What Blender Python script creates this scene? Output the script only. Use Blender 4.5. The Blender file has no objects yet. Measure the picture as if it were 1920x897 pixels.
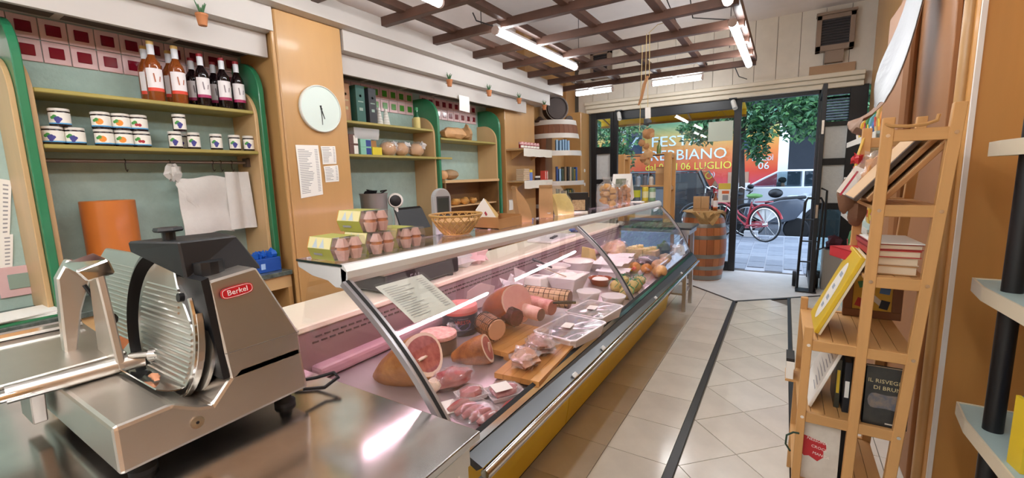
import bpy, bmesh, math, random
from mathutils import Vector, Matrix, Euler
from math import sin, cos, pi, radians
SC = bpy.context.scene
COL = SC.collection
R = random.Random(7)

# ---------------------------------------------------------------- camera
cam_d = bpy.data.cameras.new('camera'); cam = bpy.data.objects.new('camera', cam_d); COL.objects.link(cam)
cam_d.sensor_fit = 'HORIZONTAL'; cam_d.sensor_width = 36.0; cam_d.lens = 36.0 * 814.68 / 1920
cam_d.clip_start = 0.02; cam_d.clip_end = 200
PITCH, YAW, ROLL = -.142684, -.560682, -.0271815
_f = Vector((sin(YAW) * cos(PITCH), cos(YAW) * cos(PITCH), sin(PITCH)))
_r0 = Vector((cos(YAW), -sin(YAW), 0)); _u0 = _r0.cross(_f)
_r = _r0 * cos(ROLL) + _u0 * sin(ROLL); _u = _u0 * cos(ROLL) - _r0 * sin(ROLL)
cam.matrix_world = Matrix(((_r.x, _u.x, -_f.x, 0), (_r.y, _u.y, -_f.y, 0), (_r.z, _u.z, -_f.z, 1.55), (0, 0, 0, 1)))
SC.camera = cam
# ---------------------------------------------------------------- world, exposure
SC.view_settings.view_transform = 'Standard'; SC.view_settings.look = 'None'
SC.view_settings.exposure = 0.84; SC.view_settings.gamma = 1; SC.view_settings.use_curve_mapping = False
W = bpy.data.worlds.new('World'); SC.world = W; W.use_nodes = True
bg = W.node_tree.nodes['Background']; bg.inputs[0].default_value = (.60, .76, 1, 1); bg.inputs[1].default_value = 2.2
TUBE = 23.0      # ceiling tube emission
MEAT = 11.0       # display lamp emission

# ---------------------------------------------------------------- materials
def lin(c):
    if isinstance(c, str): c = tuple(int(c[i:i+2], 16) / 255 for i in (0, 2, 4))
    return tuple((x / 12.92 if x <= .04045 else ((x + .055) / 1.055) ** 2.4) for x in c)
MATS = {}
def P(name, c, rough=.5, metal=0.0, var=0.0, vs=6.0, bump=0.0, bs=60.0, coat=0.0, wood=None, trans=0.0, sss=0.0, c2=None, stretch=None, emit=None, estr=0, spec=.5):
    if name in MATS: return MATS[name]
    m = bpy.data.materials.new(name); m.use_nodes = True; nt = m.node_tree; N = nt.nodes; L = nt.links
    b = N['Principled BSDF']; col = lin(c)
    b.inputs['Base Color'].default_value = (*col, 1); b.inputs['Roughness'].default_value = rough; b.inputs['Metallic'].default_value = metal
    b.inputs['Coat Weight'].default_value = coat; b.inputs['Coat Roughness'].default_value = .1
    b.inputs['Specular IOR Level'].default_value = spec
    if trans: b.inputs['Transmission Weight'].default_value = trans
    if sss: b.inputs['Subsurface Weight'].default_value = sss; b.inputs['Subsurface Scale'].default_value = .01
    if emit: b.inputs['Emission Color'].default_value = (*lin(emit), 1); b.inputs['Emission Strength'].default_value = estr
    if var or bump or wood or c2:
        tc = N.new('ShaderNodeTexCoord'); mp = N.new('ShaderNodeMapping'); L.new(tc.outputs['Object'], mp.inputs[0])
        if wood: mp.inputs['Scale'].default_value = {'x': (.12, 1, 1), 'y': (1, .12, 1), 'z': (1, 1, .12)}[wood]
        if stretch: mp.inputs['Scale'].default_value = stretch
        if var or wood or c2:
            n = N.new('ShaderNodeTexNoise'); n.inputs['Scale'].default_value = vs; n.inputs['Detail'].default_value = 6; n.inputs['Roughness'].default_value = .62
            if wood: n.inputs['Distortion'].default_value = .6
            L.new(mp.outputs[0], n.inputs['Vector'])
            rp = N.new('ShaderNodeValToRGB'); rp.color_ramp.elements[0].position = .32; rp.color_ramp.elements[1].position = .68
            d = lin(c2) if c2 else tuple(x * (1 - var) for x in col)
            e = col if c2 else tuple(min(1, x * (1 + var * .5)) for x in col)
            rp.color_ramp.elements[0].color = (*d, 1); rp.color_ramp.elements[1].color = (*e, 1)
            L.new(n.outputs['Fac'], rp.inputs[0]); L.new(rp.outputs[0], b.inputs['Base Color'])
        if bump:
            n2 = N.new('ShaderNodeTexNoise'); n2.inputs['Scale'].default_value = bs; n2.inputs['Detail'].default_value = 3
            L.new(mp.outputs[0], n2.inputs['Vector'])
            bm_ = N.new('ShaderNodeBump'); bm_.inputs['Strength'].default_value = bump; bm_.inputs['Distance'].default_value = .01
            L.new(n2.outputs['Fac'], bm_.inputs['Height']); L.new(bm_.outputs[0], b.inputs['Normal'])
    MATS[name] = m; return m
def GLASS(name, tint=(.97, .99, .98), rough=0.0, refl=1.0, milky=0.0):
    if name in MATS: return MATS[name]
    m = bpy.data.materials.new(name); m.use_nodes = True; nt = m.node_tree; N = nt.nodes; L = nt.links
    N.remove(N['Principled BSDF']); out = N['Material Output']
    t = N.new('ShaderNodeBsdfTransparent'); t.inputs[0].default_value = (*tint, 1)
    g = N.new('ShaderNodeBsdfGlossy'); g.inputs['Roughness'].default_value = rough; g.inputs[0].default_value = (refl, refl, refl, 1)
    lw = N.new('ShaderNodeFresnel'); 
    ge = N.new('ShaderNodeNewGeometry'); ma = N.new('ShaderNodeMath'); ma.operation = 'MULTIPLY_ADD'; ma.inputs[1].default_value = 1 / 1.42 - 1.42; ma.inputs[2].default_value = 1.42
    L.new(ge.outputs['Backfacing'], ma.inputs[0]); L.new(ma.outputs[0], lw.inputs[0])
    mx = N.new('ShaderNodeMixShader'); L.new(lw.outputs[0], mx.inputs[0]); L.new(t.outputs[0], mx.inputs[1]); L.new(g.outputs[0], mx.inputs[2])
    last = mx
    if milky:
        d = N.new('ShaderNodeBsdfDiffuse'); d.inputs[0].default_value = (.9, .9, .9, 1)
        m2 = N.new('ShaderNodeMixShader'); m2.inputs[0].default_value = milky
        L.new(mx.outputs[0], m2.inputs[1]); L.new(d.outputs[0], m2.inputs[2]); last = m2
    L.new(last.outputs[0], out.inputs[0]); MATS[name] = m; return m
def EMIT(name, c, s):
    if name in MATS: return MATS[name]
    m = bpy.data.materials.new(name); m.use_nodes = True; nt = m.node_tree; N = nt.nodes
    N.remove(N['Principled BSDF']); e = N.new('ShaderNodeEmission'); e.inputs[0].default_value = (*c, 1); e.inputs[1].default_value = s
    nt.links.new(e.outputs[0], N['Material Output'].inputs[0]); MATS[name] = m; return m

# ---------------------------------------------------------------- mesh builder
OFF = {}
class MB:
    def __init__(s, *mats): s.v = []; s.f = []; s.mi = []; s.mats = list(mats); s.c = 0
    def use(s, m):
        if m not in s.mats: s.mats.append(m)
        s.c = s.mats.index(m); return s
    def add(s, vs, fs, mt=None):
        o = len(s.v)
        if mt is not None: vs = [mt @ Vector(p) for p in vs]
        s.v += [tuple(p) for p in vs]; s.f += [tuple(i + o for i in f) for f in fs]; s.mi += [s.c] * len(fs); return s
    def box(s, x0, x1, y0, y1, z0, z1, mt=None):
        vs = [(x, y, z) for z in (z0, z1) for y in (y0, y1) for x in (x0, x1)]
        return s.add(vs, [(0, 2, 3, 1), (4, 5, 7, 6), (0, 1, 5, 4), (2, 6, 7, 3), (0, 4, 6, 2), (1, 3, 7, 5)], mt)
    def cbox(s, c, size, rx=0, ry=0, rz=0):
        a, b, d = (x / 2 for x in size)
        return s.box(-a, a, -b, b, -d, d, Matrix.Translation(c) @ Euler((rx, ry, rz)).to_matrix().to_4x4())
    def cyl(s, p0, p1, r0, r1=None, n=14, caps=True):
        if r1 is None: r1 = r0
        p0 = Vector(p0); p1 = Vector(p1); d = (p1 - p0).normalized()
        a = d.orthogonal().normalized(); b = d.cross(a); vs = []
        for p, r in ((p0, r0), (p1, r1)):
            for i in range(n): t = 2 * pi * i / n; vs.append(p + (a * cos(t) + b * sin(t)) * r)
        fs = [(i, (i + 1) % n, n + (i + 1) % n, n + i) for i in range(n)]
        if caps: fs += [tuple(range(n))[::-1], tuple(range(n, 2 * n))]
        return s.add(vs, fs)
    def lathe(s, prof, c=(0, 0, 0), n=20, mt=None, a0=0, a1=2 * pi):
        full = abs(a1 - a0 - 2 * pi) < 1e-6; k = n if full else n + 1; vs = []
        for r, z in prof:
            for i in range(k): t = a0 + (a1 - a0) * i / n; vs.append((c[0] + r * cos(t), c[1] + r * sin(t), c[2] + z))
        fs = []
        for j in range(len(prof) - 1):
            for i in range(n):
                i2 = (i + 1) % k; fs.append((j * k + i, j * k + i2, (j + 1) * k + i2, (j + 1) * k + i))
        if full:
            if prof[0][0] > 1e-4: fs.append(tuple(range(k))[::-1])
            if prof[-1][0] > 1e-4: fs.append(tuple((len(prof) - 1) * k + i for i in range(k)))
        return s.add(vs, fs, mt)
    def tube(s, pts, r, n=6, closed=False):
        pts = [Vector(p) for p in pts]; m = len(pts); vs = []; up = None
        for i, p in enumerate(pts):
            if closed: d = (pts[(i + 1) % m] - pts[i - 1]).normalized()
            else: d = (pts[min(i + 1, m - 1)] - pts[max(i - 1, 0)]).normalized()
            if up is None: up = d.orthogonal().normalized()
            a = (up - d * up.dot(d))
            a = a.normalized() if a.length > 1e-5 else d.orthogonal().normalized()
            up = a; b = d.cross(a); rr = r[i] if isinstance(r, (list, tuple)) else r
            for k in range(n): t = 2 * pi * k / n; vs.append(p + (a * cos(t) + b * sin(t)) * rr)
        fs = []
        for i in range(m if closed else m - 1):
            j = (i + 1) % m
            for k in range(n): k2 = (k + 1) % n; fs.append((i * n + k, i * n + k2, j * n + k2, j * n + k))
        if not closed: fs += [tuple(range(n))[::-1], tuple((m - 1) * n + k for k in range(n))]
        return s.add(vs, fs)
    def prism(s, poly, ax, a, b, mt=None):
        # poly in (y,z) for x ; (x,z) for y ; (x,y) for z
        mk = {'x': lambda u, v, w: (w, u, v), 'y': lambda u, v, w: (u, w, v), 'z': lambda u, v, w: (u, v, w)}[ax]
        n = len(poly); vs = [mk(u, v, a) for u, v in poly] + [mk(u, v, b) for u, v in poly]
        fs = [tuple(range(n))[::-1], tuple(range(n, 2 * n))] + [(i, (i + 1) % n, n + (i + 1) % n, n + i) for i in range(n)]
        return s.add(vs, fs, mt)
    def loft(s, secs, closed=True, caps=True):
        n = len(secs[0]); vs = [p for q in secs for p in q]; fs = []
        for j in range(len(secs) - 1):
            for i in range(n if closed else n - 1):
                i2 = (i + 1) % n; fs.append((j * n + i, j * n + i2, (j + 1) * n + i2, (j + 1) * n + i))
        if closed and caps: fs += [tuple(range(n))[::-1], tuple((len(secs) - 1) * n + i for i in range(n))]
        return s.add(vs, fs)
    def grid(s, fn, nu, nv):
        vs = [fn(i / nu, j / nv) for j in range(nv + 1) for i in range(nu + 1)]
        k = nu + 1
        return s.add(vs, [(j * k + i, j * k + i + 1, (j + 1) * k + i + 1, (j + 1) * k + i) for j in range(nv) for i in range(nu)])
    def sheet(s, fn, nu, nv, th=.002):
        o = len(s.v); s.grid(fn, nu, nv); k = nu + 1; cnt = k * (nv + 1)
        def nor(i, j):
            i0, i1 = max(i - 1, 0), min(i + 1, nu); j0, j1 = max(j - 1, 0), min(j + 1, nv)
            a = Vector(s.v[o + j * k + i1]) - Vector(s.v[o + j * k + i0]); b = Vector(s.v[o + j1 * k + i]) - Vector(s.v[o + j0 * k + i])
            q = a.cross(b); return q.normalized() if q.length > 1e-9 else Vector((0, 0, 1))
        vs = [tuple(Vector(s.v[o + j * k + i]) - nor(i, j) * th) for j in range(nv + 1) for i in range(nu + 1)]
        s.v += vs
        for j in range(nv):
            for i in range(nu):
                s.f.append((o + cnt + j * k + i, o + cnt + (j + 1) * k + i, o + cnt + (j + 1) * k + i + 1, o + cnt + j * k + i + 1)); s.mi.append(s.c)
        ring = [j for j in range(k)] + [j * k + nu for j in range(1, nv + 1)] + [nv * k + i for i in range(nu - 1, -1, -1)] + [j * k for j in range(nv - 1, 0, -1)]
        for a, b in zip(ring, ring[1:] + ring[:1]):
            s.f.append((o + b, o + a, o + cnt + a, o + cnt + b)); s.mi.append(s.c)
        return s
    def blob(s, c, rad, nu=14, nv=9, amp=0.0, fr=3.0, seed=0, mt=None, flat=None):
        rr = random.Random(seed); ph = [rr.uniform(0, 6.28) for _ in range(6)]; vs = []; fs = []
        def P_(th, fi):
            d = Vector((sin(fi) * cos(th), sin(fi) * sin(th), cos(fi)))
            k = 1 + amp * (sin(fr * d.x * 2 + ph[0]) * sin(fr * d.y * 2 + ph[1]) + .6 * sin(fr * 3 * d.z + ph[2] + 2 * d.x) + .5 * sin(fr * 4 * d.y + ph[3] + 3 * d.z))
            z = d.z * rad[2] * k
            if flat is not None: z = max(z, -flat)
            return Vector((c[0] + d.x * rad[0] * k, c[1] + d.y * rad[1] * k, c[2] + z)) if mt is None else Vector(c) + mt @ Vector((d.x * rad[0] * k, d.y * rad[1] * k, z))
        vs.append(P_(0, 0))
        for j in range(1, nv):
            for i in range(nu): vs.append(P_(2 * pi * i / nu, pi * j / nv))
        vs.append(P_(0, pi)); last = len(vs) - 1
        for i in range(nu): fs.append((0, 1 + i, 1 + (i + 1) % nu)); fs.append((last, 1 + (nv - 2) * nu + (i + 1) % nu, 1 + (nv - 2) * nu + i))
        for j in range(nv - 2):
            for i in range(nu):
                a = 1 + j * nu; fs.append((a + i, a + nu + i, a + nu + (i + 1) % nu, a + (i + 1) % nu))
        return s.add(vs, fs)
    def obj(s, name, parent=None, smooth=None, bevel=0, seg=1, origin=None):
        me = bpy.data.meshes.new(name)
        off = Vector((0, 0, 0))
        if parent is not None: off = OFF.get(parent, off)
        elif origin is not None: off = Vector(origin)
        me.from_pydata([tuple(Vector(p) - off) for p in s.v], [], s.f)
        for m in s.mats: me.materials.append(m)
        if len(s.mats) > 1: me.polygons.foreach_set('material_index', s.mi)
        bm = bmesh.new(); bm.from_mesh(me); bmesh.ops.recalc_face_normals(bm, faces=bm.faces)
        if bevel:
            es = [e for e in bm.edges if len(e.link_faces) == 2 and e.calc_face_angle(0) > .5]
            bmesh.ops.bevel(bm, geom=es, offset=bevel, segments=seg, affect='EDGES', clamp_overlap=True, profile=.5)
        bm.to_mesh(me); bm.free()
        if smooth:
            me.polygons.foreach_set('use_smooth', [True] * len(me.polygons)); me.set_sharp_from_angle(angle=radians(smooth if smooth is not True else 40))
        o = bpy.data.objects.new(name, me); COL.objects.link(o)
        if parent is not None: o.parent = parent; OFF[o] = off
        elif origin is not None: o.location = off; OFF[o] = off
        return o
    def top(s, name, label, cat, group=None, **k):
        xs = [p[0] for p in s.v]; ys = [p[1] for p in s.v]; zs = min(p[2] for p in s.v)
        o = s.obj(name, origin=((min(xs) + max(xs)) / 2, (min(ys) + max(ys)) / 2, zs), **k)
        tag(o, label, cat, group); return o
def tag(o, label, cat, group=None):
    o['label'] = label; o['category'] = cat
    if group: o['group'] = group
    return o
def thing(name, label, cat, loc=(0, 0, 0), rz=0, group=None, world=False):
    o = bpy.data.objects.new(name, None); COL.objects.link(o); o.empty_display_size = .05
    o.location = loc; o.rotation_euler = (0, 0, rz); tag(o, label, cat, group)
    if world: OFF[o] = Vector(loc)
    return o
def wthing(name, label, cat, loc, group=None): return thing(name, label, cat, loc, 0, group, True)
def struct(o): o['kind'] = 'structure'; return o
def kids(o): return [x for x in CHILD.get(o, [])]
def dup(root, loc, rz=None, label=None, rot=None, scale=None):
    def cp(o, par):
        c = o.copy(); COL.objects.link(c)
        if par is not None: c.parent = par
        for ch in list(o.children): cp(ch, c)
        return c
    r = cp(root, None); r.location = loc
    if rz is not None: r.rotation_euler = (0, 0, rz)
    if rot is not None: r.rotation_euler = rot
    if scale: r.scale = (scale,) * 3
    if label: r['label'] = label
    return r
def inst(o, loc, rot=(0, 0, 0), parent=None):
    c = o.copy(); COL.objects.link(c); c.parent = parent if parent is not None else o.parent; c.location = loc; c.rotation_euler = rot; return c
def text(s, size, mat, name, parent, mt, ext=.0006, align='CENTER', sx=1.0):
    cu = bpy.data.curves.new('lettering', 'FONT'); cu.body = s; cu.size = size; cu.extrude = ext; cu.align_x = align; cu.align_y = 'CENTER'; cu.resolution_u = 2
    to = bpy.data.objects.new('lettering_source', cu); COL.objects.link(to)
    dg = bpy.context.evaluated_depsgraph_get(); me = bpy.data.meshes.new_from_object(to.evaluated_get(dg)); bpy.data.objects.remove(to)
    off = OFF.get(parent, Vector((0, 0, 0))) if parent is not None else Vector((0, 0, 0))
    me.transform(Matrix.Translation(-off) @ mt @ Matrix.Diagonal((sx, 1, 1, 1))); me.materials.clear(); me.materials.append(mat)
    o = bpy.data.objects.new(name, me); COL.objects.link(o); o.parent = parent; OFF[o] = off; return o
def frame(o, xdir, ydir):
    # matrix whose local x,y (text plane) map on xdir,ydir at o
    x = Vector(xdir).normalized(); y = Vector(ydir); y = (y - x * y.dot(x)).normalized(); z = x.cross(y)
    return Matrix(((x.x, y.x, z.x, o[0]), (x.y, y.y, z.y, o[1]), (x.z, y.z, z.z, o[2]), (0, 0, 0, 1)))

# palette
WOODP = P('plywood', 'c2965f', .38, var=.13, vs=2.2, wood='z', coat=.25)
WOODPY = P('plywood_y', 'd6b07c', .4, var=.14, vs=3, wood='y', coat=.2)
WOODS = P('shelf_board', 'a99a52', .45, var=.2, vs=6, wood='y')
WOODI = P('pale_ply', 'cda97a', .45, var=.12, vs=3, wood='z', coat=.1)
PINE = P('pine', 'cb9a60', .5, var=.2, vs=5, wood='z')
PINEX = P('pine_x', 'cb9a60', .5, var=.2, vs=5, wood='x')
PINEY = P('pine_y', 'cb9a60', .5, var=.2, vs=5, wood='y')
GREEN = P('green_lacquer', '2b7a53', .3, var=.1, vs=8, coat=.3)
TEAL = P('teal_wall', 'a6bfb7', .75, var=.08, vs=14, bump=.35, bs=55)
WHITE = P('white_paint', 'e9e4dd', .5, var=.03, vs=4)
CEIL = P('ceiling_paint', 'e6dfdc', .8, var=.06, vs=2)
CLAD = P('cladding_paint', 'e2dcd0', .6, var=.08, vs=3)
BATTEN = P('dark_batten', '583c30', .5, var=.3, vs=5)
STEEL = P('brushed_steel', 'd2cec8', .33, 1.0, var=.06, vs=5)
STEEL2 = P('satin_steel', 'c4bfb8', .36, 1.0, var=.06, vs=4)
CHROME = P('polished_steel', 'd8d6d2', .1, 1.0)
ALU = P('anodised_rail', 'dcdfdf', .42, .35)
GREY = P('grey_plastic', '9a9fa4', .45)
DGREY = P('dark_grey', '45474a', .5)
BLACK = P('black_plastic', '17171a', .42)
BLACKM = P('black_metal', '16181c', .4)
RUB = P('black_rubber', '0e0e0f', .7)
CREAM = P('cream_laminate', 'ece3cd', .35)
YEL = P('yellow_panel', 'ecc62c', .35, var=.05, vs=3)
CLEAR = GLASS('clear_glass'); CASEG = GLASS('case_glass', (.985, .985, .985))
FILM = GLASS('plastic_film', (.97, .96, .97), .12, 1.0, .1)
MILK = GLASS('milky_film', (.97, .96, .97), .2, 1.0, .55)
PAPER = P('white_paper', 'eeece6', .7)
INK = P('ink', '9a9a9e', .7)
KRAFT = P('kraft_paper', 'b78f63', .75, var=.1, vs=8)
CARD = P('cardboard', 'a97a4a', .8, var=.08, vs=4)
PINK = P('pink_tile', 'dcb9ba', .25, var=.05, vs=5, coat=.3)
REDT = P('red_glaze', '7e1228', .12, coat=.6); GRNT = P('green_glaze', '4f9a34', .12, coat=.6)
# ================================================================ SETTING
XL, XR, YF, YB, ZC = -3.45, .90, 7.45, -2.6, 3.66
GROUT = P('grout', '6d665c', .9)
TILE = P('floor_tile', 'ddd6ca', .2, var=.1, vs=3, coat=.2)
TILE2 = P('floor_tile_b', 'd8d0c4', .22, var=.12, vs=2.5, coat=.2)
INLAY = P('black_inlay', '231e1d', .35)
SLABM = P('entrance_slab', 'dddbd8', .35, var=.08, vs=5)
floor = struct(MB(GROUT).box(XL - .1, 1.7, YB - .1, YF + .12, -.12, -.012).obj('floor'))
def clip(poly, a, b, c):          # keep a*x+b*y<=c
    out = []
    for i, p in enumerate(poly):
        q = poly[(i + 1) % len(poly)]; dp = a * p[0] + b * p[1] - c; dq = a * q[0] + b * q[1] - c
        if dp <= 0: out.append(p)
        if dp * dq < 0: t = dp / (dp - dq); out.append((p[0] + t * (q[0] - p[0]), p[1] + t * (q[1] - p[1])))
    return out
# diagonal edge of the entrance slab: (-1.5,6.72)-(-.44,5.66) and (-.44,5.66)-(.9,6.75)
def under_diag(poly, m=.02):
    cx = sum(p[0] for p in poly) / max(1, len(poly)); n = (-1.09, 1.34)
    return clip(poly, 1, 1, 5.22 - m) if cx < -.44 else clip(poly, n[0], n[1], n[0] * -.44 + n[1] * 5.66 - m)
def tile(poly, mat):
    if len(poly) < 3: return
    ar = abs(sum(poly[i][0] * poly[(i + 1) % len(poly)][1] - poly[(i + 1) % len(poly)][0] * poly[i][1] for i in range(len(poly)))) / 2
    if ar < .002: return
    cx = sum(p[0] for p in poly) / len(poly); cy = sum(p[1] for p in poly) / len(poly)
    m = MB(mat).prism([(p[0] - cx, p[1] - cy) for p in poly], 'z', -.012, R.uniform(-.0006, .0004))
    o = m.obj('tile', floor); o.location = (cx, cy, 0)
g = .002
def sq(x0, x1, y0, y1): return [(x0 + g, y0 + g), (x1 - g, y0 + g), (x1 - g, y1 - g), (x0 + g, y1 - g)]
cols = [-1.99, -1.69, -1.39, -1.09, -.79, -.455]
for a, b in zip(cols, cols[1:]):
    for k in range(-2, 14):
        y0 = 2.225 + .378 * k
        if b < -1.05 and y0 < 4.0: continue
        p = sq(a, b, y0, y0 + .378)
        if a > -.8: p = clip(p, 1, 0, -.46)
        tile(under_diag(p), TILE if (k + int(a * 10)) % 3 else TILE2)
for i in range(-1, 2):
    for k in range(-2, 20):
        cx = -.15 + .25 * (i if k % 2 == 0 else 0) ; cx = -.15 + (0 if k % 2 else .25) + .5 * (i) - (0 if k % 2 else 0)
        cy = 1.0 + .25 * k
        p = [(cx, cy - .247), (cx + .247, cy), (cx, cy + .247), (cx - .247, cy)]
        p = clip(clip(p, -1, 0, .404), 1, 0, .098)
        if len(p) >= 3: tile(under_diag(p), TILE2 if (i + k) % 3 else TILE)
for a, b in ((.132, .51), (.51, .88)):
    for k in range(-2, 14):
        y0 = 2.1 + .378 * k; tile(under_diag(sq(a, b, y0, y0 + .378)), TILE)
# simple tiled strip behind the camera and beside the counter (plain slabs of the same tile)
MB(TILE).box(XL, -1.995, YB, 6.75, -.012, -.001).box(-1.99, .88, YB, 1.2, -.012, -.0012).box(-1.99, -1.1, 1.2, 4.1, -.012, -.0012).obj('tile_field', floor)['kind'] = 'stuff'
MB(INLAY).prism([(-.455, 1.2), (-.408, 1.2), (-.425, 5.66), (-.46, 5.68)], 'z', -.012, .0005).obj('inlay_strip', floor)
MB(INLAY).prism([(.102, 1.2), (.130, 1.2), (.125, 6.12), (.098, 6.1)], 'z', -.012, .0005).obj('inlay_strip', floor)
MB(INLAY).prism([(-1.5, 6.70), (-.46, 5.66), (-.44, 5.69), (-1.5, 6.74)], 'z', -.012, .0007).obj('inlay_strip', floor)
MB(INLAY).prism([(-.46, 5.66), (-.43, 5.64), (.88, 6.70), (.88, 6.74), (-.44, 5.69)], 'z', -.012, .0006).obj('inlay_strip', floor)
MB(SLABM).prism([(-3.4, 7.5), (-3.4, 6.76), (-1.5, 6.745), (-.44, 5.70), (.88, 6.75), (.88, 7.5)], 'z', -.012, .001).obj('entrance_slab', floor)

WALLW = P('wall_cream', 'e6e2da', .8)
wall_left = struct(MB(TEAL).box(XL - .1, XL, YB, YF + .1, 0, ZC).obj('wall_left'))
struct(MB(CEIL).box(XL, XL + .012, YB, 5.73, 2.866, ZC).obj('wall_upper_left'))
wall_right = struct(MB(P('wood_cladding', 'c08c54', .45, var=.12, vs=2, wood='z', coat=.1)).box(XR, XR + .1, YB, YF + .1, 0, ZC).obj('wall_right'))
wall_back = struct(MB(WALLW).box(XL - .1, XR + .1, YB - .1, YB, 0, ZC).obj('wall_back'))
ceiling = struct(MB(CEIL).box(XL - .1, XR + .1, YB - .1, YF + .1, ZC, ZC + .1).obj('ceiling'))
# front wall above the shopfront: vertical cladding boards
wall_front = struct(MB(P('wall_backing', '6f685c', .8)).box(XL, XR, YF + .02, YF + .1, 2.62, ZC).box(XL, -2.98, YF + .02, YF + .1, 0, 2.62).obj('wall_front'))
n = 15; wdt = (XR + 3.2) / n
for i in range(n):
    x0 = -3.2 + wdt * i
    MB(CLAD).box(x0 + .003, x0 + wdt - .003, YF - R.uniform(.0, .004), YF + .02, 2.62, ZC).obj('cladding_board', wall_front)
# stepped cream trims above the shopfront
for i, (z0, z1, d) in enumerate(((2.60, 2.665, .10), (2.668, 2.725, .14), (2.728, 2.785, .17))):
    struct(MB(P('trim_cream', 'd9d0bd', .5)).box(-3.02, .80, YF - d, YF, z0, z1).obj('trim_%d' % (i + 1), bevel=.008))

# ---- shopfront
def pane(x0, x1, z0, z1, y, parent, mat=CLEAR, name='pane', t=.006): return MB(mat).box(x0, x1, y - t / 2, y + t / 2, z0, z1).obj(name, parent)
w1 = struct(MB(BLACKM).box(-2.54, -2.48, YF - .03, YF + .05, 0, 2.6).box(-.695, -.60, YF - .03, YF + .05, 0, 2.6)
            .box(-2.48, -.695, YF - .03, YF + .05, 2.46, 2.6).box(-2.48, -.695, YF - .03, YF + .05, 0, .14).obj('window_1', bevel=.004))
pane(-2.48, -.695, .14, 2.46, YF + .01, w1)
w2 = struct(MB(BLACKM).box(-2.95, -2.86, YF - .04, YF + .05, 0, 2.6).box(-2.60, -2.54, YF - .04, YF + .05, 0, 2.6)
            .box(-2.86, -2.60, YF - .04, YF + .05, 2.50, 2.6).box(-2.86, -2.60, YF - .04, YF + .05, 1.90, 2.02)
            .box(-2.86, -2.60, YF - .04, YF + .05, 1.38, 1.46).box(-2.86, -2.60, YF - .04, YF + .05, 0, .5).obj('window_2', bevel=.004))
pane(-2.86, -2.60, 2.02, 2.50, YF + .01, w2)
FROST = P('frosted_pane', 'd7dadb', .3, var=.06, vs=20, bump=.3, bs=40)
pane(-2.86, -2.60, 1.46, 1.90, YF + .01, w2, FROST); pane(-2.86, -2.60, .5, 1.38, YF + .01, w2, FROST)
d1 = struct(MB(BLACKM).box(-.60, .36, YF - .03, YF + .05, 2.55, 2.62).box(.33, .385, YF - .03, YF + .05, 0, 2.62).obj('door_1', bevel=.004))
# open leaf swung inwards
def leaf(): 
    a = Vector((.36, 7.42, 0)); b = Vector((.345, 6.42, 0)); d = (b - a).normalized(); nn = Vector((d.y, -d.x, 0))
    def bx(m, s0, s1, z0, z1, t=.022):
        ps = [a + d * s0 + nn * t, a + d * s1 + nn * t, a + d * s1 - nn * t, a + d * s0 - nn * t]; m.prism([(p.x, p.y) for p in ps], 'z', z0, z1)
    o = struct(MB(BLACKM).obj('door_2')) if False else None
    m = MB(BLACKM); bx(m, 0, .07, .02, 2.53); bx(m, .93, 1.0, .02, 2.53); bx(m, .07, .93, 2.45, 2.53); bx(m, .07, .93, .02, .12)
    o = struct(m.obj('door_2', bevel=.003))
    m = MB(CLEAR); bx(m, .07, .93, .12, 2.45, .003); m.obj('pane', o)
    m = MB(BLACKM); m.tube([a + d * .95 - nn * .03 + Vector((0, 0, .55)), a + d * .95 - nn * .09 + Vector((0, 0, .58)), a + d * .95 - nn * .09 + Vector((0, 0, 1.28)), a + d * .95 - nn * .03 + Vector((0, 0, 1.31))], .012, 8); m.obj('door_handle', o, smooth=True)
    m = MB(CHROME)
    for z in (.95, 1.95): bx(m, .985, 1.003, z, z + .16, .012)
    m.obj('lock_plate', o)
leaf()
# shuttered black panel to the right of the door
sp = struct(MB(BLACKM).box(.385, .42, YF - .04, YF + .05, 0, 2.62).box(.67, .86, YF - .04, YF + .05, 0, 2.62)
            .box(.42, .67, YF - .04, YF + .05, 2.52, 2.62).box(.42, .67, YF - .04, YF + .05, 2.11, 2.17).box(.42, .67, YF - .04, YF + .05, 1.59, 1.68).box(.42, .67, YF - .04, YF + .05, .98, 1.07).box(.42, .67, YF - .04, YF + .05, 0, .1).obj('window_3', bevel=.003))
for i in range(9): MB(BLACKM).cbox((.545, YF, 2.2 + .036 * i), (.25, .05, .008), rx=.6).obj('slat', sp)
for z0, z1 in ((1.68, 2.11), (1.07, 1.59)): pane(.42, .67, z0, z1, YF, sp, FROST)
pane(.42, .67, .1, .98, YF, sp, GLASS('green_tint', (.75, .86, .84)))

# ---- wood corner boards at the front left, with round white cut-outs
m = MB(WOODP).box(-3.45, -2.985, 7.05, 7.42, 0, 2.60).box(-3.45, -3.25, 7.05, 7.42, 2.60, ZC); wp = struct(m.obj('wood_pillar_front', bevel=.01))
for z in (1.12, 1.38, 1.62): MB(WHITE).cyl((-2.985, 7.2, z), (-2.98, 7.2, z), .03, n=12).obj('white_disc', wp)
struct(MB(WOODP).box(-3.45, -3.15, 4.92, 5.72, 0, 2.75).obj('wall_panel_left', bevel=.006))
struct(MB(WOODP).box(-3.45, -3.30, 5.74, 7.04, 0, ZC).obj('wall_panel_left', bevel=.006))
MB(P('wood_dado', 'bf8549', .45, var=.14, vs=2, wood='z'))
# wood pillar carrying the clock
pil = struct(MB(WOODP).box(-3.45, -2.97, 1.80, 2.325, 0, 2.715).obj('wood_pillar', bevel=.008))
MB(WOODP).cyl((-2.985, 1.785, 0), (-2.985, 1.785, 2.7), .014, n=8).obj('edge_moulding', pil, smooth=True)
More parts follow.
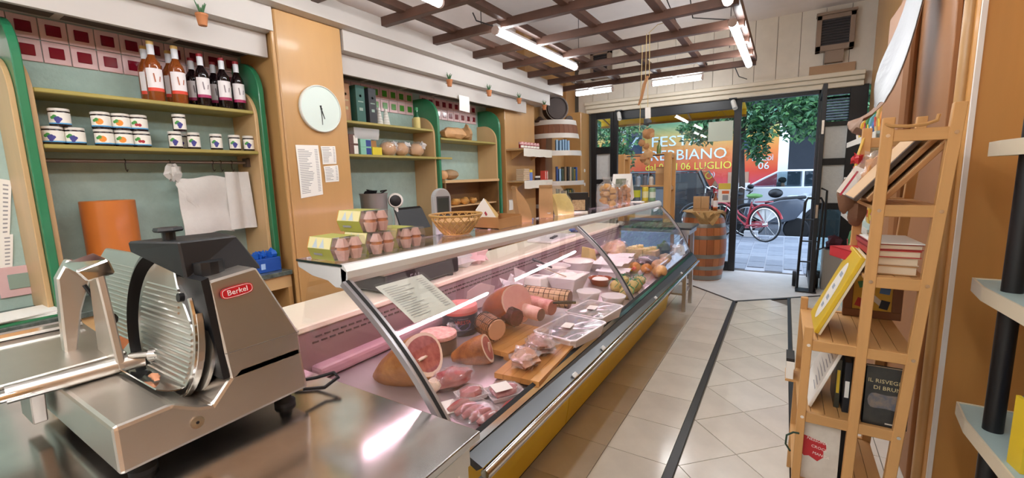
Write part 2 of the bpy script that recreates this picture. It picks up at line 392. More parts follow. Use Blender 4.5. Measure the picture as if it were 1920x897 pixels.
# stepped white fascia: lower, middle, top beam
FAS = P('fascia_white', 'c0bab4', .55, var=.02, vs=3)
k = 4
for y0, y1 in ((YB, 1.785), (2.34, 5.33)):
    struct(MB(FAS).prism([(XL, 2.56), (XL, 2.468), (-3.09, 2.468), (-3.09, 2.405), (-3.06, 2.405), (-3.06, 2.56)], 'y', y0, y1).obj('trim_%d' % k)); k += 1
for y0, y1 in ((YB, 1.785), (2.34, 5.86)):
    struct(MB(FAS).box(XL, -2.965, y0, y1, 2.56, 2.715).obj('trim_%d' % k)); k += 1
struct(MB(FAS).box(XL, -2.87, YB, 6.1, 2.715, 2.865).obj('trim_%d' % k)); k += 1
# air grilles under the lower fascia
GRL = P('grille_dark', '4a443c', .6)
for y0, y1 in [(-.2 + .52 * i, .28 + .52 * i) for i in range(4)] + [(2.38 + .48 * i, 2.82 + .48 * i) for i in range(6)]:
    if y1 > 1.79 and y0 < 2.3: y1 = 1.76
    gr = struct(MB(P('grille_frame', 'b9b2a6', .5)).box(-3.40, -3.10, y0 - .02, y1 + .02, 2.462, 2.469).obj('air_grille'))
    MB(GRL).box(-3.385, -3.12, y0, y1, 2.459, 2.4625).obj('mesh', gr)
# wall frieze tiles (pink with coloured centre), two rows per bay
def frieze(y0, y1, nn, centre, z0=2.228, h=.117):
    w = (y1 - y0) / nn; proto = None
    for r in range(2):
        for i in range(nn):
            yc = y0 + w * (i + .5); zc = z0 + h * (r + .5)
            if h * 2 + z0 > 2.6: continue
            if proto is None:
                proto = MB(PINK).box(0, .012, -w / 2 + .002, w / 2 - .002, -h / 2 + .002, h / 2 - .002).obj('tile', wall_left, bevel=.002)
                fr = MB(centre).box(.012, .017, -w * .27, w * .27, -h * .25, h * .25).obj('inset', proto, bevel=.003)
                t = proto
            else:
                t = inst(proto, (0, 0, 0)); inst(fr, (0, 0, 0), parent=t)
            t.location = (XL, yc, zc)
frieze(.31, 1.78, 13, REDT); frieze(2.42, 3.55, 10, GRNT); frieze(3.66, 4.68, 9, REDT)
# low pink tiles above the marble by the left edge
for i, yc in enumerate((.36, .53, .66)):
    t = MB(PINK).box(XL, XL + .012, yc - .08, yc + .08, .99, 1.15).obj('tile', wall_left, bevel=.002)
    MB(P('pale_green_glaze', '8fa397', .2) if i < 2 else GRNT).box(XL + .012, XL + .017, yc - .045, yc + .045, 1.03, 1.11).obj('inset', t, bevel=.003)

# ---- right side: wood pillar with white cable trim, wall board
rp = struct(MB(P('wood_pilaster', 'cb9350', .42, var=.12, vs=2.5, wood='z', coat=.15)).box(.605, XR, 2.50, 3.90, 0, ZC).obj('wood_pillar_right', bevel=.02, seg=2))
MB(WHITE).box(.612, .628, 2.488, 2.502, .12, ZC).obj('cable_trim', rp)
MB(WOODP).cyl((.597, 2.56, 0), (.597, 2.56, ZC), .022, n=10).obj('edge_moulding', rp, smooth=True)
struct(MB(WOODP).box(.865, XR, 3.91, 7.3, 0, ZC).obj('wall_panel_right'))

# ---- suspended lattice
lat = wthing('ceiling_lattice', 'dark wooden lattice of crossed battens hanging below the pale ceiling', 'lattice', (-1.7, 3.2, 2.8))
ZL = 2.80
for y in (.45, .98, 1.5, 2.05, 2.68, 3.3, 3.92, 4.5, 5.08, 5.64, 6.2):
    MB(BATTEN).box(-3.43, -.37, y - .03, y + .03, ZL, ZL + .07).obj('batten', lat, bevel=.004)
for x in (-2.62, -2.08, -1.52, -.95, -.40):
    MB(BATTEN).box(x - .035, x + .035, .2, 6.24, ZL + .05, ZL + .11).obj('batten', lat, bevel=.004)
for x in (-2.4, -.6):
    for y in (1.2, 3.4, 5.6): MB(BLACK).cyl((x, y, ZL + .1), (x, y, ZC), .004, n=6).obj('hanger', lat)

# ---- fluorescent / LED tubes
TB = EMIT('tube_light', (.96, .98, 1.0), TUBE * 1.25); TBL = EMIT('tube_light_soft', (.96, .98, 1.0), TUBE * .62)
def tube_light(a, b, label, r=.034):
    a = Vector(a); b = Vector(b); d = (b - a).normalized(); up = Vector((0, 0, 1)); sd = d.cross(up)
    t = wthing('tube_light', label, 'light', tuple((a + b) / 2), 'batten tube lights')
    MB(TBL if a.x < -2 else TB).cyl(a + d * .02, b - d * .02, r, n=10).obj('diffuser', t, smooth=True)
    m = MB(P('lamp_body', 'c9c9cc', .4)); q = [a, b]
    m.loft([[tuple(p + sd * sx * .03 + up * sz) for sx, sz in ((-.75, .026), (.75, .026), (.6, .05), (-.6, .05))] for p in q]); m.obj('housing', t)
    if a.y > 6.3: MB(P('lamp_body', 'c9c9cc', .4)).box((a.x + b.x) / 2 - .02, (a.x + b.x) / 2 + .02, 6.17, 6.38, 2.789, 2.80).obj('bracket', t)
    for p, s in ((a, 1), (b, -1)): MB(P('lamp_cap', 'b9a59c', .4)).cyl(p, p + d * .02 * s, .036, n=10).obj('end_cap', t, smooth=True)
    return t
tube_light((-2.13, 3.21, 2.77), (-2.11, 4.83, 2.77), 'long tube light hanging lengthwise over the display counter')
tube_light((-.44, 4.23, 2.77), (-.43, 6.0, 2.77), 'bright tube light on the right edge of the lattice, pointing at the door')
tube_light((-2.78, 6.36, 2.77), (-2.19, 6.36, 2.77), 'short crosswise tube light at far left, over the barrel bookcase')
tube_light((-1.64, 6.36, 2.77), (-.98, 6.36, 2.77), 'short crosswise tube light above the shop window, right of the strings')
tube_light((-2.12, 1.15, 2.77), (-2.12, 2.52, 2.77), 'tube light at the top edge over the near end of the counter')
tube_light((-.42, 2.0, 2.77), (-.42, 3.72, 2.77), 'tube light entering at the top edge, left of the front wall heater')
for x in (-2.5, -1.3, -.1):  # unseen tubes added behind the camera to brighten the room evenly
    for y0, y1 in ((-2.3, -1.0), (-.75, .55)):
        if x == -2.5 and y0 > -1: y0, y1 = -.75, .2
        tube_light((x, y0, 2.77), (x, y1, 2.77), 'added tube light, unseen behind the viewpoint, %s, %s' % ({-2.5: 'over the work aisle', -1.3: 'mid shop', -.1: 'near the right wall'}[x], 'at the back' if y0 < -1 else 'nearer the slicer'))
for x in (-2.5, -1.3, -.1):
    for y in (-2.0, -1.3, -.6, .1): MB(BLACK).cyl((x, y, 2.80), (x, y, ZC), .004, n=6).obj('hanger', lat)
for x, y in ((-.42, 2.1), (-.42, 3.6), (-2.12, 1.3), (-2.12, 2.4)): MB(BLACK).cyl((x, y, 2.80), (x, y, ZC), .004, n=6).obj('hanger', lat)
# ================================================================ DISPLAY COUNTER
Y0, Y1 = .93, 4.85
def LP(near, far, y):
    t = (y - Y0) / (Y1 - Y0); return (near[0] + (far[0] - near[0]) * t, y, near[1] + (far[1] - near[1]) * t)
def strip(m, pts, y0=Y0, y1=Y1):      # pts: list of (near(x,z), far(x,z)) -> lofted bar
    m.loft([[LP(n_, f_, y) for n_, f_ in pts] for y in (y0, y1)]); return m
def off(p, dx, dz): return ((p[0][0] + dx, p[0][1] + dz), (p[1][0] + dx, p[1][1] + dz))
RAIL = ((-1.265, 1.255), (-1.135, 1.238))          # top front edge of the rail
GT = ((-1.262, 1.205), (-1.132, 1.185))            # top of the curved glass
GB = ((-.80, .745), (-.82, .70))                   # bottom of the curved glass
LR = ((-.70, .690), (-.735, .615))                 # lower chrome rail
dc = wthing('display_counter', 'long refrigerated deli counter with sloping glass front and yellow base', 'display counter', (-1.3, 2.9, 0))
MEATW = P('case_liner', 'd9c9cc', .3, .25)
# deck
m = MB(P('deck_steel', 'c3b8bb', .28, .6)); strip(m, [((-.80, .715), (-.82, .675)), ((-1.56, .775), (-1.56, .775)), ((-1.56, .755), (-1.56, .755)), ((-.80, .695), (-.82, .655))]); m.obj('deck', dc)
m = MB(P('deck_seam', '7d7578', .5))
for y in (1.42, 2.06, 2.7, 3.34, 3.98): m.prism([(-1.55, .7755), (-.82, LP(((-.8, .7165)), (-.82, .6765), y)[2]), (-.82, LP((-.8, .7175), (-.82, .6775), y)[2] + .0005), (-1.55, .7765)], 'y', y, y + .004)
m.obj('deck_seam', dc)
# rear riser with perforated grille, then cream work top behind
m = MB(P('riser', 'a68e93', .32, .6)); strip(m, [((-1.555, .77), (-1.555, .77)), ((-1.60, .955), (-1.60, .955)), ((-1.625, .955), (-1.625, .955)), ((-1.58, .77), (-1.58, .77))]); m.obj('riser', dc)
MB(P('ledge_pink', 'c59aa4', .35)).box(-1.575, -1.50, Y0 + .03, Y1 - .03, .776, .825).obj('rear_ledge', dc, bevel=.015, seg=2)
m = MB(P('grille_slots', '5a4a46', .5))
yy = Y0 + .06
while yy < Y1 - .08:
    for j in range(2):
        z = .905 + .02 * j; x = -1.5885 - (z - .905) * .24 + .003; m.box(x - .002, x + .002, yy + .02 * j, yy + .026 + .02 * j, z - .0035, z + .0035)
    yy += .04
m.obj('grille', dc)
m = MB(CREAM); m.box(-1.93, -1.585, Y0, Y1, .955, .985); m.obj('work_top', dc, bevel=.006)
m = MB(P('rear_panel', 'c9c2b6', .5)); m.box(-1.90, -1.63, Y0 + .02, Y1 - .02, .1, .955); m.obj('rear_panel', dc)
# top glass and rail
m = MB(CASEG); strip(m, [off(RAIL, -.012, .003), off(RAIL, -.275, .003), off(RAIL, -.275, .011), off(RAIL, -.012, .011)]); m.obj('top_glass', dc)
m = MB(P('glass_edge', '21302d', .2)); strip(m, [off(RAIL, -.275, .003), off(RAIL, -.278, .003), off(RAIL, -.278, .011), off(RAIL, -.275, .011)])
m.loft([[LP(*off(RAIL, dx, dz), Y0 - y) for dx, dz in ((-.012, .003), (-.275, .003), (-.275, .011), (-.012, .011))] for y in (0, .003)]); m.obj('glass_edge', dc)
m = MB(ALU); strip(m, [off(RAIL, -.02, .012), off(RAIL, -.004, .010), off(RAIL, .012, -.012), off(RAIL, .014, -.035), off(RAIL, .004, -.055), off(RAIL, -.02, -.06)]); m.obj('top_rail', dc, smooth=30)
# brackets of cast aluminium at both ends (curved)
for y, nm in ((Y0, 'end_bracket'), (Y1 - .03, 'end_bracket')):
    b = LP(*RAIL, y); m = MB(P('cast_alu', 'd3d6d6', .45, .1))
    m.prism([(b[0] + .012, b[2] - .012), (b[0] - .02, b[2] + .002), (b[0] - .275, b[2] + .002), (b[0] - .27, b[2] - .02), (b[0] - .19, b[2] - .045), (b[0] - .10, b[2] - .055), (b[0] - .06, b[2] - .075), (b[0], b[2] - .075)], 'y', y, y + .028)
    m.obj(nm, dc, bevel=.003)
# front glass, slightly bulging, in two panes
def gl(s, y, o=0):
    a = LP(*GT, y); b = LP(*GB, y); dx, dz = b[0] - a[0], b[2] - a[2]; L_ = math.hypot(dx, dz); nx, nz = -dz / L_, dx / L_
    k_ = sin(pi * s) * .035 + o
    return (a[0] + dx * s + nx * k_, y, a[2] + dz * s + nz * k_)
YM = 2.76
for a, b in ((Y0 + .01, YM - .012), (YM + .012, Y1 - .01)):
    m = MB(CASEG); m.sheet(lambda u, v: gl(v, a + (b - a) * u), 6, 12, .006); m.obj('front_glass', dc, smooth=30)
# frames: near end, middle, far end
FR = P('frame_grey', 'a9a7aa', .35, .6)
for y, w in ((Y0, .018), (YM, .02), (Y1, .02)):
    m = MB(FR); n_ = 12
    m.loft([[gl(s / n_, y - w, -.012), gl(s / n_, y + w, -.012), gl(s / n_, y + w, .010), gl(s / n_, y - w, .010)] for s in range(n_ + 1)]); m.obj('glass_frame', dc, smooth=30)
    m = MB(RUB); m.loft([[gl(s / n_, y - .006, .006), gl(s / n_, y + .006, .006), gl(s / n_, y + .006, .0125), gl(s / n_, y - .006, .0125)] for s in range(n_ + 1)]); m.obj('gasket', dc)
# end panes
for y in (Y0 + .03, Y1 - .03):
    pts = [gl(s / 8, y) for s in range(9)]; poly = [(p[0], p[2]) for p in pts] + [(-1.56, .78), (-1.60, .98), (-1.52 if y < 2 else -1.40, 1.19)]
    m = MB(CASEG); m.prism(poly, 'y', y - .003, y + .003); m.obj('end_glass', dc)
m = MB(P('end_liner', 'ad9a9f', .4)); m.prism([(-.84, .66), (-1.58, .72), (-1.90, .9), (-1.9, .1), (-1.08, .1), (-.82, .55)], 'y', Y0 - .012, Y0 - .001); m.prism([(-.84, .64), (-1.58, .72), (-1.90, .9), (-1.9, .1), (-1.08, .1), (-.84, .5)], 'y', Y1, Y1 + .012); m.obj('end_panel', dc)
# lower mouldings
m = MB(RUB); strip(m, [off(GB, -.012, -.028), off(GB, .006, .012), off(GB, .022, .002), off(GB, .012, -.03)]); m.obj('glass_channel', dc)
m = MB(CHROME); strip(m, [off(GB, .010, -.03), off(GB, .021, .003), off(GB, .036, -.010), off(GB, .03, -.04)]); m.obj('chrome_trim', dc)
m = MB(P('bumper', '54575a', .3, .4)); strip(m, [off(GB, .03, -.036), off(GB, .037, -.014), off(LR, -.006, .018), off(LR, -.03, .0)]); m.obj('bumper_band', dc)
m = MB(CHROME); m.tube([LP(*LR, y) for y in (Y0, YM, Y1)], .015, 10); m.obj('bumper_rail', dc, smooth=True)
m = MB(P('lower_band', '8b8d90', .3, .6)); strip(m, [off(LR, -.012, -.006), off(LR, .004, -.016), off(LR, -.004, -.036), off(LR, -.04, -.04)]); m.obj('lower_band', dc)
for y in (1.62, 1.97, 3.05, 4.0): p = LP(*off(LR, -.012, .027), y); MB(P('clip_white', 'd6d8d8', .4)).cbox(p, (.02, .03, .012), ry=.7).obj('rail_clip', dc, bevel=.003)
# yellow kick panels: two
KT = ((-.99, .62), (-.99, .58)); KB = ((-1.06, .05), (-1.05, .05))
for a, b in ((Y0, 2.235), (2.241, Y1)):
    m = MB(YEL); strip(m, [KT, off(KB, .02, .12), KB, off(KB, -.02, 0), off(KT, -.03, 0)], a, b); m.obj('kick_panel', dc)
m = MB(DGREY); m.box(-1.86, -1.12, Y0 + .05, Y1 - .05, 0, .1); m.obj('plinth', dc)
# display lamp under the rail
m = MB(EMIT('meat_lamp', (1.0, .64, .78), MEAT)); a = LP(*off(RAIL, -.075, -.03), Y0 + .08); b = LP(*off(RAIL, -.075, -.03), Y1 - .08); m.cyl(a, b, .012, n=8); m.obj('lamp_tube', dc, smooth=True)
m = MB(ALU); strip(m, [off(RAIL, -.02, -.002), off(RAIL, -.11, -.002), off(RAIL, -.11, -.008), off(RAIL, -.02, -.008)], Y0 + .05, Y1 - .05); m.obj('lamp_carrier', dc)

# ================================================================ STEEL TABLE (near) and steel side table (far)
st = wthing('steel_table', 'polished steel worktable in the foreground under the slicer', 'table', (-1.6, .3, 0))
MB(P('table_steel', 'd0cecc', .16, 1.0, var=.12, vs=6, bump=.02, bs=14)).box(-2.62, -.675, -.45, .885, .835, .86).obj('table_top', st, bevel=.004, seg=2)
MB(STEEL).box(-2.58, -.70, -.43, .865, .76, .835).obj('apron', st)
for x in (-2.56, -.725):
    for y in (-.40, .84): MB(STEEL).box(x - .022, x + .022, y - .022, y + .022, 0, .76).obj('leg', st, bevel=.003)
MB(STEEL2).box(-2.56, -.72, -.42, .86, .22, .245).obj('under_shelf', st)
ft = wthing('side_table', 'steel-legged side table at the far end of the counter', 'table', (-1.4, 5.2, 0))
MB(P('dark_top', '3a3c3f', .25)).box(-1.92, -.83, 4.95, 5.45, .925, .95).obj('table_top', ft, bevel=.003)
MB(STEEL).box(-1.90, -.85, 4.97, 5.43, .87, .925).obj('apron', ft)
for x in (-1.86, -.89):
    for y in (5.0, 5.38): MB(STEEL).box(x - .02, x + .02, y - .02, y + .02, 0, .87).obj('leg', ft)
MB(STEEL).box(-1.86, -.89, 5.0, 5.38, .18, .2).obj('under_shelf', ft)

# ================================================================ SLICER
sl = wthing('meat_slicer', 'large stainless meat slicer with ribbed blade guard and black top box', 'slicer', (-1.55, .5, .86))
BODY = P('slicer_body', 'd3cdc5', .36, 1.0, var=.05, vs=4)
RIB = P('slicer_plate', 'd2d0cb', .30, 1.0)
XR_ = -1.25
# base with chute dip and motor housing: outline of the aisle-side face
m = MB(BODY)
m.prism([(.285, .895), (.285, 1.015), (.40, 1.018), (.455, .985), (.485, .975), (.535, 1.03), (.56, 1.05), (.74, 1.05), (.752, .905)], 'x', -1.93, XR_); m.obj('base', sl, bevel=.010, seg=2)
m = MB(BODY)    # angular motor housing, tapering upward and back
m.loft([[(XR_, .535, 1.02), (XR_, .742, 1.02), (-1.43, .742, 1.02), (-1.43, .535, 1.02)], [(XR_, .528, 1.10), (XR_, .738, 1.095), (-1.43, .738, 1.095), (-1.43, .528, 1.10)],
        [(-1.262, .515, 1.30), (-1.262, .640, 1.315), (-1.42, .640, 1.315), (-1.42, .515, 1.30)]]); m.obj('motor_housing', sl, bevel=.006)
m = MB(P('seam_line', '6f6b66', .5)); m.prism([(.53, 1.098), (.739, 1.093), (.739, 1.0945), (.53, 1.0995)], 'x', XR_ - .004, XR_ + .0006); m.obj('seam', sl)
# black side between housing and blade
m = MB(BLACK); m.loft([[(-1.252, .518, 1.03), (-1.252, .534, 1.03), (-1.44, .534, 1.03), (-1.44, .518, 1.03)], [(-1.263, .500, 1.305), (-1.263, .518, 1.31), (-1.44, .518, 1.31), (-1.44, .500, 1.305)]]); m.obj('inner_cover', sl)
# badge
BF = frame((-1.2535, .578, 1.262), (-.03, 1, .06), (-.06, 0, 1))
m = MB(P('badge_red', 'c2202a', .3)); m.add([tuple(BF @ Vector((.042 * math.copysign(abs(cos(t)) ** .5, cos(t)), .0155 * math.copysign(abs(sin(t)) ** .6, sin(t)), z))) for z in (0, .004) for t in [2 * pi * i / 20 for i in range(20)]],
      [tuple(range(20))[::-1], tuple(range(20, 40))] + [(i, (i + 1) % 20, 20 + (i + 1) % 20, 20 + i) for i in range(20)]); bd = m.obj('badge', sl)
m = MB(P('badge_rim', 'e6d9d5', .3)); m.tube([BF @ Vector((.039 * math.copysign(abs(cos(t)) ** .5, cos(t)), .013 * math.copysign(abs(sin(t)) ** .6, sin(t)), .0042)) for t in [2 * pi * i / 20 for i in range(20)]], .0009, 4, True); m.obj('rim', bd)
text('Berkel', .021, P('badge_white', 'f4eeee', .4), 'lettering', bd, BF @ Matrix.Translation((0, 0, .0046)))
# round lock on the base side
m = MB(CHROME); m.cyl((XR_ - .002, .445, .947), (XR_ + .004, .445, .947), .016, n=16); lk = m.obj('round_lock', sl, smooth=True)
MB(BLACK).cyl((XR_ + .004, .445, .947), (XR_ + .0048, .445, .947), .004, n=8).obj('keyhole', lk)
for y in (.34, .70):
    for x in (-1.30, -1.86): MB(RUB).lathe([(.03, 0), (.03, .012), (.02, .02), (.016, .04)], (x, y, .86), 12).obj('foot', sl, smooth=True)
# blade ring, blade guard disc (leaning back), ribbed
DC = Vector((-1.462, .484, 1.145)); tl = radians(6)
DM = Matrix.Translation(DC) @ Euler((pi / 2 - tl, 0, 0)).to_matrix().to_4x4()      # local z -> -y (towards the tray)
m = MB(RIB); m.lathe([(.0, .0), (.205, 0), (.212, .006), (.212, .016), (.20, .022), (.0, .022)], n=48, mt=DM @ Matrix.Translation((-.02, 0, -.045))); m.obj('blade', sl, smooth=30)
m = MB(P('ring_dark', '4b4a49', .3, .8)); m.lathe([(.218, -.05), (.228, -.02), (.228, .012), (.214, .016), (.212, -.02)], n=40, mt=DM @ Matrix.Translation((-.045, 0, 0)), a0=radians(70), a1=radians(275)); m.obj('blade_ring', sl, smooth=30)
m = MB(RIB)
def disc_pt(u, v):
    # clipped ellipse disc, top right corner cut
    return None
outl = []
for i in range(48):
    t = 2 * pi * i / 48; x, y = .195 * cos(t), .20 * sin(t)
    if x > .055 and y > .09: y = min(y, .2 - (x - .02) * 1.15)
    outl.append((x, y))
m.add([tuple(DM @ Vector((x, y, z))) for z in (-.012, .008) for x, y in outl], [tuple(range(48))[::-1], tuple(range(48, 96))] + [(i, (i + 1) % 48, 48 + (i + 1) % 48, 48 + i) for i in range(48)])
gd = m.obj('blade_guard', sl, bevel=.003)
m = MB(RIB)
for k_ in range(17):
    y = .125 - k_ * .0155; hw = math.sqrt(max(0, .165 ** 2 - (y * .95) ** 2))
    x1 = hw if y < .06 else min(hw, .09)
    m.tube([DM @ Vector((-hw, y, .009)), DM @ Vector((x1, y, .009))], .0036, 6)
m.obj('rib', gd, smooth=True)['kind'] = 'stuff'
MB(BLACK).cyl(DM @ Vector((.115, .11, .008)), DM @ Vector((.115, .11, .02)), .012, n=12).obj('guard_knob', gd, smooth=True)
m = MB(CHROME); m.tube([DM @ Vector((.188 * cos(t), .193 * sin(t), .008)) for t in [radians(-75 + 110 * i / 16) for i in range(17)]], .006, 6); m.obj('guard_edge', gd, smooth=True)
# gauge plate, ribbed, to the left
GM = Matrix.Translation((-1.93, .53, 1.165)) @ Euler((pi / 2 - tl, 0, 0)).to_matrix().to_4x4()
go = [(-.25, -.14), (.17, -.14), (.21, -.10), (.165, .0), (.17, .08), (.23, .165), (-.18, .165), (-.25, .12)]
m = MB(RIB); m.add([tuple(GM @ Vector((x, y, z))) for z in (-.012, .004) for x, y in go], [tuple(range(8))[::-1], tuple(range(8, 16))] + [(i, (i + 1) % 8, 8 + (i + 1) % 8, 8 + i) for i in range(8)]); gp = m.obj('gauge_plate', sl, bevel=.004)
m = MB(RIB)
for k_ in range(17):
    y = .115 - k_ * .0155; m.tube([GM @ Vector((-.22, y, .005)), GM @ Vector((.15 if abs(y) > .06 else .135, y, .005))], .0036, 6)
m.obj('rib', gp, smooth=True)['kind'] = 'stuff'
# black sharpener box with knob
m = MB(BLACK); m.loft([[(-1.565, .455, 1.365), (-1.345, .498, 1.300), (-1.335, .695, 1.293), (-1.53, .70, 1.36)], [(-1.565, .452, 1.398), (-1.36, .498, 1.402), (-1.405, .665, 1.395), (-1.54, .67, 1.40)]]); sb = m.obj('sharpener_box', sl, bevel=.005)
m = MB(BLACK); m.cyl((-1.475, .52, 1.39), (-1.475, .52, 1.425), .016, n=12)
m.lathe([(.0, 0), (.033, 0), (.036, .005), (.033, .012), (0, .014)], (-1.475, .52, 1.422), 6); m.obj('knob', sb)
m = MB(BLACK); m.cyl((-1.36, .56, 1.30), (-1.36, .56, 1.34), .04, n=12); m.obj('pivot', sl)
# chute tray with scraps
m = MB(CHROME); m.sheet(lambda u, v: (-1.60 + .26 * u, .40 + .10 * v, 1.035 - .03 * sin(pi * v) * (1 - .3 * u)), 8, 8, .003); m.obj('chute', sl, smooth=True)
m = MB(P('meat_scrap', 'c98a66', .5)); m.blob((-1.47, .44, 1.022), (.03, .012, .006), 8, 5, .3, seed=3); m.obj('scrap', sl, smooth=True)
# carriage: tray, rods, tall pusher plate
m = MB(BODY); m.loft([[(-2.06, y, 1.075), (-1.66, y, 1.045), (-1.66, y, 1.06), (-2.06, y, 1.09)] for y in (-.05, .44)]); ca = m.obj('carriage_tray', sl, bevel=.004)
MB(CHROME).tube([(-2.05, -.06, 1.10), (-2.02, .43, 1.10)], .014, 8).obj('guide_rod', sl, smooth=True); MB(CHROME).tube([(-1.645, -.12, 1.04), (-1.615, .30, 1.04)], .014, 10).obj('guide_rod', sl, smooth=True)
m = MB(STEEL); m.cyl((-1.635, .19, 1.04), (-1.605, .46, 1.04), .024, n=14); m.obj('rod_sleeve', sl, smooth=True)
m = MB(BODY); m.prism([(-1.745, 1.03), (-1.585, 1.03), (-1.620, 1.20), (-1.645, 1.305), (-1.710, 1.305), (-1.725, 1.20)], 'y', .395, .415); m.obj('pusher_plate', sl, bevel=.004)
m = MB(CHROME); m.loft([[(-1.765, .355, 1.335), (-1.645, .355, 1.325), (-1.640, .375, 1.29), (-1.760, .375, 1.30)], [(-1.745, .425, 1.36), (-1.650, .43, 1.345), (-1.645, .44, 1.30), (-1.740, .435, 1.31)]]); m.obj('pusher_cap', sl, bevel=.005)
m = MB(BODY); m.prism([(.335, 1.06), (.36, 1.05), (.385, 1.18), (.425, 1.30), (.375, 1.345), (.345, 1.29)], 'x', -1.825, -1.785); m.obj('pusher_arm', sl, bevel=.005)
m = MB(BLACK); m.cyl((-1.745, .42, 1.16), (-1.685, .42, 1.16), .02, n=10); m.tube([(-1.785, .40, 1.26), (-1.785, .43, 1.18), (-1.775, .42, 1.10)], .006, 6); m.obj('pusher_hinge', sl, smooth=True)
m = MB(CHROME); m.cyl((-1.60, .43, 1.06), (-1.545, .475, 1.06), .010, n=10); m.cyl((-1.555, .463, 1.06), (-1.535, .482, 1.06), .019, n=12); m.obj('stop_screw', sl, smooth=True)
m = MB(STEEL2); m.prism([(-1.86, .90), (-1.74, .90), (-1.70, 1.05), (-1.84, 1.05)], 'y', .24, .27); m.obj('carriage_foot', sl, bevel=.003)
m = MB(BLACK); m.tube([(-1.26, .74, .90), (-1.24, .80, .885), (-1.235, .85, .90), (-1.27, .86, .905), (-1.33, .83, .885), (-1.38, .78, .88)], .006, 6); m.obj('power_cord', sl, smooth=True)
ORD = ['first', 'second', 'third', 'fourth', 'fifth', 'sixth', 'seventh', 'eighth', 'ninth', 'tenth', 'eleventh', 'twelfth', 'thirteenth', 'fourteenth']
# ================================================================ LEFT WALL UNITS
MARB = P('dark_marble', '3c4440', .18, c2='6b746d', vs=22, var=.1)
def back_counter(y0, y1, label):
    t = wthing('back_counter', label, 'counter', (-3.2, (y0 + y1) / 2, 0))
    MB(MARB).box(XL, -2.995, y0, y1, .893, .925).obj('counter_top', t, bevel=.004)
    m = MB(WOODPY).box(XL, -3.02, y0, y1, .80, .893); m.obj('wood_rail', t)
    MB(P('dark_niche', '3a332c', .8)).box(XL, -3.40, y0, y1, .1, .80).obj('back_board', t)
    n_ = 3
    for i in range(n_ + 1): y = y0 + (y1 - y0 - .03) * i / n_; MB(WOODP).box(-3.40, -3.02, y, y + .03, 0, .80).obj('divider', t)
    MB(WOODPY).box(-3.40, -3.03, y0 + .03, y1 - .03, .06, .09).obj('shelf', t)
    return t
back_counter(-1.6, 1.77, 'dark marble back counter on wood under the jam shelves')
back_counter(2.33, 4.90, 'dark marble back counter right of the clock pillar')
def arc_panel(xf, ztop, r, zb):
    q = [(XL, zb), (xf, zb), (xf, ztop - r)] + [(xf - r * (1 - cos(t)), ztop - r + r * sin(t)) for t in [pi / 2 * i / 10 for i in range(1, 11)]] + [(XL, ztop)]
    return q
def shelf_unit(label, y0, y1, z1, z2, zb, right=True, left=True, ends=0.0):
    t = wthing('shelf_unit', label, 'shelf', (-3.3, (y0 + y1) / 2, zb))
    def side(a, dirn):
        MB(WOODI).prism(arc_panel(-3.15, 2.20, .20, zb), 'y', a, a + .025 * dirn).obj('wood_side', t, bevel=.003)
        MB(GREEN).prism(arc_panel(-3.115, 2.395, .22, zb), 'y', a + .026 * dirn, a + .062 * dirn).obj('green_side', t, bevel=.004)
        MB(WOODI).prism(arc_panel(-3.15, 2.20, .20, zb), 'y', a + .063 * dirn, a + .085 * dirn).obj('wood_side', t, bevel=.003)
    if left: side(y0, -1)
    if right: side(y1, 1)
    for z in z1: MB(WOODS).box(XL, -3.155, y0 + .001, y1 - .001, z - .022, z).obj('shelf', t, bevel=.004)
    for z in z2: MB(WOODS).box(XL, -3.145, y0 + .001, y1 - .001 + ends, z - .022, z).obj('shelf', t, bevel=.004)
    return t
u1 = shelf_unit('wall shelf bay with green arched sides holding bottles and jam', .645, 1.70, [2.05], [1.775], .925)
MB(P('rail_steel', '8d8078', .4, .8)).cyl((-3.30, .646, 1.70), (-3.30, 1.699, 1.70), .011, n=10).obj('hanging_rail', u1, smooth=True)
MB(P('rail_bracket', '5a4a40', .5)).box(-3.33, -3.27, 1.675, 1.699, 1.67, 1.73).obj('rail_bracket', u1)
for y in (1.0, 1.22, 1.465, 1.515, 1.585):
    m = MB(P('hook_wire', '4d4743', .4, .7)); m.tube([(-3.30, y, 1.713), (-3.286, y, 1.70), (-3.30, y, 1.688), (-3.30, y, 1.655), (-3.285, y, 1.640), (-3.27, y, 1.65)], .003, 5); m.obj('hook', u1, smooth=True)
u2 = shelf_unit('middle wall shelf bay with boxes, trays and bagged bread', 2.40, 3.53, [2.06], [], .925, left=False)
MB(WOODS).box(XL, -3.105, 2.40, 3.529, 1.753, 1.775).box(-3.112, -3.095, 3.52, 3.75, 1.753, 1.775).obj('shelf', u2, bevel=.003)
u3 = shelf_unit('right wall shelf bay with a big loaf and a pastry niche', 3.645, 4.70, [1.985], [], .925, left=False)
NW = P('niche_wood', '7a5a34', .55, var=.25, vs=6, wood='y')
MB(WOODPY).box(XL, -3.12, 3.646, 4.699, 1.50, 1.53).obj('niche_top', u3); MB(NW).box(XL, XL + .02, 3.646, 4.699, .93, 1.50).obj('niche_back', u3)
for z in (1.24, 1.0): MB(WOODPY).box(XL + .02, -3.16, 3.646, 4.68, z - .015, z).obj('niche_shelf', u3)
MB(NW).box(XL + .02, -3.13, 3.646, 3.668, .93, 1.50).obj('niche_side', u3); MB(NW).box(XL + .02, -3.13, 4.677, 4.699, .93, 1.50).obj('niche_side', u3)

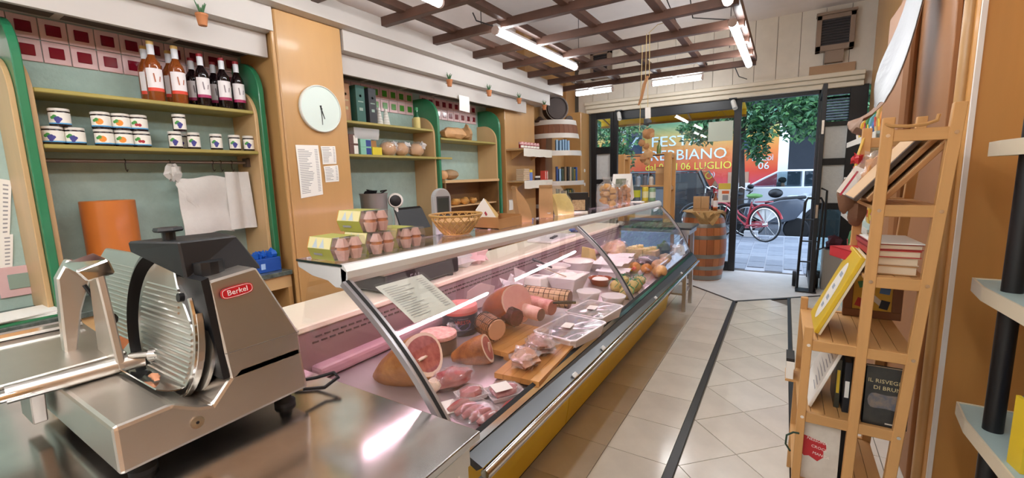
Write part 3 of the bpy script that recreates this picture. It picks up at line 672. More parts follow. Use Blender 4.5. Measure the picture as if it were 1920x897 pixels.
# ---- bottles
GLD = P('wine_dark', '14090c', .08, coat=.5); GLR = P('rose_wine', 'b5622c', .06, trans=.55, coat=.4)
LBW = P('bottle_label', 'e6e1e2', .6)
def bottle(name, label, loc, wine, band, cap, capc, group, sc=1.0, mark=None):
    t = thing(name, label, 'bottle', loc, 0, group)
    prof = [(.0, .002), (.034, 0), (.038, .006), (.038, .185), (.034, .205), (.018, .235), (.0145, .25), (.0145, .30), (.016, .302), (.016, .312), (0, .312)]
    MB(wine).lathe([(r * sc, z * sc) for r, z in prof], n=18).obj('bottle', t, smooth=True)
    lb = MB(LBW).lathe([(.0384 * sc, .065 * sc), (.0386 * sc, .17 * sc)], n=14, a0=radians(-75), a1=radians(75)).obj('label', t, smooth=True)
    MB(band).lathe([(.0388 * sc, .05 * sc), (.0388 * sc, .068 * sc)], n=14, a0=radians(-75), a1=radians(75)).obj('label_band', t, smooth=True)
    MB(cap).lathe([(.0165 * sc, .245 * sc), (.0165 * sc, .30 * sc), (.0, .301 * sc)], n=12).obj('capsule', t, smooth=True)
    MB(capc).lathe([(.0172 * sc, .298 * sc), (.0172 * sc, .315 * sc), (0, .316 * sc)], n=12).obj('bottle_top', t, smooth=True)
    if mark:
        m = MB(mark); m.cbox((.0388 * sc, -.012 * sc, .12 * sc), (.001, .006 * sc, .045 * sc), rx=.1); m.cbox((.0385 * sc, .012 * sc, .115 * sc), (.001, .004 * sc, .028 * sc), rx=-.15); m.obj('print', lb)
    return t
ORB = P('orange_band', 'd8412a', .5); MAG = P('magenta_band', 'a3265c', .5)
CAPW = P('capsule_white', 'd8dbe2', .4); CAPG = P('cap_gold', 'd9b56a', .4); CAPR = P('cap_red', '9a1c2c', .4); MK1 = P('label_print_tan', 'b0684c', .6); MK2 = P('label_print_grey', '857a80', .6)
b0 = bottle('rose_wine_bottle', 'rosé bottle with white label, front left of the shelf group', (-3.20, 1.165, 2.05), GLR, ORB, CAPW, CAPG, 'wine bottles on the top left shelf', 1.08, MK1)
dup(b0, (-3.20, 1.285, 2.05), label='front rosé bottle with white label, next to the dark bottles')
dup(b0, (-3.34, 1.18, 2.05), label='rosé bottle half hidden behind the leftmost front bottle')
dup(b0, (-3.34, 1.305, 2.05), label='rosé bottle half hidden behind the second front rosé')
b1 = bottle('red_wine_bottle', 'dark red wine bottle, front, nearest to the rosé bottles', (-3.20, 1.42, 2.05), GLD, MAG, CAPW, CAPR, 'wine bottles on the top left shelf', 1.03, MK2)
dup(b1, (-3.20, 1.545, 2.05), label='front dark wine bottle, between the other two front dark ones')
dup(b1, (-3.22, 1.645, 2.05), label='last dark wine bottle, closest to the clock pillar')
dup(b1, (-3.35, 1.43, 2.05), label='dark wine bottle behind the first front dark one')
dup(b1, (-3.35, 1.56, 2.05), label='dark wine bottle behind the second front dark one')
# ---- jam jars
JAM = P('dark_jam', '1c1014', .1, coat=.5); LIDW = P('lid_white', 'ddd9d0', .4); LBJ = P('jar_label', 'e8e4da', .6); FB = P('print_blue', '3d3a86', .6); FO = P('print_orange', 'e58a2a', .6); FR_ = P('print_red', 'a3202f', .6); FG = P('print_green', '3f8f3c', .6); FS = P('print_sky', '4f9fd2', .6)
def jar(label, loc, kind, wide=True):
    r, h = (.042, .092) if wide else (.035, .105)
    t = thing('jam_jar', label, 'jar', loc, 0, 'jam jars on the left shelf')
    MB(JAM).lathe([(0, .001), (r * .92, 0), (r, .006), (r, h * .78), (r * .93, h * .85), (0, h * .85)], n=18).obj('jar', t, smooth=True)
    MB(LIDW).lathe([(r * .97, h * .85), (r * .99, h * .87), (r * .99, h * .98), (r * .9, h), (0, h)], n=18).obj('lid', t, smooth=True)
    lb = MB(LBJ).lathe([(r * 1.008, h * .13), (r * 1.008, h * .76)], n=14, a0=radians(-85), a1=radians(85)).obj('label', t, smooth=True)
    A = radians(-30)
    def dot(m, a, z, rr):
        q_ = lambda f, q: (r * 1.016 * cos(A + a + f * rr / r * cos(q)), r * 1.016 * sin(A + a + f * rr / r * cos(q)), z + f * rr * sin(q))
        m.add([q_(0, 0)] + [q_(f, 2 * pi * i / 10) for f in (.5, 1) for i in range(10)], [(0, 1 + i, 1 + (i + 1) % 10) for i in range(10)] + [(1 + i, 11 + i, 11 + (i + 1) % 10, 1 + (i + 1) % 10) for i in range(10)])
    if wide: MB(FS).lathe([(r * 1.011, h * .13), (r * 1.011, h * .20)], n=14, a0=radians(-85), a1=radians(85)).obj('label_band', lb, smooth=True)
    m = MB(FG); dot(m, -.15, h * .52, .010); dot(m, -.4, h * .47, .008); m.obj('leaf_print', lb)
    m = MB({'b': FB, 'o': FO, 'c': FR_}[kind])
    if kind == 'o': dot(m, .1, h * .42, .017)
    elif kind == 'c': dot(m, .0, h * .38, .009); dot(m, .32, h * .36, .009)
    else:
        for a, z in ((-.1, .44), (.15, .46), (.35, .40), (.0, .34), (.22, .32), (.1, .24)): dot(m, a, h * z, .008)
    m.obj('fruit_print', lb)
    return t
ZJ = 1.776; xj = -3.215
jb = jar('leftmost blueberry jam jar in the bottom row', (xj, .70, ZJ), 'b')
dup(jb, (xj, .782, ZJ), label='second blueberry jam jar from the left, bottom row')
dup(jb, (xj, .735, ZJ + .0925), label='blueberry jam jar stacked on the two leftmost jars')
jo = jar('orange marmalade jar, bottom row, left one', (xj, .90, ZJ), 'o')
dup(jo, (xj, .985, ZJ), label='orange marmalade jar, bottom row, beside the cherry jam')
dup(jo, (xj, .897, ZJ + .0925), label='orange marmalade jar on top, left one of the upper two')
dup(jo, (xj, .982, ZJ + .0925), label='orange marmalade jar on top, next to the upper cherry jar')
jc = jar('cherry jam jar standing on the shelf', (xj, 1.068, ZJ), 'c')
dup(jc, (xj, 1.063, ZJ + .0925), label='cherry jam jar stacked on another cherry jar')
jt = jar('slim blueberry jar, front, under the single stacked slim jar', (xj, 1.235, ZJ), 'b', False)
dup(jt, (xj, 1.268, ZJ + .1055), label='slim blueberry jar stacked alone on top of the slim jars', rz=.1)
dup(jt, (xj - .085, 1.300, ZJ), label='slim blueberry jar mostly hidden behind two front slim jars')
dup(jt, (xj, 1.335, ZJ), label='slim blueberry jar left of the gap, third from the pillar side group')
dup(jt, (xj, 1.465, ZJ), label='slim blueberry jar standing alone, third from the right shelf end')
dup(jt, (xj, 1.58, ZJ), label='slim blueberry jar, second from the right shelf end')
dup(jt, (xj, 1.672, ZJ), label='slim blueberry jar at the right end of the shelf')
# ---- hanging bags, roll, gloves, papers
BAGW = P('bag_white', 'cfccc7', .45, var=.05, vs=12, bump=.25, bs=40)
t = wthing('plastic_bag_pack', 'white pack of plastic carrier bags hanging left on the rail', 'bag', (-3.28, 1.38, 1.2), 'carrier bags on the rail')
MB(BAGW).sheet(lambda u, v: (-3.285 + .018 * sin(v * 9) * .4 + .012 * sin(u * 5), 1.235 + .30 * u + .01 * v, 1.60 - .37 * v - .01 * sin(u * 7)), 10, 14, .014).obj('bags', t, smooth=True)
m = MB(BAGW); m.blob((-3.27, 1.225, 1.635), (.03, .04, .055), 12, 9, .25, seed=4); m.blob((-3.27, 1.28, 1.50), (.012, .03, .10), 10, 8, .2, seed=6, mt=Matrix.Rotation(.5, 3, 'X')); m.obj('loose_bag', t, smooth=True)
t = wthing('plastic_bag_pack', 'white bag pack with a pale green stripe hanging on the right of the rail', 'bag', (-3.28, 1.6, 1.2), 'carrier bags on the rail')
MB(BAGW).sheet(lambda u, v: (-3.285 + .015 * sin(u * 8), 1.53 + .145 * u + .02 * v * u, 1.635 - .40 * v), 8, 10, .012).obj('bags', t, smooth=True)
MB(P('stripe_green', '9cc9b2', .5)).sheet(lambda u, v: (-3.283 + .015 * sin((.45 + .22 * u) * 8), 1.53 + .145 * (.45 + .22 * u) + .02 * v * (.45 + .22 * u), 1.63 - .39 * v), 3, 10, .002).obj('stripe', t)
t = wthing('orange_roll', 'upright orange-brown roll standing behind the slicer', 'roll', (-3.30, .895, .925))
ORR = P('orange_roll', 'c4702f', .35, var=.08, vs=4, coat=.15)
MB(ORR).lathe([(.05, 0), (.118, 0), (.122, .004), (.122, .548), (.118, .552), (.05, .552), (.05, .50)], (-3.30, .895, .925), 28).obj('wound_sheet', t, smooth=30)
MB(P('roll_core', '6b4a30', .8)).lathe([(.045, .0), (.05, .0), (.05, .55), (.045, .55)], (-3.30, .895, .925), 20).obj('core', t, smooth=30)
t = wthing('glove_box', 'bright blue box of disposable gloves on the marble counter', 'box', (-3.12, 1.63, .925))
BLU = P('glove_blue', '1f62c4', .45); BLB = P('box_blue', '1a4fa6', .4)
MB(BLB).box(-3.19, -3.07, 1.56, 1.735, .925, 1.025).obj('box', t, bevel=.004); MB(P('box_print', '9fc3ee', .5)).box(-3.070, -3.0685, 1.59, 1.62, .95, .99).obj('print', t)
m = MB(BLU)
for i in range(6): m.blob((-3.14 + .02 * R.random(), 1.59 + .022 * i, 1.04 + .012 * R.random()), (.035, .022, .03), 9, 6, .35, seed=i)
m.obj('gloves', t, smooth=True)['kind'] = 'stuff'
def paper(label, pts, xw, name='paper_sheet', lines=0, group=None, cat='paper', nrm=.0015):
    # pts: corners (y,z) TL,TR,BR,BL on plane x
    t = wthing(name, label, cat, (xw, (pts[0][0] + pts[1][0]) / 2, pts[3][1]), group)
    f = lambda u, v: (xw + .004 * sin(pi * v), *[(pts[0][k] * (1 - u) + pts[1][k] * u) * (1 - v) + (pts[3][k] * (1 - u) + pts[2][k] * u) * v for k in (0, 1)])
    MB(PAPER).sheet(f, 4, 6, nrm).obj('sheet', t, smooth=True)
    if lines:
        m = MB(INK)
        for i in range(lines):
            v = .08 + .86 * i / lines; w = R.uniform(.3, .62)
            for a, b in ((.07, .07 + w), (.8, .93)):
                p = [f(a, v), f(b, v), f(b, v + .32 / lines), f(a, v + .32 / lines)]; m.add([(q[0] + .0016, q[1], q[2]) for q in p], [(0, 1, 2, 3)])
        m.obj('printed_lines', t)['kind'] = 'stuff'
    return t
paper('printed sheet on the teal wall left of the green post', [(.42, 1.64), (.565, 1.60), (.52, 1.30), (.40, 1.29)], XL + .003, lines=12)
paper('smaller sheet pinned below the left wall sheet', [(.38, 1.325), (.535, 1.32), (.51, 1.14), (.38, 1.14)], XL + .003, lines=8)
paper('tall printed price list on the wood pillar', [(1.865, 1.815), (2.045, 1.82), (2.05, 1.455), (1.87, 1.435)], -2.968, 'price_list', 26, 'price lists on the pillar')
paper('small square price list, upper right on the pillar', [(2.065, 1.815), (2.19, 1.82), (2.19, 1.685), (2.07, 1.68)], -2.968, 'price_list', 10, 'price lists on the pillar')
paper('small price list, lower right on the pillar', [(2.075, 1.665), (2.20, 1.675), (2.20, 1.55), (2.08, 1.545)], -2.968, 'price_list', 9, 'price lists on the pillar')
t = wthing('paper_stack', 'pile of papers and a green folder on the left marble counter', 'papers', (-3.15, .45, .925))
MB(P('folder_green', '2e7d4f', .5)).cbox((-3.15, .43, .929), (.25, .33, .008), rz=.1).obj('folder', t)
for i in range(3): MB(PAPER).cbox((-3.16 + .01 * i, .43 + .012 * i, .9365 + .007 * i), (.21, .297, .006), rz=.12 * i - .1).obj('sheet', t)
# ---- clock
t = wthing('wall_clock', 'round pale mint wall clock on the wood pillar', 'clock', (-2.97, 2.085, 1.915))
CM = Matrix.Translation((-2.968, 2.085, 2.085)) @ Matrix.Rotation(pi / 2, 4, 'Y')     # local z -> +x ; local x -> -z ; local y -> y
MB(P('clock_rim', 'd9dcd6', .3)).lathe([(.150, 0), (.168, 0), (.170, .02), (.166, .026), (.162, .026), (.160, .018), (0, .018)], n=48, mt=CM).obj('rim', t, smooth=30)
MB(P('clock_face', 'd5e4dd', .35)).lathe([(.161, .0185), (0, .0187)], n=48, mt=CM).obj('face', t)
def hand(ang, L_, w, nm, z):
    dy, dz = sin(ang), cos(ang); px, pz = dz, -dy; m = MB(BLACK)
    q = [(-.025 * dy + w * px, -.025 * dz + w * pz), (-.025 * dy - w * px, -.025 * dz - w * pz), (L_ * dy - w * .6 * px, L_ * dz - w * .6 * pz), (L_ * dy + w * .6 * px, L_ * dz + w * .6 * pz)]
    m.prism([(2.085 + a, 2.085 + b) for a, b in q], 'x', -2.968 + z, -2.968 + z + .001); m.obj(nm, t)
hand(radians(162), .075, .005, 'hour_hand', .0195); hand(radians(180), .115, .0035, 'minute_hand', .021)
MB(BLACK).cyl((-2.949, 2.085, 2.085), (-2.944, 2.085, 2.085), .007, n=10).obj('hub', t)
# ---- middle bay goods
def tallbox(label, y, w, h, col, sym, x=-3.30, d=.10):
    t = wthing('gift_box', label, 'box', (x, y, 2.06)); MB(P(label.split()[1] + '_box', col, .55)).box(x - d / 2, x + d / 2, y - w / 2, y + w / 2, 2.06, 2.06 + h).obj('carton', t, bevel=.002)
    if sym:
        m = MB(P('box_gold_' + sym, 'c9b98a' if sym == 'a' else '8fa79a', .5))
        m.lathe([(0, 0), (.012, .0)], n=10, mt=Matrix.Translation((x + d / 2 + .0006, y, 2.06 + h * .72)) @ Matrix.Rotation(pi / 2, 4, 'Y')); m.box(x + d / 2, x + d / 2 + .0006, y - w * .3, y + w * .3, 2.06 + h * .55, 2.06 + h * .58); m.box(x + d / 2, x + d / 2 + .0006, y - w * .2, y + w * .2, 2.06 + h * .32, 2.06 + h * .40); m.obj('emblem', t)['kind'] = 'stuff'
tallbox('tall tan gift box beside the clock pillar', 2.545, .09, .325, 'b98a66', 'a')
tallbox('tall green gift box between the tan and black ones', 2.66, .095, .315, '2f5e54', 'b', -3.25)
tallbox('tall black gift box right of the green one', 2.775, .085, .305, '2b2d31', 'b', -3.23)
CUP = P('paper_cup', 'dcdad2', .5)
for y, lb in ((2.90, 'tapering stack of white cups next to the black box'), (2.985, 'tapering stack of white cups further right, by the bottle side')):
    t = wthing('cup_stack', lb, 'cups', (-3.25, y, 2.06), 'stacked cups')
    for i in range(6): r = .036 - .0042 * i; MB(CUP).lathe([(r, 0), (r + .003, .003), (r + .001, .006), (r - .003, .026), (0, .026)], (-3.25, y, 2.06 + .0262 * i), 14).obj('cup', t, smooth=True)
t = wthing('liqueur_bottle', 'small bottle with green neck and yellow label on the middle shelf', 'bottle', (-3.24, 3.385, 2.06))
MB(P('bottle_green', '1f5a3a', .1, coat=.5)).lathe([(0, .001), (.035, 0), (.035, .12), (.02, .15), (.016, .19), (0, .19)], (-3.24, 3.385, 2.06), 16).obj('bottle', t, smooth=True)
MB(P('label_yellow', 'd2c27a', .6)).lathe([(.0356, .005), (.0356, .115)], (-3.24, 3.385, 2.06), 16, a0=-2, a1=2).obj('label', t, smooth=True)
MB(P('cap_green', '2a8a55', .4)).lathe([(.018, .185), (.018, .215), (0, .216)], (-3.24, 3.385, 2.06), 12).obj('cap', t)
def crate(label, x0, x1, y0, y1, z, h, mats, name='carton', prn=None):
    t = wthing(name, label, 'box', ((x0 + x1) / 2, (y0 + y1) / 2, z)); MB(mats).box(x0, x1, y0, y1, z, z + h).obj('carton', t, bevel=.002)
    if prn: MB(prn).box(x1, x1 + .0006, y0 + (y1 - y0) * .5, y1 - .004, z + h * .1, z + h * .9).obj('print', t)
    return t
MINT = P('mint_carton', '86c2ad', .5); NAVY = P('navy_carton', '233a86', .5); YCAR = P('yellow_carton', 'd9c62a', .5); BRN = P('brown_carton', '6a4a42', .6)
zz = 1.775
crate('brown carton low by the pillar, under the plastic trays', -3.34, -3.20, 2.505, 2.60, zz, .09, BRN, prn=PAPER)
crate('brown carton stacked on the lower brown carton', -3.34, -3.20, 2.505, 2.60, zz + .0905, .085, BRN, prn=PAPER)
crate('mint and navy carton on the shelf, lower of two', -3.34, -3.19, 2.615, 2.735, zz, .07, MINT, prn=NAVY)
crate('mint and navy carton stacked on its twin', -3.34, -3.19, 2.615, 2.735, zz + .0705, .07, MINT, prn=NAVY)
crate('bright yellow carton left of the bagged bread', -3.32, -3.19, 2.745, 2.855, zz, .075, YCAR)
crate('small pale carton on top of the yellow one', -3.32, -3.22, 2.745, 2.82, zz + .0755, .06, CARD)
t = wthing('plastic_tray_stack', 'stack of clear plastic trays lying on the small cartons', 'trays', (-3.27, 2.70, zz + .14))
for i in range(3): MB(GLASS('tray_plastic', (.93, .93, .94), .1, 1, .35)).loft([[(-3.27 + sx * (.07 + .006 * k_) * 1, 2.70 + sy * (.13 + .012 * k_), zz + .142 + .02 * i + [0, .055][k_]) for sx, sy in ((-1, -1), (1, -1), (1, 1), (-1, 1))] for k_ in (0, 1)], caps=False).obj('tray', t)
BREAD = P('bread_crust', 'd2a373', .6, var=.18, vs=9, bump=.15, bs=20); 
for i, (y, r, lb) in enumerate(((2.985, .085, 'plastic-wrapped round bread beside the yellow carton'), (3.15, .075, 'plastic-wrapped bread in the middle of the three'), (3.36, .085, 'plastic-wrapped round bread nearest to the green side'))):
    t = wthing('bagged_bread', lb, 'bread', (-3.25, y, zz), 'bread on the middle shelf')
    MB(BREAD).blob((-3.25, y, zz + .07), (.075, r, .068), 14, 9, .06, seed=i, flat=.069).obj('loaf', t, smooth=True)
    MB(FILM).blob((-3.25, y, zz + .075), (.082, r + .012, .076), 14, 10, .12, 3, i + 9, flat=.073).obj('wrap', t, smooth=True)
    MB(MILK).blob((-3.21, y + r * .6, zz + .11), (.03, .03, .035), 9, 7, .4, 3, i + 3).obj('twist', t, smooth=True)
# ---- right bay goods
t = wthing('large_loaf', 'big pale loaf in a paper bag on the right bay shelf', 'bread', (-3.25, 4.03, 1.985))
MB(BREAD).blob((-3.27, 4.0, 2.055), (.10, .20, .072), 16, 9, .08, seed=2, flat=.07).obj('loaf', t, smooth=True)
MB(KRAFT).blob((-3.24, 4.20, 2.06), (.08, .05, .085), 12, 8, .3, 3, 5, flat=.075).obj('bag_neck', t, smooth=True)
t = wthing('round_loaf', 'grey-brown loaf lying left on top of the pastry niche', 'bread', (-3.25, 3.85, 1.53))
MB(P('dark_crust', 'a98a66', .6, var=.2, vs=10)).blob((-3.25, 3.88, 1.59), (.09, .11, .06), 14, 9, .04, seed=8, flat=.059).obj('loaf', t, smooth=True)
MB(BREAD).blob((-3.22, 3.73, 1.585), (.05, .06, .055), 12, 8, .05, seed=8, flat=.054).obj('loaf_end', t, smooth=True)
PAST = P('pastry', 'd09a52', .45, var=.35, vs=14, bump=.3, bs=25)
for i in range(6): MB(PAST).blob((-3.27 + .06 * (i % 2), 3.82 + .085 * i, 1.278), (.06, .052, .038), 10, 7, .18, 4, i + 20, flat=.036).top('pastry', ORD[i] + ' golden pastry from the left in the wooden niche', 'pastry', 'pastries in the niche', smooth=True)
# ---- far wood panel: two lined bracket shelves
LIN = P('shelf_paper', 'e3ddd0', .6)
def bshelf(z, label):
    t = wthing('bracket_shelf', label, 'shelf', (-3.02, 5.3, z))
    MB(WOODPY).box(-3.15, -2.88, 4.93, 5.72, z - .02, z - .001).obj('board', t)
    MB(LIN).sheet(lambda u, v: (-2.876 + .006 * sin(u * 30) * v, 4.92 + .81 * u, z - .0 - .10 * v - .006 * abs(sin(u * 9.4)) * v), 24, 4, .003).obj('edge_paper', t)
    MB(LIN).box(-3.15, -2.875, 4.92, 5.73, z - .001, z + .001).obj('liner', t)
    for y in (5.05, 5.6): MB(WOODP).prism([(-3.15, z - .02), (-2.95, z - .02), (-3.15, z - .14)], 'y', y, y + .02).obj('bracket', t)
bshelf(1.91, 'upper small shelf with scalloped white paper edge'); bshelf(1.49, 'lower small shelf with scalloped white paper edge')
RED = P('red_check', 'b3283a', .5, c2='e6d2d0', vs=40, var=.1)
for i in range(6):
    y = 4.985 + .085 * i; t = wthing('preserve_jar', ORD[i] + ' red-lidded preserve jar from the left, upper paper-edged shelf', 'jar', (-2.95, y, 1.911), 'red jars on the upper small shelf')
    MB(P('red_preserve', '8c1f26', .15, coat=.4)).lathe([(0, 0), (.032, 0), (.034, .05), (.028, .06), (0, .06)], (-2.95, y, 1.911), 12).obj('jar', t, smooth=True)
    MB(RED).lathe([(.036, .05), (.034, .075), (.03, .085), (0, .085)], (-2.95, y, 1.911), 12).obj('lid', t, smooth=True)
    MB(LBJ).lathe([(.0345, .012), (.0352, .038)], (-2.95, y, 1.911), 8, a0=-1.2, a1=.6).obj('label', t)
for i in range(6): MB(P('tan_tin', 'c6ad90', .6)).cbox((-2.96, 5.03, 1.508 + .0255 * i), (.12, .15, .024), rz=.05 * (i % 3 - 1)).top('flat_packet', ORD[i] + ' flat tan packet from the bottom of its stack, lower small shelf', 'packet', 'stacked flat packets', bevel=.002)
t = wthing('yellow_blue_tin', 'small blue tin with a yellow top on the lower shelf', 'tin', (-2.95, 5.19, 1.491)); MB(P('tin_blue', '6a83c4', .4)).cyl((-2.95, 5.19, 1.491), (-2.95, 5.19, 1.60), .042, n=14).obj('tin', t, smooth=30); MB(P('tin_yellow', 'd8b93a', .4)).cyl((-2.95, 5.19, 1.60), (-2.95, 5.19, 1.635), .043, n=14).obj('lid', t, smooth=30)
for i, y in enumerate((5.36, 5.43)):
    t = wthing('spice_jar', ('left' if i == 0 else 'right') + ' one of two small black and white jars, lower shelf', 'jar', (-2.94, y, 1.491)); MB(P('spice_dark', '2a2626', .3)).cyl((-2.94, y, 1.491), (-2.94, y, 1.525), .025, n=12).obj('jar', t); MB(LIDW).cyl((-2.94, y, 1.525), (-2.94, y, 1.55), .022, n=12).obj('lid', t)
for i, y in enumerate((5.60, 5.655)): crate(('left' if i == 0 else 'right') + ' one of two red packets on the lower small shelf', -2.99, -2.92, y - .023, y + .023, 1.4915, .13, P('red_packet', 'c8473c', .5), 'red_packet', LIN)
paper('small white note stuck on the wood panel, under the small shelves', [(4.96, 1.24), (5.06, 1.24), (5.06, 1.10), (4.96, 1.10)], -3.148)
# ---- hanging tag and potted cacti on the fascia
paper('white tag hanging from the fascia over the right bay', [(3.84, 2.44), (4.02, 2.44), (4.02, 2.27), (3.84, 2.28)], -3.04, 'paper_tag')
TERRA = P('terracotta', 'b9774a', .7); CACT = P('cactus_green', '3f6a44', .6)
for i, (y, lb) in enumerate(((1.34, 'tiny potted cactus on the fascia left of the clock pillar'), (3.56, 'tiny potted cactus on the fascia nearest right of the pillar'), (4.26, 'tiny potted cactus on the fascia, above the red tiles'), (4.93, 'tiny potted cactus on the fascia, second from its far end'), (5.62, 'tiny potted cactus at the far end of the fascia'))):
    t = wthing('potted_cactus', lb, 'plant', (-2.93, y, 2.47), 'cacti on the fascia')
    x = -2.93; z = 2.47
    MB(TERRA).lathe([(0, 0), (.022, 0), (.03, .05), (.033, .055), (.033, .065), (0, .063)], (x, y, z), 12).obj('pot', t, smooth=30)
    MB(FAS).box(-2.975, x, y - .008, y + .008, z + .03, z + .04).obj('magnet', t)
    m = MB(CACT)
    for j in range(7): a = j * .9; L_ = .05 + .012 * (j % 3); m.cyl((x, y, z + .06), (x + .028 * cos(a), y + .028 * sin(a), z + .06 + L_), .008, .002, 6)
    m.obj('cactus', t)['kind'] = 'stuff'
# ---- barrel bookcase in the corner
t = wthing('barrel_bookcase', 'half-barrel bookcase with pale hoops in the left corner', 'bookcase', (-3.10, 6.25, .30))
BX, BY = -3.10, 6.25
def br(z): return .315 + .145 * sin(pi * min(1, max(0, (z - .2) / 2.3)))
STV = P('old_stave', '7a4a2e', .6, var=.25, vs=5, wood='z'); HOOPW = P('hoop_pale', 'cfcac2', .45, .2)
va = math.atan2(0 - BY, 0 - BX)      # towards the viewpoint
def stave(a0, a1, z0, z1, name='stave'):
    m = MB(STV); k_ = 8
    m.loft([[(BX + (br(z) - d) * cos(a), BY + (br(z) - d) * sin(a), z) for a, d in ((a0, 0), (a1, 0), (a1, .022), (a0, .022))] for z in [z0 + (z1 - z0) * j / k_ for j in range(k_ + 1)]]); m.obj(name, t, smooth=30)
for i in range(6): stave(va - 1.5 + .2 * i + .004, va - 1.3 + .2 * i - .004, .3, 2.15)
for i in range(14): stave(va - 1.5 + .2146 * i + .004, va - 1.5 + .2146 * (i + 1) - .004, 2.15, 2.30)
for z in (.75, 1.12, 1.45, 1.90): 
    m = MB(P('case_board', '9a6a3c', .6)); m.add([(BX + (br(z) - .025) * cos(a), BY + (br(z) - .025) * sin(a), zz_) for zz_ in (z - .015, z) for a in [va - 1.6 + 3.2 * i / 16 for i in range(17)]], [tuple(range(17))[::-1], tuple(range(17, 34))] + [(i, (i + 1) % 17, 17 + (i + 1) % 17, 17 + i) for i in range(17)]); m.obj('shelf', t)
for z0, z1 in ((2.30, 2.37), (2.10, 2.17), (1.84, 1.915), (1.40, 1.465), (1.06, 1.12)):
    MB(HOOPW).lathe([(br(z0) + .002, z0), (br(z1) + .002, z1), (br(z1) - .004, z1), (br(z0) - .004, z0)], (BX, BY, 0), 22, a0=va - 1.6, a1=va + 1.6).obj('hoop', t, smooth=30)
MB(STV).add([(BX + .3 * cos(a), BY + .3 * sin(a), z) for z in (2.33, 2.345) for a in [2 * pi * i / 20 for i in range(20)]], [tuple(range(20))[::-1], tuple(range(20, 40))] + [(i, (i + 1) % 20, 20 + (i + 1) % 20, 20 + i) for i in range(20)]).obj('top_board', t)
MB(P('case_back', '8a5f34', .6)).box(-3.299, -3.285, BY - .30, BY + .30, .3, 2.3).obj('back_board', t)
BC = [P('book_' + c, c, .5) for c in ('2f4f8f', '8fb2d0', '4a5a4a', '7d6a52', '2b2b30', 'a89a84', '55624f', '8a7a3a')]
def bookrow(z, a0, a1, h, group, cols, desc):
    a = a0; i = 0
    while a < a1:
        th = R.uniform(.022, .036); r_ = br(z) - .17; w = th / max(.05, r_ - .0); hh = h * R.uniform(.85, 1.05)
        c = (BX + (r_ + .07) * cos(va + a + w / 2), BY + (r_ + .07) * sin(va + a + w / 2), z + hh / 2 + .001)
        tag_l = ORD[i] + ' ' + desc
        MB(cols[i % len(cols)]).cbox(c, (.14, th * .92, hh), rz=va + a + w / 2).top('book', tag_l, 'book', group, bevel=.001); a += w; i += 1
bookrow(1.90, .05, .62, .17, 'pale blue booklets', [BC[1]], 'pale blue booklet from the left in the top opening of the barrel bookcase')
bookrow(1.45, .05, .85, .22, 'books in the barrel', BC, 'upright book from the left in the middle opening of the barrel bookcase')
bookrow(1.12, .05, .80, .22, 'books low in the barrel', BC[2:], 'upright book from the left in the low opening of the barrel bookcase')
t = wthing('dark_tin', 'dark grey tin right of the pale blue booklets', 'tin', (-2.86, 6.12, 1.90)); MB(DGREY).cyl((-2.84, 6.14, 1.901), (-2.84, 6.14, 2.03), .04, n=14).obj('tin', t, smooth=30); MB(BLACK).cyl((-2.84, 6.14, 2.03), (-2.84, 6.14, 2.04), .041, n=14).obj('lid', t, smooth=30)
# keg lying on the bookcase
t = wthing('dark_keg', 'small dark keg lying on top of the barrel bookcase', 'keg', (-3.08, 6.25, 2.37)); kd = Vector((cos(va + .35), sin(va + .35), 0)); kc = Vector((-3.08, 6.27, 2.57))
KEG = P('keg_dark', '3b2a24', .5, var=.2, vs=6)
m = MB(KEG); q = [(-.11, .165), (-.055, .19), (0, .198), (.055, .19), (.11, .165)]
KM = Matrix.Translation(kc) @ kd.to_track_quat('Z', 'Y').to_matrix().to_4x4()
m.lathe([(0, -.10)] + [(r, z) for z, r in q] + [(.15, .11), (.148, .095), (0, .095)], n=24, mt=KM); m.obj('body', t, smooth=30)
for z, r in ((-.075, .181), (.075, .181)): MB(P('keg_hoop', '6a6058', .4, .7)).lathe([(r, z - .012), (r + .004, z - .012), (r + .004, z + .012), (r, z + .012)], n=24, mt=KM).obj('hoop', t, smooth=30)
MB(KEG).lathe([(0, 0), (.07, 0), (.08, .03), (.02, .09), (0, .09)], (-3.2, 5.98, 2.346), 14).top('dark_funnel', 'small dark funnel left of the keg', 'funnel', smooth=30)
MB(KEG).lathe([(0, -.02), (.06, -.02), (.06, .02), (0, .02)], n=18, mt=Matrix.Translation((-2.93, 6.44, 2.41)) @ kd.to_track_quat('Z', 'Y').to_matrix().to_4x4()).top('dark_disc', 'small dark round disc standing right of the keg', 'disc', smooth=30)
# ---- things on the back counter behind the eggs
t = wthing('grey_bin', 'grey bucket with black odds and ends behind the egg boxes', 'bin', (-3.12, 2.66, .925))
MB(P('bucket_grey', '87837f', .35, .4)).lathe([(0, 0), (.095, 0), (.12, .50), (.124, .50), (.124, .51), (.112, .51), (.09, .02), (0, .02)], (-3.12, 2.66, .925), 22).obj('bucket', t, smooth=30)
m = MB(BLACK); m.blob((-3.13, 2.63, 1.44), (.05, .06, .03), 9, 6, .3, seed=4); m.tube([(-3.10, 2.70, 1.42), (-3.06, 2.76, 1.46), (-3.1, 2.72, 1.45)], .008, 5); m.obj('contents', t, smooth=True)['kind'] = 'stuff'
t = wthing('desk_fan', 'small white-rimmed black oval device right of the grey bucket', 'device', (-3.04, 2.84, .925))
MB(WHITE).lathe([(.0, -.02), (.065, -.02), (.07, .0), (.06, .02), (0, .02)], n=20, mt=Matrix.Translation((-3.04, 2.84, 1.36)) @ kd.to_track_quat('Z', 'Y').to_matrix().to_4x4()).obj('rim', t, smooth=30)
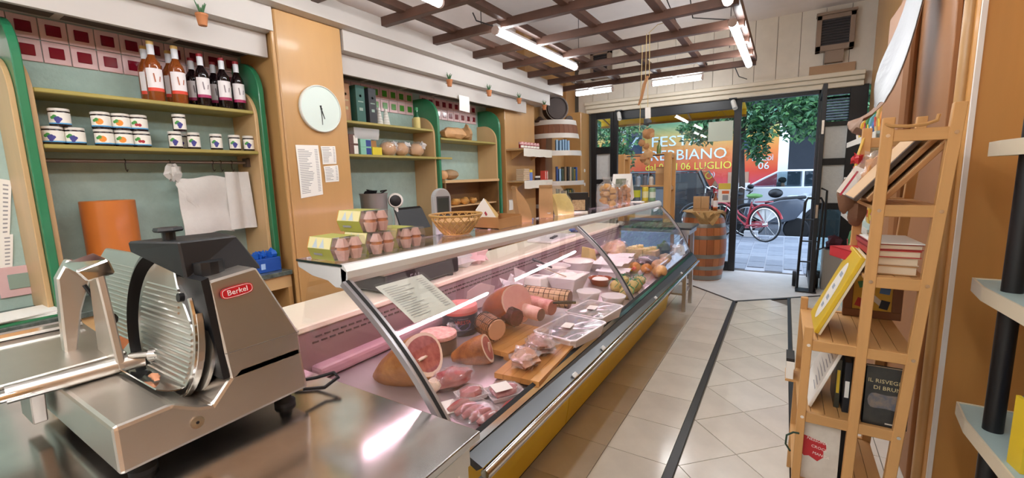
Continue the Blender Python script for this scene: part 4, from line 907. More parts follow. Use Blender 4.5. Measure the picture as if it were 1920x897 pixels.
MB(BLACK).lathe([(.0, .021), (.052, .021), (.045, .024), (0, .026)], n=20, mt=Matrix.Translation((-3.04, 2.84, 1.36)) @ kd.to_track_quat('Z', 'Y').to_matrix().to_4x4()).obj('front', t, smooth=30)
MB(WHITE).cyl((-3.05, 2.85, .925), (-3.05, 2.85, 1.31), .02, n=10).obj('stand', t)
t = wthing('cash_register_screen', 'black tilted till screen behind the scale post', 'till', (-2.9, 3.0, .925))
MB(BLACK).box(-3.25, -3.02, 2.92, 3.18, .926, 1.0).obj('base', t, bevel=.006); MB(BLACK).loft([[(-3.10, 2.90, 1.0), (-3.04, 2.90, 1.0), (-3.04, 3.10, 1.0), (-3.10, 3.10, 1.0)], [(-3.04, 2.95, 1.15), (-3.0, 2.95, 1.15), (-3.0, 3.05, 1.15), (-3.04, 3.05, 1.15)]]).obj('neck', t)
m = MB(BLACK); m.loft([[(-2.96, 2.80, 1.10), (-2.93, 2.80, 1.08), (-2.93, 3.18, 1.08), (-2.96, 3.18, 1.10)], [(-3.07, 2.83, 1.29), (-3.04, 2.83, 1.27), (-3.04, 3.18, 1.27), (-3.07, 3.18, 1.29)]]); m.obj('screen', t, bevel=.004)
# ================================================================ INSIDE THE CASE
def dz(x, y):
    f = LP((-.80, .715), (-.82, .675), y); t = (x - f[0]) / (-1.56 - f[0]); return f[2] + (.775 - f[2]) * t
MEATR = P('cured_meat', '8a2f36', .35, c2='bb6a66', vs=26, var=.1); FAT = P('meat_fat', 'ead2bd', .4, var=.06, vs=10); RIND = P('ham_rind', 'c08a4c', .45, c2='8a4f24', vs=11, var=.1, bump=.4, bs=30)
PKH = P('cooked_ham', 'd98f86', .35, c2='e6aaa0', vs=9, var=.1); RIND2 = P('ham_glaze', 'b05c28', .3, c2='6e2e16', vs=7, var=.1, coat=.3)
MORT = P('mortadella', 'd98a84', .4, c2='f0cfc2', vs=55, var=.1); MORT2 = P('mortadella_plain', 'de8c88', .4, var=.05, vs=20)
DSAL = P('dark_salami', '4e2226', .4, c2='6e343a', vs=40, var=.1); NET = P('netting', '3c2418', .6)
def ham(name, label, c, d, L_, rx, rz_, rind, meat, fat=FAT, rim=.82, up=(0, 0, 1), back=.35, cat='ham'):
    # c centre of the cut face, d cut normal; body runs back from it
    d = Vector(d).normalized(); s = d.cross(Vector(up)).normalized(); u = s.cross(d); c = Vector(c)
    zmin = dz(c.x, c.y); t = wthing(name, label, cat, (c.x - d.x * L_ * .5, c.y - d.y * L_ * .5, zmin))
    def ring(k, q, nn=22, push=0):
        return [tuple(c - d * (L_ * q) + (s * cos(a) * rx + u * sin(a) * rz_) * k * (1 + .05 * sin(3 * a)) + u * push) for a in [2 * pi * i / nn for i in range(nn)]]
    secs = [ring(1, 0), ring(1.03, .1), ring(1.02, .3, push=-.0), ring(.88, .6), ring(.62, .85), ring(back, .97), ring(.1, 1.0)]
    MB(rind).loft(secs).obj('rind', t, smooth=50)
    MB(fat).loft([ring(.985, -.004), ring(.985, .004)]).obj('fat_rim', t)
    MB(meat).loft([[tuple(Vector(p) - s * rx * .04 * (1)) for p in ring(rim, -.0065)], [tuple(Vector(p) - s * rx * .04) for p in ring(rim, .002)]]).obj('meat', t)
    return t, c, d, s, u
t, c, d, s, u = ham('cured_ham', 'half cured ham with a dark red cut face, nearest the end frame', (-1.18, 1.20, .862), (.82, .12, .55), .28, .115, .09, RIND, MEATR)
m = MB(FAT); m.blob(c + d * .008 + s * .03 - u * .01, (.008, .03, .005), 8, 5, .3, seed=3); m.obj('fat_streak', t, smooth=True)
t, c, d, s, u = ham('speck_ham', 'small smoked ham with orange rind in front of the dark mortadella', (-1.075, 1.485, .805), (.85, .35, .35), .17, .062, .065, P('smoked_rind', 'c07c45', .45, c2='75401f', vs=16, var=.1, bump=.5, bs=30), MEATR, back=.5)
m = MB(FAT); m.cbox(c + d * .007, (.008, .005, .05), rz=.4, rx=.2); m.obj('fat_streak', t)
t, c, d, s, u = ham('cooked_ham', 'large cooked ham with glazed orange rind and a pink face', (-1.12, 1.82, .915), (.90, -.10, .36), .22, .115, .10, RIND2, PKH, P('ham_fat', 'e6b9a6', .4), .93)
# bamboo boards with feet
BAM = P('bamboo', 'c98f4e', .4, var=.18, vs=7, wood='y')
def board(label, c, size, rz):
    t = thing('cutting_board', label, 'board', (c[0], c[1], dz(c[0], c[1]) + .02), rz); n_ = 5; w = size[0] / n_
    for i in range(n_): MB(BAM).box(-size[0] / 2 + w * i + .0006, -size[0] / 2 + w * (i + 1) - .0006, -size[1] / 2, size[1] / 2, 0, .022).obj('strip', t)
    for x in (-.4, .4):
        for y in (-.42, .42): MB(BAM).cbox((x * size[0], y * size[1], -.016), (.03, .03, .034)).obj('foot', t)
    return t
b1_ = board('bamboo board with feet under the cooked ham and salami', (-1.10, 1.72, 0), (.22, .36, .02), -.05)
b2_ = board('bamboo board nearest the glass, carrying two film-wrapped meats', (-.885, 1.585, 0), (.20, .40, .02), .08)
# netted roast and dark salami on the board
def roll(name, label, a, b, r, skin, face, net=False, n=18, cat='meat', parent=None):
    a = Vector(a); b = Vector(b); d = (b - a); L_ = d.length; d.normalize(); t = wthing(name, label, cat, tuple((a + b) / 2 - Vector((0, 0, r))))
    KM = Matrix.Translation(a) @ d.to_track_quat('Z', 'Y').to_matrix().to_4x4()
    m = MB(skin).lathe([(0, 0), (r * .8, .0), (r * .97, L_ * .08)] + [(r * (1.0 + .03 * sin(3 * q)), L_ * q) for q in (.22, .36, .5, .64, .78, .9)] + [(r * .97, L_)], n=n, mt=KM)
    m.v = [tuple(Vector(p) + Vector((R.uniform(-1, 1), R.uniform(-1, 1), R.uniform(-1, 1))) * r * .035) for p in m.v]; m.obj('casing', t, smooth=70)
    MB(face).lathe([(r * .965, L_ - .001), (r * .93, L_ + .002), (0, L_ + .003)], n=n, mt=KM).obj('cut_face', t, smooth=30)
    if net:
        m = MB(NET)
        for i in range(9): q = L_ * (.06 + .88 * i / 8); m.lathe([(r * 1.03, q - .002), (r * 1.055, q), (r * 1.03, q + .002)], n=n, mt=KM)
        for i in range(10): aa = 2 * pi * i / 10; m.tube([KM @ Vector((r * 1.03 * cos(aa), r * 1.03 * sin(aa), L_ * k_ / 4)) for k_ in range(5)], .0018, 4)
        m.obj('net', t)['kind'] = 'stuff'
    return t
roll('netted_roast', 'netted brown roast with a pale cut face, front of the board', (-1.20, 1.625, .862), (-1.09, 1.585, .852), .052, P('roast_crust', '96603c', .5, var=.35, vs=14), P('roast_face', 'd9a98c', .5, var=.08, vs=12), True)
roll('dark_salami', 'short dark netted salami lying on the bamboo board', (-1.15, 1.765, .868), (-1.075, 1.735, .866), .042, DSAL, DSAL, True)
# mortadellas
def disc_meat(label, c, r, h, top, side, name='mortadella'):
    t = wthing(name, label, 'mortadella', c)
    MB(side).lathe([(0, 0), (r * .96, 0), (r, .006), (r, h * .80)], c, 32).obj('casing', t, smooth=40)
    MB(top).lathe([(r * 1.0, h * .80), (r, h - .004), (r * .97, h), (0, h + .002)], c, 32).obj('cut_top', t, smooth=40)
    return t
c = (-1.335, 1.455, dz(-1.335, 1.455)); t = disc_meat('low mortadella half with flecked pink top, next to the cured ham', c, .088, .085, MORT, P('mort_side', '4a3a3c', .3))
MB(FILM).lathe([(.09, .0), (.0915, .05), (.089, .062)], c, 24).obj('film', t, smooth=True)
MB(FILM).blob((-1.33, 1.55, c[2] + .075), (.03, .025, .03), 9, 7, .4, 3, 4).obj('film_twist', t, smooth=True)
c = (-1.40, 1.70, dz(-1.40, 1.70)); t = disc_meat('tall mortadella in a dark printed casing', c, .092, .142, MORT2, P('mort_band', '2f2a38', .3))
MB(P('mort_red', 'cf5f58', .35)).lathe([(.0925, .104), (.0925, .117)], c, 32).obj('red_edge', t, smooth=40)
va2 = math.atan2(-1.70, 1.40) + .15
LBP = P('violet_print', '6a5a98', .4); LRP = P('mort_red_print', 'c2413f', .4); LGP = P('mort_grey', '8d8694', .5)
m = MB(LBP); qs = [(.28 * k_ * 1.0, z) for k_, z in ((-1.6, .062), (1.6, .062), (1.35, .044), (.7, .032), (-.7, .032), (-1.35, .044))]
m.add([(c[0] + .0928 * cos(va2 + a), c[1] + .0928 * sin(va2 + a), c[2] + z) for a, z in [(a0 * (1 - k_ / 6) + a1 * k_ / 6, z0 * (1 - k_ / 6) + z1 * k_ / 6) for (a0, z0), (a1, z1) in zip(qs, qs[1:] + qs[:1]) for k_ in range(6)]], [tuple(range(36))]); m.obj('badge', t)
for i, ch in enumerate('VRESTA'):
    a = va2 - .36 + .145 * i; nrm = Vector((cos(a), sin(a), 0)); text(ch, .027, LRP, 'lettering', t, frame((c[0] + .0934 * cos(a), c[1] + .0934 * sin(a), c[2] + .070), (-sin(a), cos(a), 0), (0, 0, 1)), .0004)
m = MB(LGP)
for a0, a1, z in ((-.3, .3, .088), (-.75, -.55, .092), (-.55, -.5, .075)): m.lathe([(.0929, z - .0014), (.0929, z + .0014)], c, 6, a0=va2 + a0, a1=va2 + a1)
m.lathe([(.0929, .0275), (.0929, .0295)], c, 12, a0=va2 - .5, a1=va2 + .5); m.obj('outline', t)['kind'] = 'stuff'
# film-wrapped pieces
def wrapped(label, c, rad, mat, seed, rz=0, amp=.16, name='wrapped_meat', film=FILM, cat='meat', lift=0, extra=None):
    z0 = dz(c[0], c[1]) + lift; t = wthing(name, label, cat, (c[0], c[1], z0)); RM = Matrix.Rotation(rz, 3, 'Z')
    MB(mat).blob((c[0], c[1], z0 + rad[2] * .95), (rad[0] * .93, rad[1] * .93, rad[2] * .93), 16, 10, amp, 2.2, seed, RM, rad[2] * .93).obj('meat', t, smooth=True)
    MB(film).blob((c[0], c[1], z0 + rad[2]), rad, 18, 12, amp * 1.3, 3.5, seed + 1, RM, rad[2]).obj('film', t, smooth=True)
    if extra: extra(t, c, z0)
    return t
TANM = P('tan_meat', 'a9765c', .45, c2='c9a086', vs=10, var=.1)
wrapped('vacuum-packed ham chunk between the cured ham and sausages', (-1.075, 1.235), (.055, .095, .038), MEATR, 3, -.35, .1)
MB(FAT).blob((-1.10, 1.165, dz(-1.1, 1.17) + .03), (.03, .025, .028), 10, 7, .1, seed=4, flat=.028).top('fat_trimming', 'pale fatty end piece poking out of the packed ham chunk', 'meat', smooth=True)
bz = .042
wrapped('film-wrapped tan meat on the front board, nearer the slicer', (-.895, 1.51), (.06, .085, .032), TANM, 8, .5, .2, lift=bz)
wrapped('film-wrapped meat on the front board, next to the white tray', (-.905, 1.665), (.065, .095, .034), P('brown_meat', '8a5a4a', .45, c2='b08a78', vs=12, var=.1), 12, .7, .18, lift=bz)
# sausages, minced packs and labels near the front corner
SAUS = P('sausage', '9a3a40', .35, c2='b65a58', vs=30, var=.1)
t = wthing('sausage_pack', 'clear pack with a row of red sausages at the front corner', 'sausages', (-.88, 1.13, dz(-.88, 1.13)))
for i in range(5):
    x = -.955 + .032 * i; z = dz(x, 1.13) + .017; m = MB(SAUS); m.tube([(x - .012, 1.085, z - .006), (x, 1.11, z + .003), (x + .006, 1.14, z + .004), (x + .01, 1.17, z - .004)], [.010, .0155, .0155, .010], 10); m.obj('sausage', t, smooth=True)
MB(FILM).blob((-.885, 1.128, dz(-.885, 1.128) + .02), (.10, .075, .03), 14, 8, .08, 3, 2, flat=.018).obj('film', t, smooth=True)
def pack(label, c, size, mat, rz, lab=None, seed=1):
    z = dz(c[0], c[1]); t = thing('meat_pack', label, 'meat pack', (c[0], c[1], z + .004), rz)
    MB(P('pack_tray', 'ded6d8', .4)).loft([[(sx * size[0] / 2 * k_, sy * size[1] / 2 * k_, zz) for sx, sy in ((-1, -1), (1, -1), (1, 1), (-1, 1))] for k_, zz in ((.88, 0), (1, .018), (.96, .018), (.86, .004))]).obj('tray', t)
    MB(mat).blob((0, 0, .018), (size[0] * .42, size[1] * .42, .018), 16, 8, .1, 4, seed, flat=.012).obj('meat', t, smooth=True)
    MB(FILM).blob((0, 0, .020), (size[0] * .5, size[1] * .5, .024), 14, 8, .06, 4, seed + 2, flat=.014).obj('film', t, smooth=True)
    if lab: MB(PAPER).cbox((lab[0], lab[1], .045), (lab[2], lab[3], .0012), ry=.06).obj('label', t)
    return t
MINC = P('minced', '9c4048', .4, c2='c98488', vs=60, var=.1)
pack('pack of dark red meat behind the sausages', (-.965, 1.215), (.085, .11), SAUS, -.5, None, 5)
pack('flat pack of minced meat with a white label, right of the sausages', (-.875, 1.305), (.11, .14), MINC, -.55, (.02, -.02, .06, .07), 7)
MB(PAPER).cbox((-.985, 1.115, dz(-.985, 1.115) + .006), (.09, .06, .002), rz=-.5).top('paper_label', 'loose white label lying behind the sausages', 'label')
MB(SAUS).blob((-.80, 1.235, dz(-.8, 1.235) + .017), (.025, .055, .017), 10, 7, .1, seed=3, flat=.017).top('sausage', 'single dark sausage between the packs and the glass', 'sausage', smooth=True)
# paper, bags
MB(P('wrap_paper', 'e2d3d3', .6)).sheet(lambda u, v: (-1.50 + .05 * u + .03 * v, 1.86 + .20 * u, .80 + .155 * v * (1 - .5 * abs(u - .45))), 6, 6, .002).top('wrap_paper', 'upright white wrapping paper behind the cooked ham', 'paper', smooth=True)
def bagx(t, c, z0):
    m = MB(MILK); m.blob((c[0], c[1] + .03, z0 + .10), (.05, .07, .05), 12, 9, .5, 3, 5); m.sheet(lambda u, v: (c[0] + .03 * u, c[1] + .09 + .10 * v * (u - .2), z0 + .08 + .14 * v - .05 * u), 4, 5, .001); m.obj('bag', t, smooth=True)
wrapped('brown cured piece in an opened clear bag at the back of the case', (-1.43, 2.22), (.075, .13, .045), TANM, 21, .1, .14, extra=bagx, film=MILK)
t = wthing('white_packet', 'white wrapped packet with a printed label at the back', 'packet', (-1.40, 2.55, .77)); MB(PAPER).cbox((-1.41, 2.56, .825), (.13, .19, .09), rx=-.12, rz=.1).obj('packet', t, bevel=.012, seg=2); MB(INK).cbox((-1.405, 2.55, .874), (.05, .07, .001), rx=-.12, rz=.1).obj('label', t)
roll('rolled_pancetta', 'long tan tied roll with a dark red end beside the trays', (-1.31, 2.20, .845), (-1.02, 2.235, .838), .052, P('pancetta', 'b5875f', .5, c2='d8b794', vs=16, var=.1), DSAL, True)
roll('pink_salami', 'pink film-wrapped salami in front of the long tan roll', (-1.245, 2.07, .845), (-1.03, 2.03, .842), .042, P('pink_sal', 'b8635f', .35, c2='e0aaa0', vs=22, var=.1), P('pink_face', 'a55a52', .4))
roll('ham_hock', 'pale narrow ham end with a dark tip behind the dark salami', (-1.13, 1.87, .868), (-1.0, 1.845, .862), .034, P('hock', 'c88a80', .4, c2='e6c2b4', vs=14, var=.1), DSAL)
MB(BLACK).tube([(-1.02, 2.02, .875), (-.96, 2.06, .875), (-.92, 2.09, .872)], [.006, .01, .008], 8).top('knife', 'black knife handle lying by the white trays', 'knife', smooth=True)
# two white lidded trays by the glass
def tray(label, c, sx, sy, rz, seed, cont):
    z = dz(c[0], c[1]) + .012; t = thing('white_tray', label, 'tray', (c[0], c[1], z), rz, 'white trays by the glass'); WT = P('tray_white', 'e6dde0', .3)
    def rr(w, h, zz): 
        return [(x * w / 2 + kx * .02, y * h / 2 + ky * .02, zz) for x, y, kx, ky in ((-1, -1, 1, 0), (1, -1, -1, 0), (1, -1, 0, 1), (1, 1, 0, -1), (1, 1, -1, 0), (-1, 1, 1, 0), (-1, 1, 0, -1), (-1, -1, 0, 1))]
    MB(WT).loft([rr(sx * .86, sy * .88, 0), rr(sx * .97, sy * .98, .058), rr(sx * 1.03, sy * 1.03, .06), rr(sx * 1.03, sy * 1.03, .066), rr(sx * .95, sy * .96, .066), rr(sx * .84, sy * .86, .006)]).obj('tray', t, smooth=30)
    MB(cont).blob((0, 0, .03), (sx * .36, sy * .38, .028), 16, 8, .2, 3, seed, flat=.022).obj('contents', t, smooth=True)
    MB(GLASS('tray_lid', (.95, .93, .95), .08, 1, .12)).sheet(lambda u, v: ((u - .5) * sx * .94, (v - .5) * sy * .95, .066 + .004 * sin(u * 9) * sin(v * 7)), 8, 8, .001).obj('lid', t, smooth=True)
    MB(PAPER).cbox((-.01, -.01, .073), (.05, .075, .001), rz=.2).obj('label', t)
    return t
tray('white lidded tray of dark olives, the nearer of two by the glass', (-.885, 1.945), .24, .33, -.12, 5, P('dark_food', '4a3f4a', .4, c2='8a7a80', vs=12, var=.1))
tray('white lidded tray of pale brown food, the farther of two by the glass', (-.89, 2.29), .23, .29, -.12, 9, P('pale_food', '9a8070', .5, c2='c4b0a2', vs=16, var=.1))
# bowls
WB = P('bowl_white', 'e9e4e4', .3); RIC = P('ricotta', 'efe9df', .6, bump=.3, bs=30)
t = wthing('square_bowl', 'square white bowl of ricotta with a steel spoon', 'bowl', (-1.25, 2.72, dz(-1.25, 2.72)))
def rsq(w, zz, o=(-1.25, 2.72)): return [(o[0] + w * x * .5 * .8, o[1] + w * y * .5, zz) for x, y in ((-1, -1), (1, -1), (1, 1), (-1, 1))]
z = dz(-1.25, 2.72); MB(WB).loft([rsq(.17, z), rsq(.27, z + .12), rsq(.255, z + .12), rsq(.16, z + .01)]).obj('bowl', t, bevel=.004)
MB(RIC).grid(lambda u, v: (-1.25 + (u - .5) * .195, 2.72 + (v - .5) * .245, z + .108 + .006 * sin(u * 13) * sin(v * 11)), 10, 10).obj('ricotta', t, smooth=True)
MB(CHROME).tube([(-1.25, 2.68, z + .11), (-1.33, 2.62, z + .155), (-1.42, 2.57, z + .20)], [.006, .004, .005], 6).top('spoon', 'steel spoon standing in the square ricotta bowl', 'spoon', smooth=True)
t = wthing('round_bowl', 'round white bowl behind the square one', 'bowl', (-1.44, 2.88, dz(-1.44, 2.88))); z2 = dz(-1.44, 2.88)
MB(WB).lathe([(0, 0), (.09, 0), (.115, .05), (.12, .115), (.125, .118), (.115, .112), (.105, .05), (0, .03)], (-1.44, 2.88, z2), 26).obj('bowl', t, smooth=40); MB(RIC).lathe([(.112, .09), (.05, .10), (0, .102)], (-1.44, 2.88, z2), 20).obj('filling', t, smooth=True)
MB(DGREY).tube([(-1.44, 2.84, z2 + .11), (-1.51, 2.76, z2 + .165), (-1.54, 2.73, z2 + .185)], [.008, .008, .011], 8).top('ladle', 'dark ladle handle resting in the round white bowl', 'ladle', smooth=True)
t = wthing('cream_tub', 'white tub of soft cheese at the back, right of the round bowl', 'tub', (-1.40, 3.24, dz(-1.4, 3.24))); z3 = dz(-1.4, 3.24)
MB(WB).lathe([(0, 0), (.09, 0), (.125, .10), (.13, .10), (.115, .09), (0, .085)], (-1.40, 3.24, z3), 24).obj('tub', t, smooth=30); MB(RIC).lathe([(.115, .092), (.06, .112), (0, .118)], (-1.40, 3.24, z3), 18).obj('cheese', t, smooth=True)
t = wthing('terracotta_dish', 'terracotta dish holding a white cheese', 'dish', (-1.13, 3.02, dz(-1.13, 3.02))); z4 = dz(-1.13, 3.02)
MB(P('terracotta_glaze', '9a4a2c', .25, coat=.4)).lathe([(0, 0), (.06, 0), (.085, .055), (.09, .058), (.08, .05), (.06, .012), (0, .01)], (-1.13, 3.02, z4), 24).obj('dish', t, smooth=40); MB(RIC).lathe([(0, .012), (.06, .012), (.06, .05), (.05, .056), (0, .058)], (-1.13, 3.02, z4), 18).obj('cheese', t, smooth=40)
for i, (x, y, lb) in enumerate(((-1.06, 2.62, 'clear plastic tub beside the square bowl'), (-.90, 2.64, 'clear plastic tub nearest the middle glass frame'))):
    t = wthing('clear_tub', lb, 'tub', (x, y, dz(x, y))); z = dz(x, y)
    MB(MILK).lathe([(0, 0), (.06, 0), (.075, .06), (.08, .062), (.08, .068), (0, .068)], (x, y, z), 20).obj('tub', t, smooth=30); MB(P('tub_food', 'd0c2b8', .5)).lathe([(0, .003), (.055, .003), (.066, .045), (0, .05)], (x, y, z), 16).obj('contents', t, smooth=True)
# cheeses in the far half
CH = P('yellow_cheese', 'd8c27a', .45, var=.08, vs=8); CH2 = P('tan_cheese', 'd3a06a', .4, var=.1, vs=6); CH3 = P('orange_cheese', 'd98a3c', .4, var=.12, vs=10); RIB_ = P('green_ribbon', '3f9a6a', .5)
for i, (x, y, r, lb) in enumerate(((-.985, 2.97, .05, 'yellow cheese tied with green ribbon, leftmost of the tied cheeses'), (-.88, 2.86, .05, 'yellow cheese tied with green ribbon, closest to the glass frame'), (-.885, 3.05, .052, 'yellow cheese tied with green ribbon, right front one'), (-1.0, 3.16, .045, 'yellow cheese tied with green ribbon, back of the tied group'), (-.90, 3.24, .045, 'yellow cheese tied with green ribbon, right back one'))):
    t = wthing('tied_cheese', lb, 'cheese', (x, y, dz(x, y)), 'cheeses with green ribbons'); z = dz(x, y)
    MB(CH).blob((x, y, z + r * .8), (r, r * 1.15, r * .85), 14, 9, .05, seed=i, flat=r * .78).obj('cheese', t, smooth=True)
    m = MB(RIB_)
    for k_ in range(4): a = k_ * 1.6 + i; m.tube([(x, y, z + r * 1.62), (x + .03 * cos(a), y + .035 * sin(a), z + r * 1.9), (x + .05 * cos(a + .5), y + .06 * sin(a + .5), z + r * 1.5), (x + .06 * cos(a), y + .07 * sin(a), z + r * .9)], .003, 4)
    m.obj('ribbon', t, smooth=True)['kind'] = 'stuff'
for i, (x, y, r, mat, lb) in enumerate(((-1.05, 3.62, .05, CH3, 'orange-yellow cheese, left of the smooth tan cheeses'), (-.96, 3.66, .048, CH3, 'orange cheese in the far case, second from left'), (-.90, 3.82, .06, CH2, 'smooth tan cheese in the back row of the far group'), (-.84, 3.62, .06, CH2, 'smooth tan pear-shaped cheese nearest the glass'), (-.89, 4.02, .055, CH2, 'smooth tan cheese at the right end of the far group'))):
    t = wthing('scamorza_cheese', lb, 'cheese', (x, y, dz(x, y)), 'smoked cheeses'); z = dz(x, y)
    MB(mat).blob((x, y, z + r * .85), (r, r * 1.25, r * .9), 14, 9, .02, seed=i, flat=r * .83).obj('cheese', t, smooth=True); MB(mat).blob((x + .01, y - r * 1.2, z + r * .95), (r * .4, r * .45, r * .4), 10, 7, .03, seed=i).obj('knob', t, smooth=True)
t = wthing('pepper_garnish', 'small red and yellow garnish beside the orange cheeses', 'garnish', (-1.07, 3.52, dz(-1.07, 3.52)))
for i in range(5): MB([P('garnish_red', 'd0422e', .4), P('garnish_yellow', 'e2b52c', .4)][i % 2]).blob((-1.09 + .03 * (i % 3), 3.48 + .03 * i, dz(-1.07, 3.52) + .04), (.02, .022, .018), 8, 6, .2, seed=i).obj('pepper', t, smooth=True)
WP = P('lining_paper', 'e8dfe0', .5)
for i, (c, s, lb) in enumerate((((-1.21, 3.50), (.24, .30, .07), 'block wrapped in white paper, left of two behind the cheeses'), ((-1.12, 3.30), (.20, .17, .05), 'low white paper packet in front of the wrapped block'), ((-1.25, 3.82), (.2, .22, .06), 'block wrapped in white paper, farther of the two'))):
    t = wthing('paper_packet', lb, 'packet', (c[0], c[1], dz(*c))); z = dz(*c) + .012
    MB(WP).cbox((c[0], c[1], z + s[2] / 2), s, rz=-.15).obj('packet', t, bevel=.01, seg=2)
    MB(WP).sheet(lambda u, v: (c[0] + (u - .5) * s[0] * 1.2, c[1] + (v - .5) * s[1] * 1.15, z + s[2] + .004 + .02 * abs(u - .5) * sin(v * 9)), 6, 6, .0015).obj('fold', t, smooth=True)
t = wthing('cheese_wedge', 'pale yellow cheese block standing at the back of the case', 'cheese', (-1.44, 3.60, dz(-1.44, 3.6))); z = dz(-1.44, 3.6) + .01
MB(CH).loft([[(-1.50, 3.52, z), (-1.40, 3.50, z), (-1.40, 3.66, z), (-1.50, 3.68, z)], [(-1.50, 3.55, z + .15), (-1.42, 3.53, z + .14), (-1.42, 3.66, z + .11), (-1.50, 3.68, z + .12)]]).obj('wedge', t, bevel=.004)
wrapped('film-wrapped round pale cheese at the back of the far half', (-1.36, 4.02), (.12, .16, .085), P('peach_cheese', 'd9ab86', .5, var=.15, vs=9), 31, .2, .1, 'wrapped_cheese', cat='cheese')
for i, (x, y, lb) in enumerate(((-1.20, 4.17, 'tan paper bag of cheese pieces, left of two'), (-1.08, 4.20, 'tan paper bag of cheese pieces, right of two'))):
    t = wthing('cheese_bag', lb, 'cheese', (x, y, dz(x, y)), 'bags of cheese pieces'); z = dz(x, y)
    TANP = P('tan_bag', 'd8b98a', .6, var=.1, vs=8)
    MB(TANP).loft([[(x + w * a, y + w * b, z + h) for a, b in ((-1, -1), (1, -1), (1.1, 0), (1, 1), (-1, 1), (-1.1, 0))] for w, h in ((.06, .005), (.085, .05), (.08, .10), (.065, .098))]).obj('bag', t, smooth=50)
    for k_ in range(4): MB(P('cheese_piece', 'e3cc96', .5)).cbox((x - .03 + .022 * k_, y - .04 + .03 * k_, z + .105), (.05, .045, .03), rx=.4 * k_, rz=k_).obj('piece', t, bevel=.004)
t = wthing('dark_red_pack', 'dark red film pack in front of the tan bags', 'meat', (-1.02, 3.95, dz(-1.02, 3.95))); MB(DSAL).blob((-1.04, 3.98, dz(-1.04, 3.98) + .04), (.09, .13, .04), 14, 8, .12, seed=4, flat=.038).obj('meat', t, smooth=True); MB(FILM).blob((-1.04, 3.98, dz(-1.04, 3.98) + .045), (.097, .14, .046), 14, 8, .18, 3, 6, flat=.043).obj('film', t, smooth=True)
t = wthing('blue_board', 'blue panel standing at the far end of the case', 'panel', (-1.2, 4.68, .78)); MB(P('blue_panel', '7ea3cf', .4)).loft([[(-1.50, 4.64, z), (-.98, 4.64, z), (-.98, 4.655, z), (-1.5, 4.655, z)] for z in (.745, .93)]).obj('panel', t, bevel=.003)
MB(MILK).blob((-.87, 4.45, dz(-.87, 4.45) + .07), (.05, .14, .075), 14, 9, .35, 3, 8, flat=.068).top('blue_film_bag', 'bluish crumpled film at the far right end of the case', 'bag', smooth=True)
MB(P('dark_green_food', '4f5a3c', .5, var=.4, vs=12)).blob((-1.0, 4.46, dz(-1.0, 4.46) + .07), (.06, .09, .085), 12, 9, .15, seed=5, flat=.069).top('dark_green_cheese', 'dark herb-covered cheese near the far glass', 'cheese', smooth=True)
MB(P('herb_tan', 'bfa37a', .5, var=.2, vs=9)).blob((-.93, 4.22, dz(-.93, 4.22) + .045), (.06, .08, .045), 12, 8, .06, seed=5, flat=.044).top('tan_cheese', 'low tan cheese between the smoked cheeses and blue film', 'cheese', smooth=True)
# price list in a sleeve behind the glass
t = wthing('price_sheet', 'printed price sheet in a clear sleeve behind the glass front', 'price list', (-1.17, 1.2, 1.0))
PL = lambda u, v: (gl(.06 + .30 * v, 1.04 + .26 * u, -.02)[0], 1.035 + .23 * u + .03 * v, gl(.06 + .30 * v, 1.2, -.02)[2])
MB(PAPER).sheet(PL, 4, 6, .0015).obj('sheet', t, smooth=True)
m = MB(INK)
for i in range(15):
    v = .1 + .84 * i / 15
    for a, b in ((.06, .06 + R.uniform(.3, .55)), (.78, .92)): m.add([tuple(Vector(PL(uu, vv)) + Vector((.003, -.001, .003))) for uu, vv in ((a, v), (b, v), (b, v + .011), (a, v + .011))], [(0, 1, 2, 3)])
m.obj('printed_lines', t)['kind'] = 'stuff'
MB(CLEAR).sheet(lambda u, v: tuple(Vector(PL(-.03 + 1.06 * u, -.03 + 1.1 * v)) + Vector((.006, 0, .006))), 4, 6, .0008).obj('sleeve', t, smooth=True)

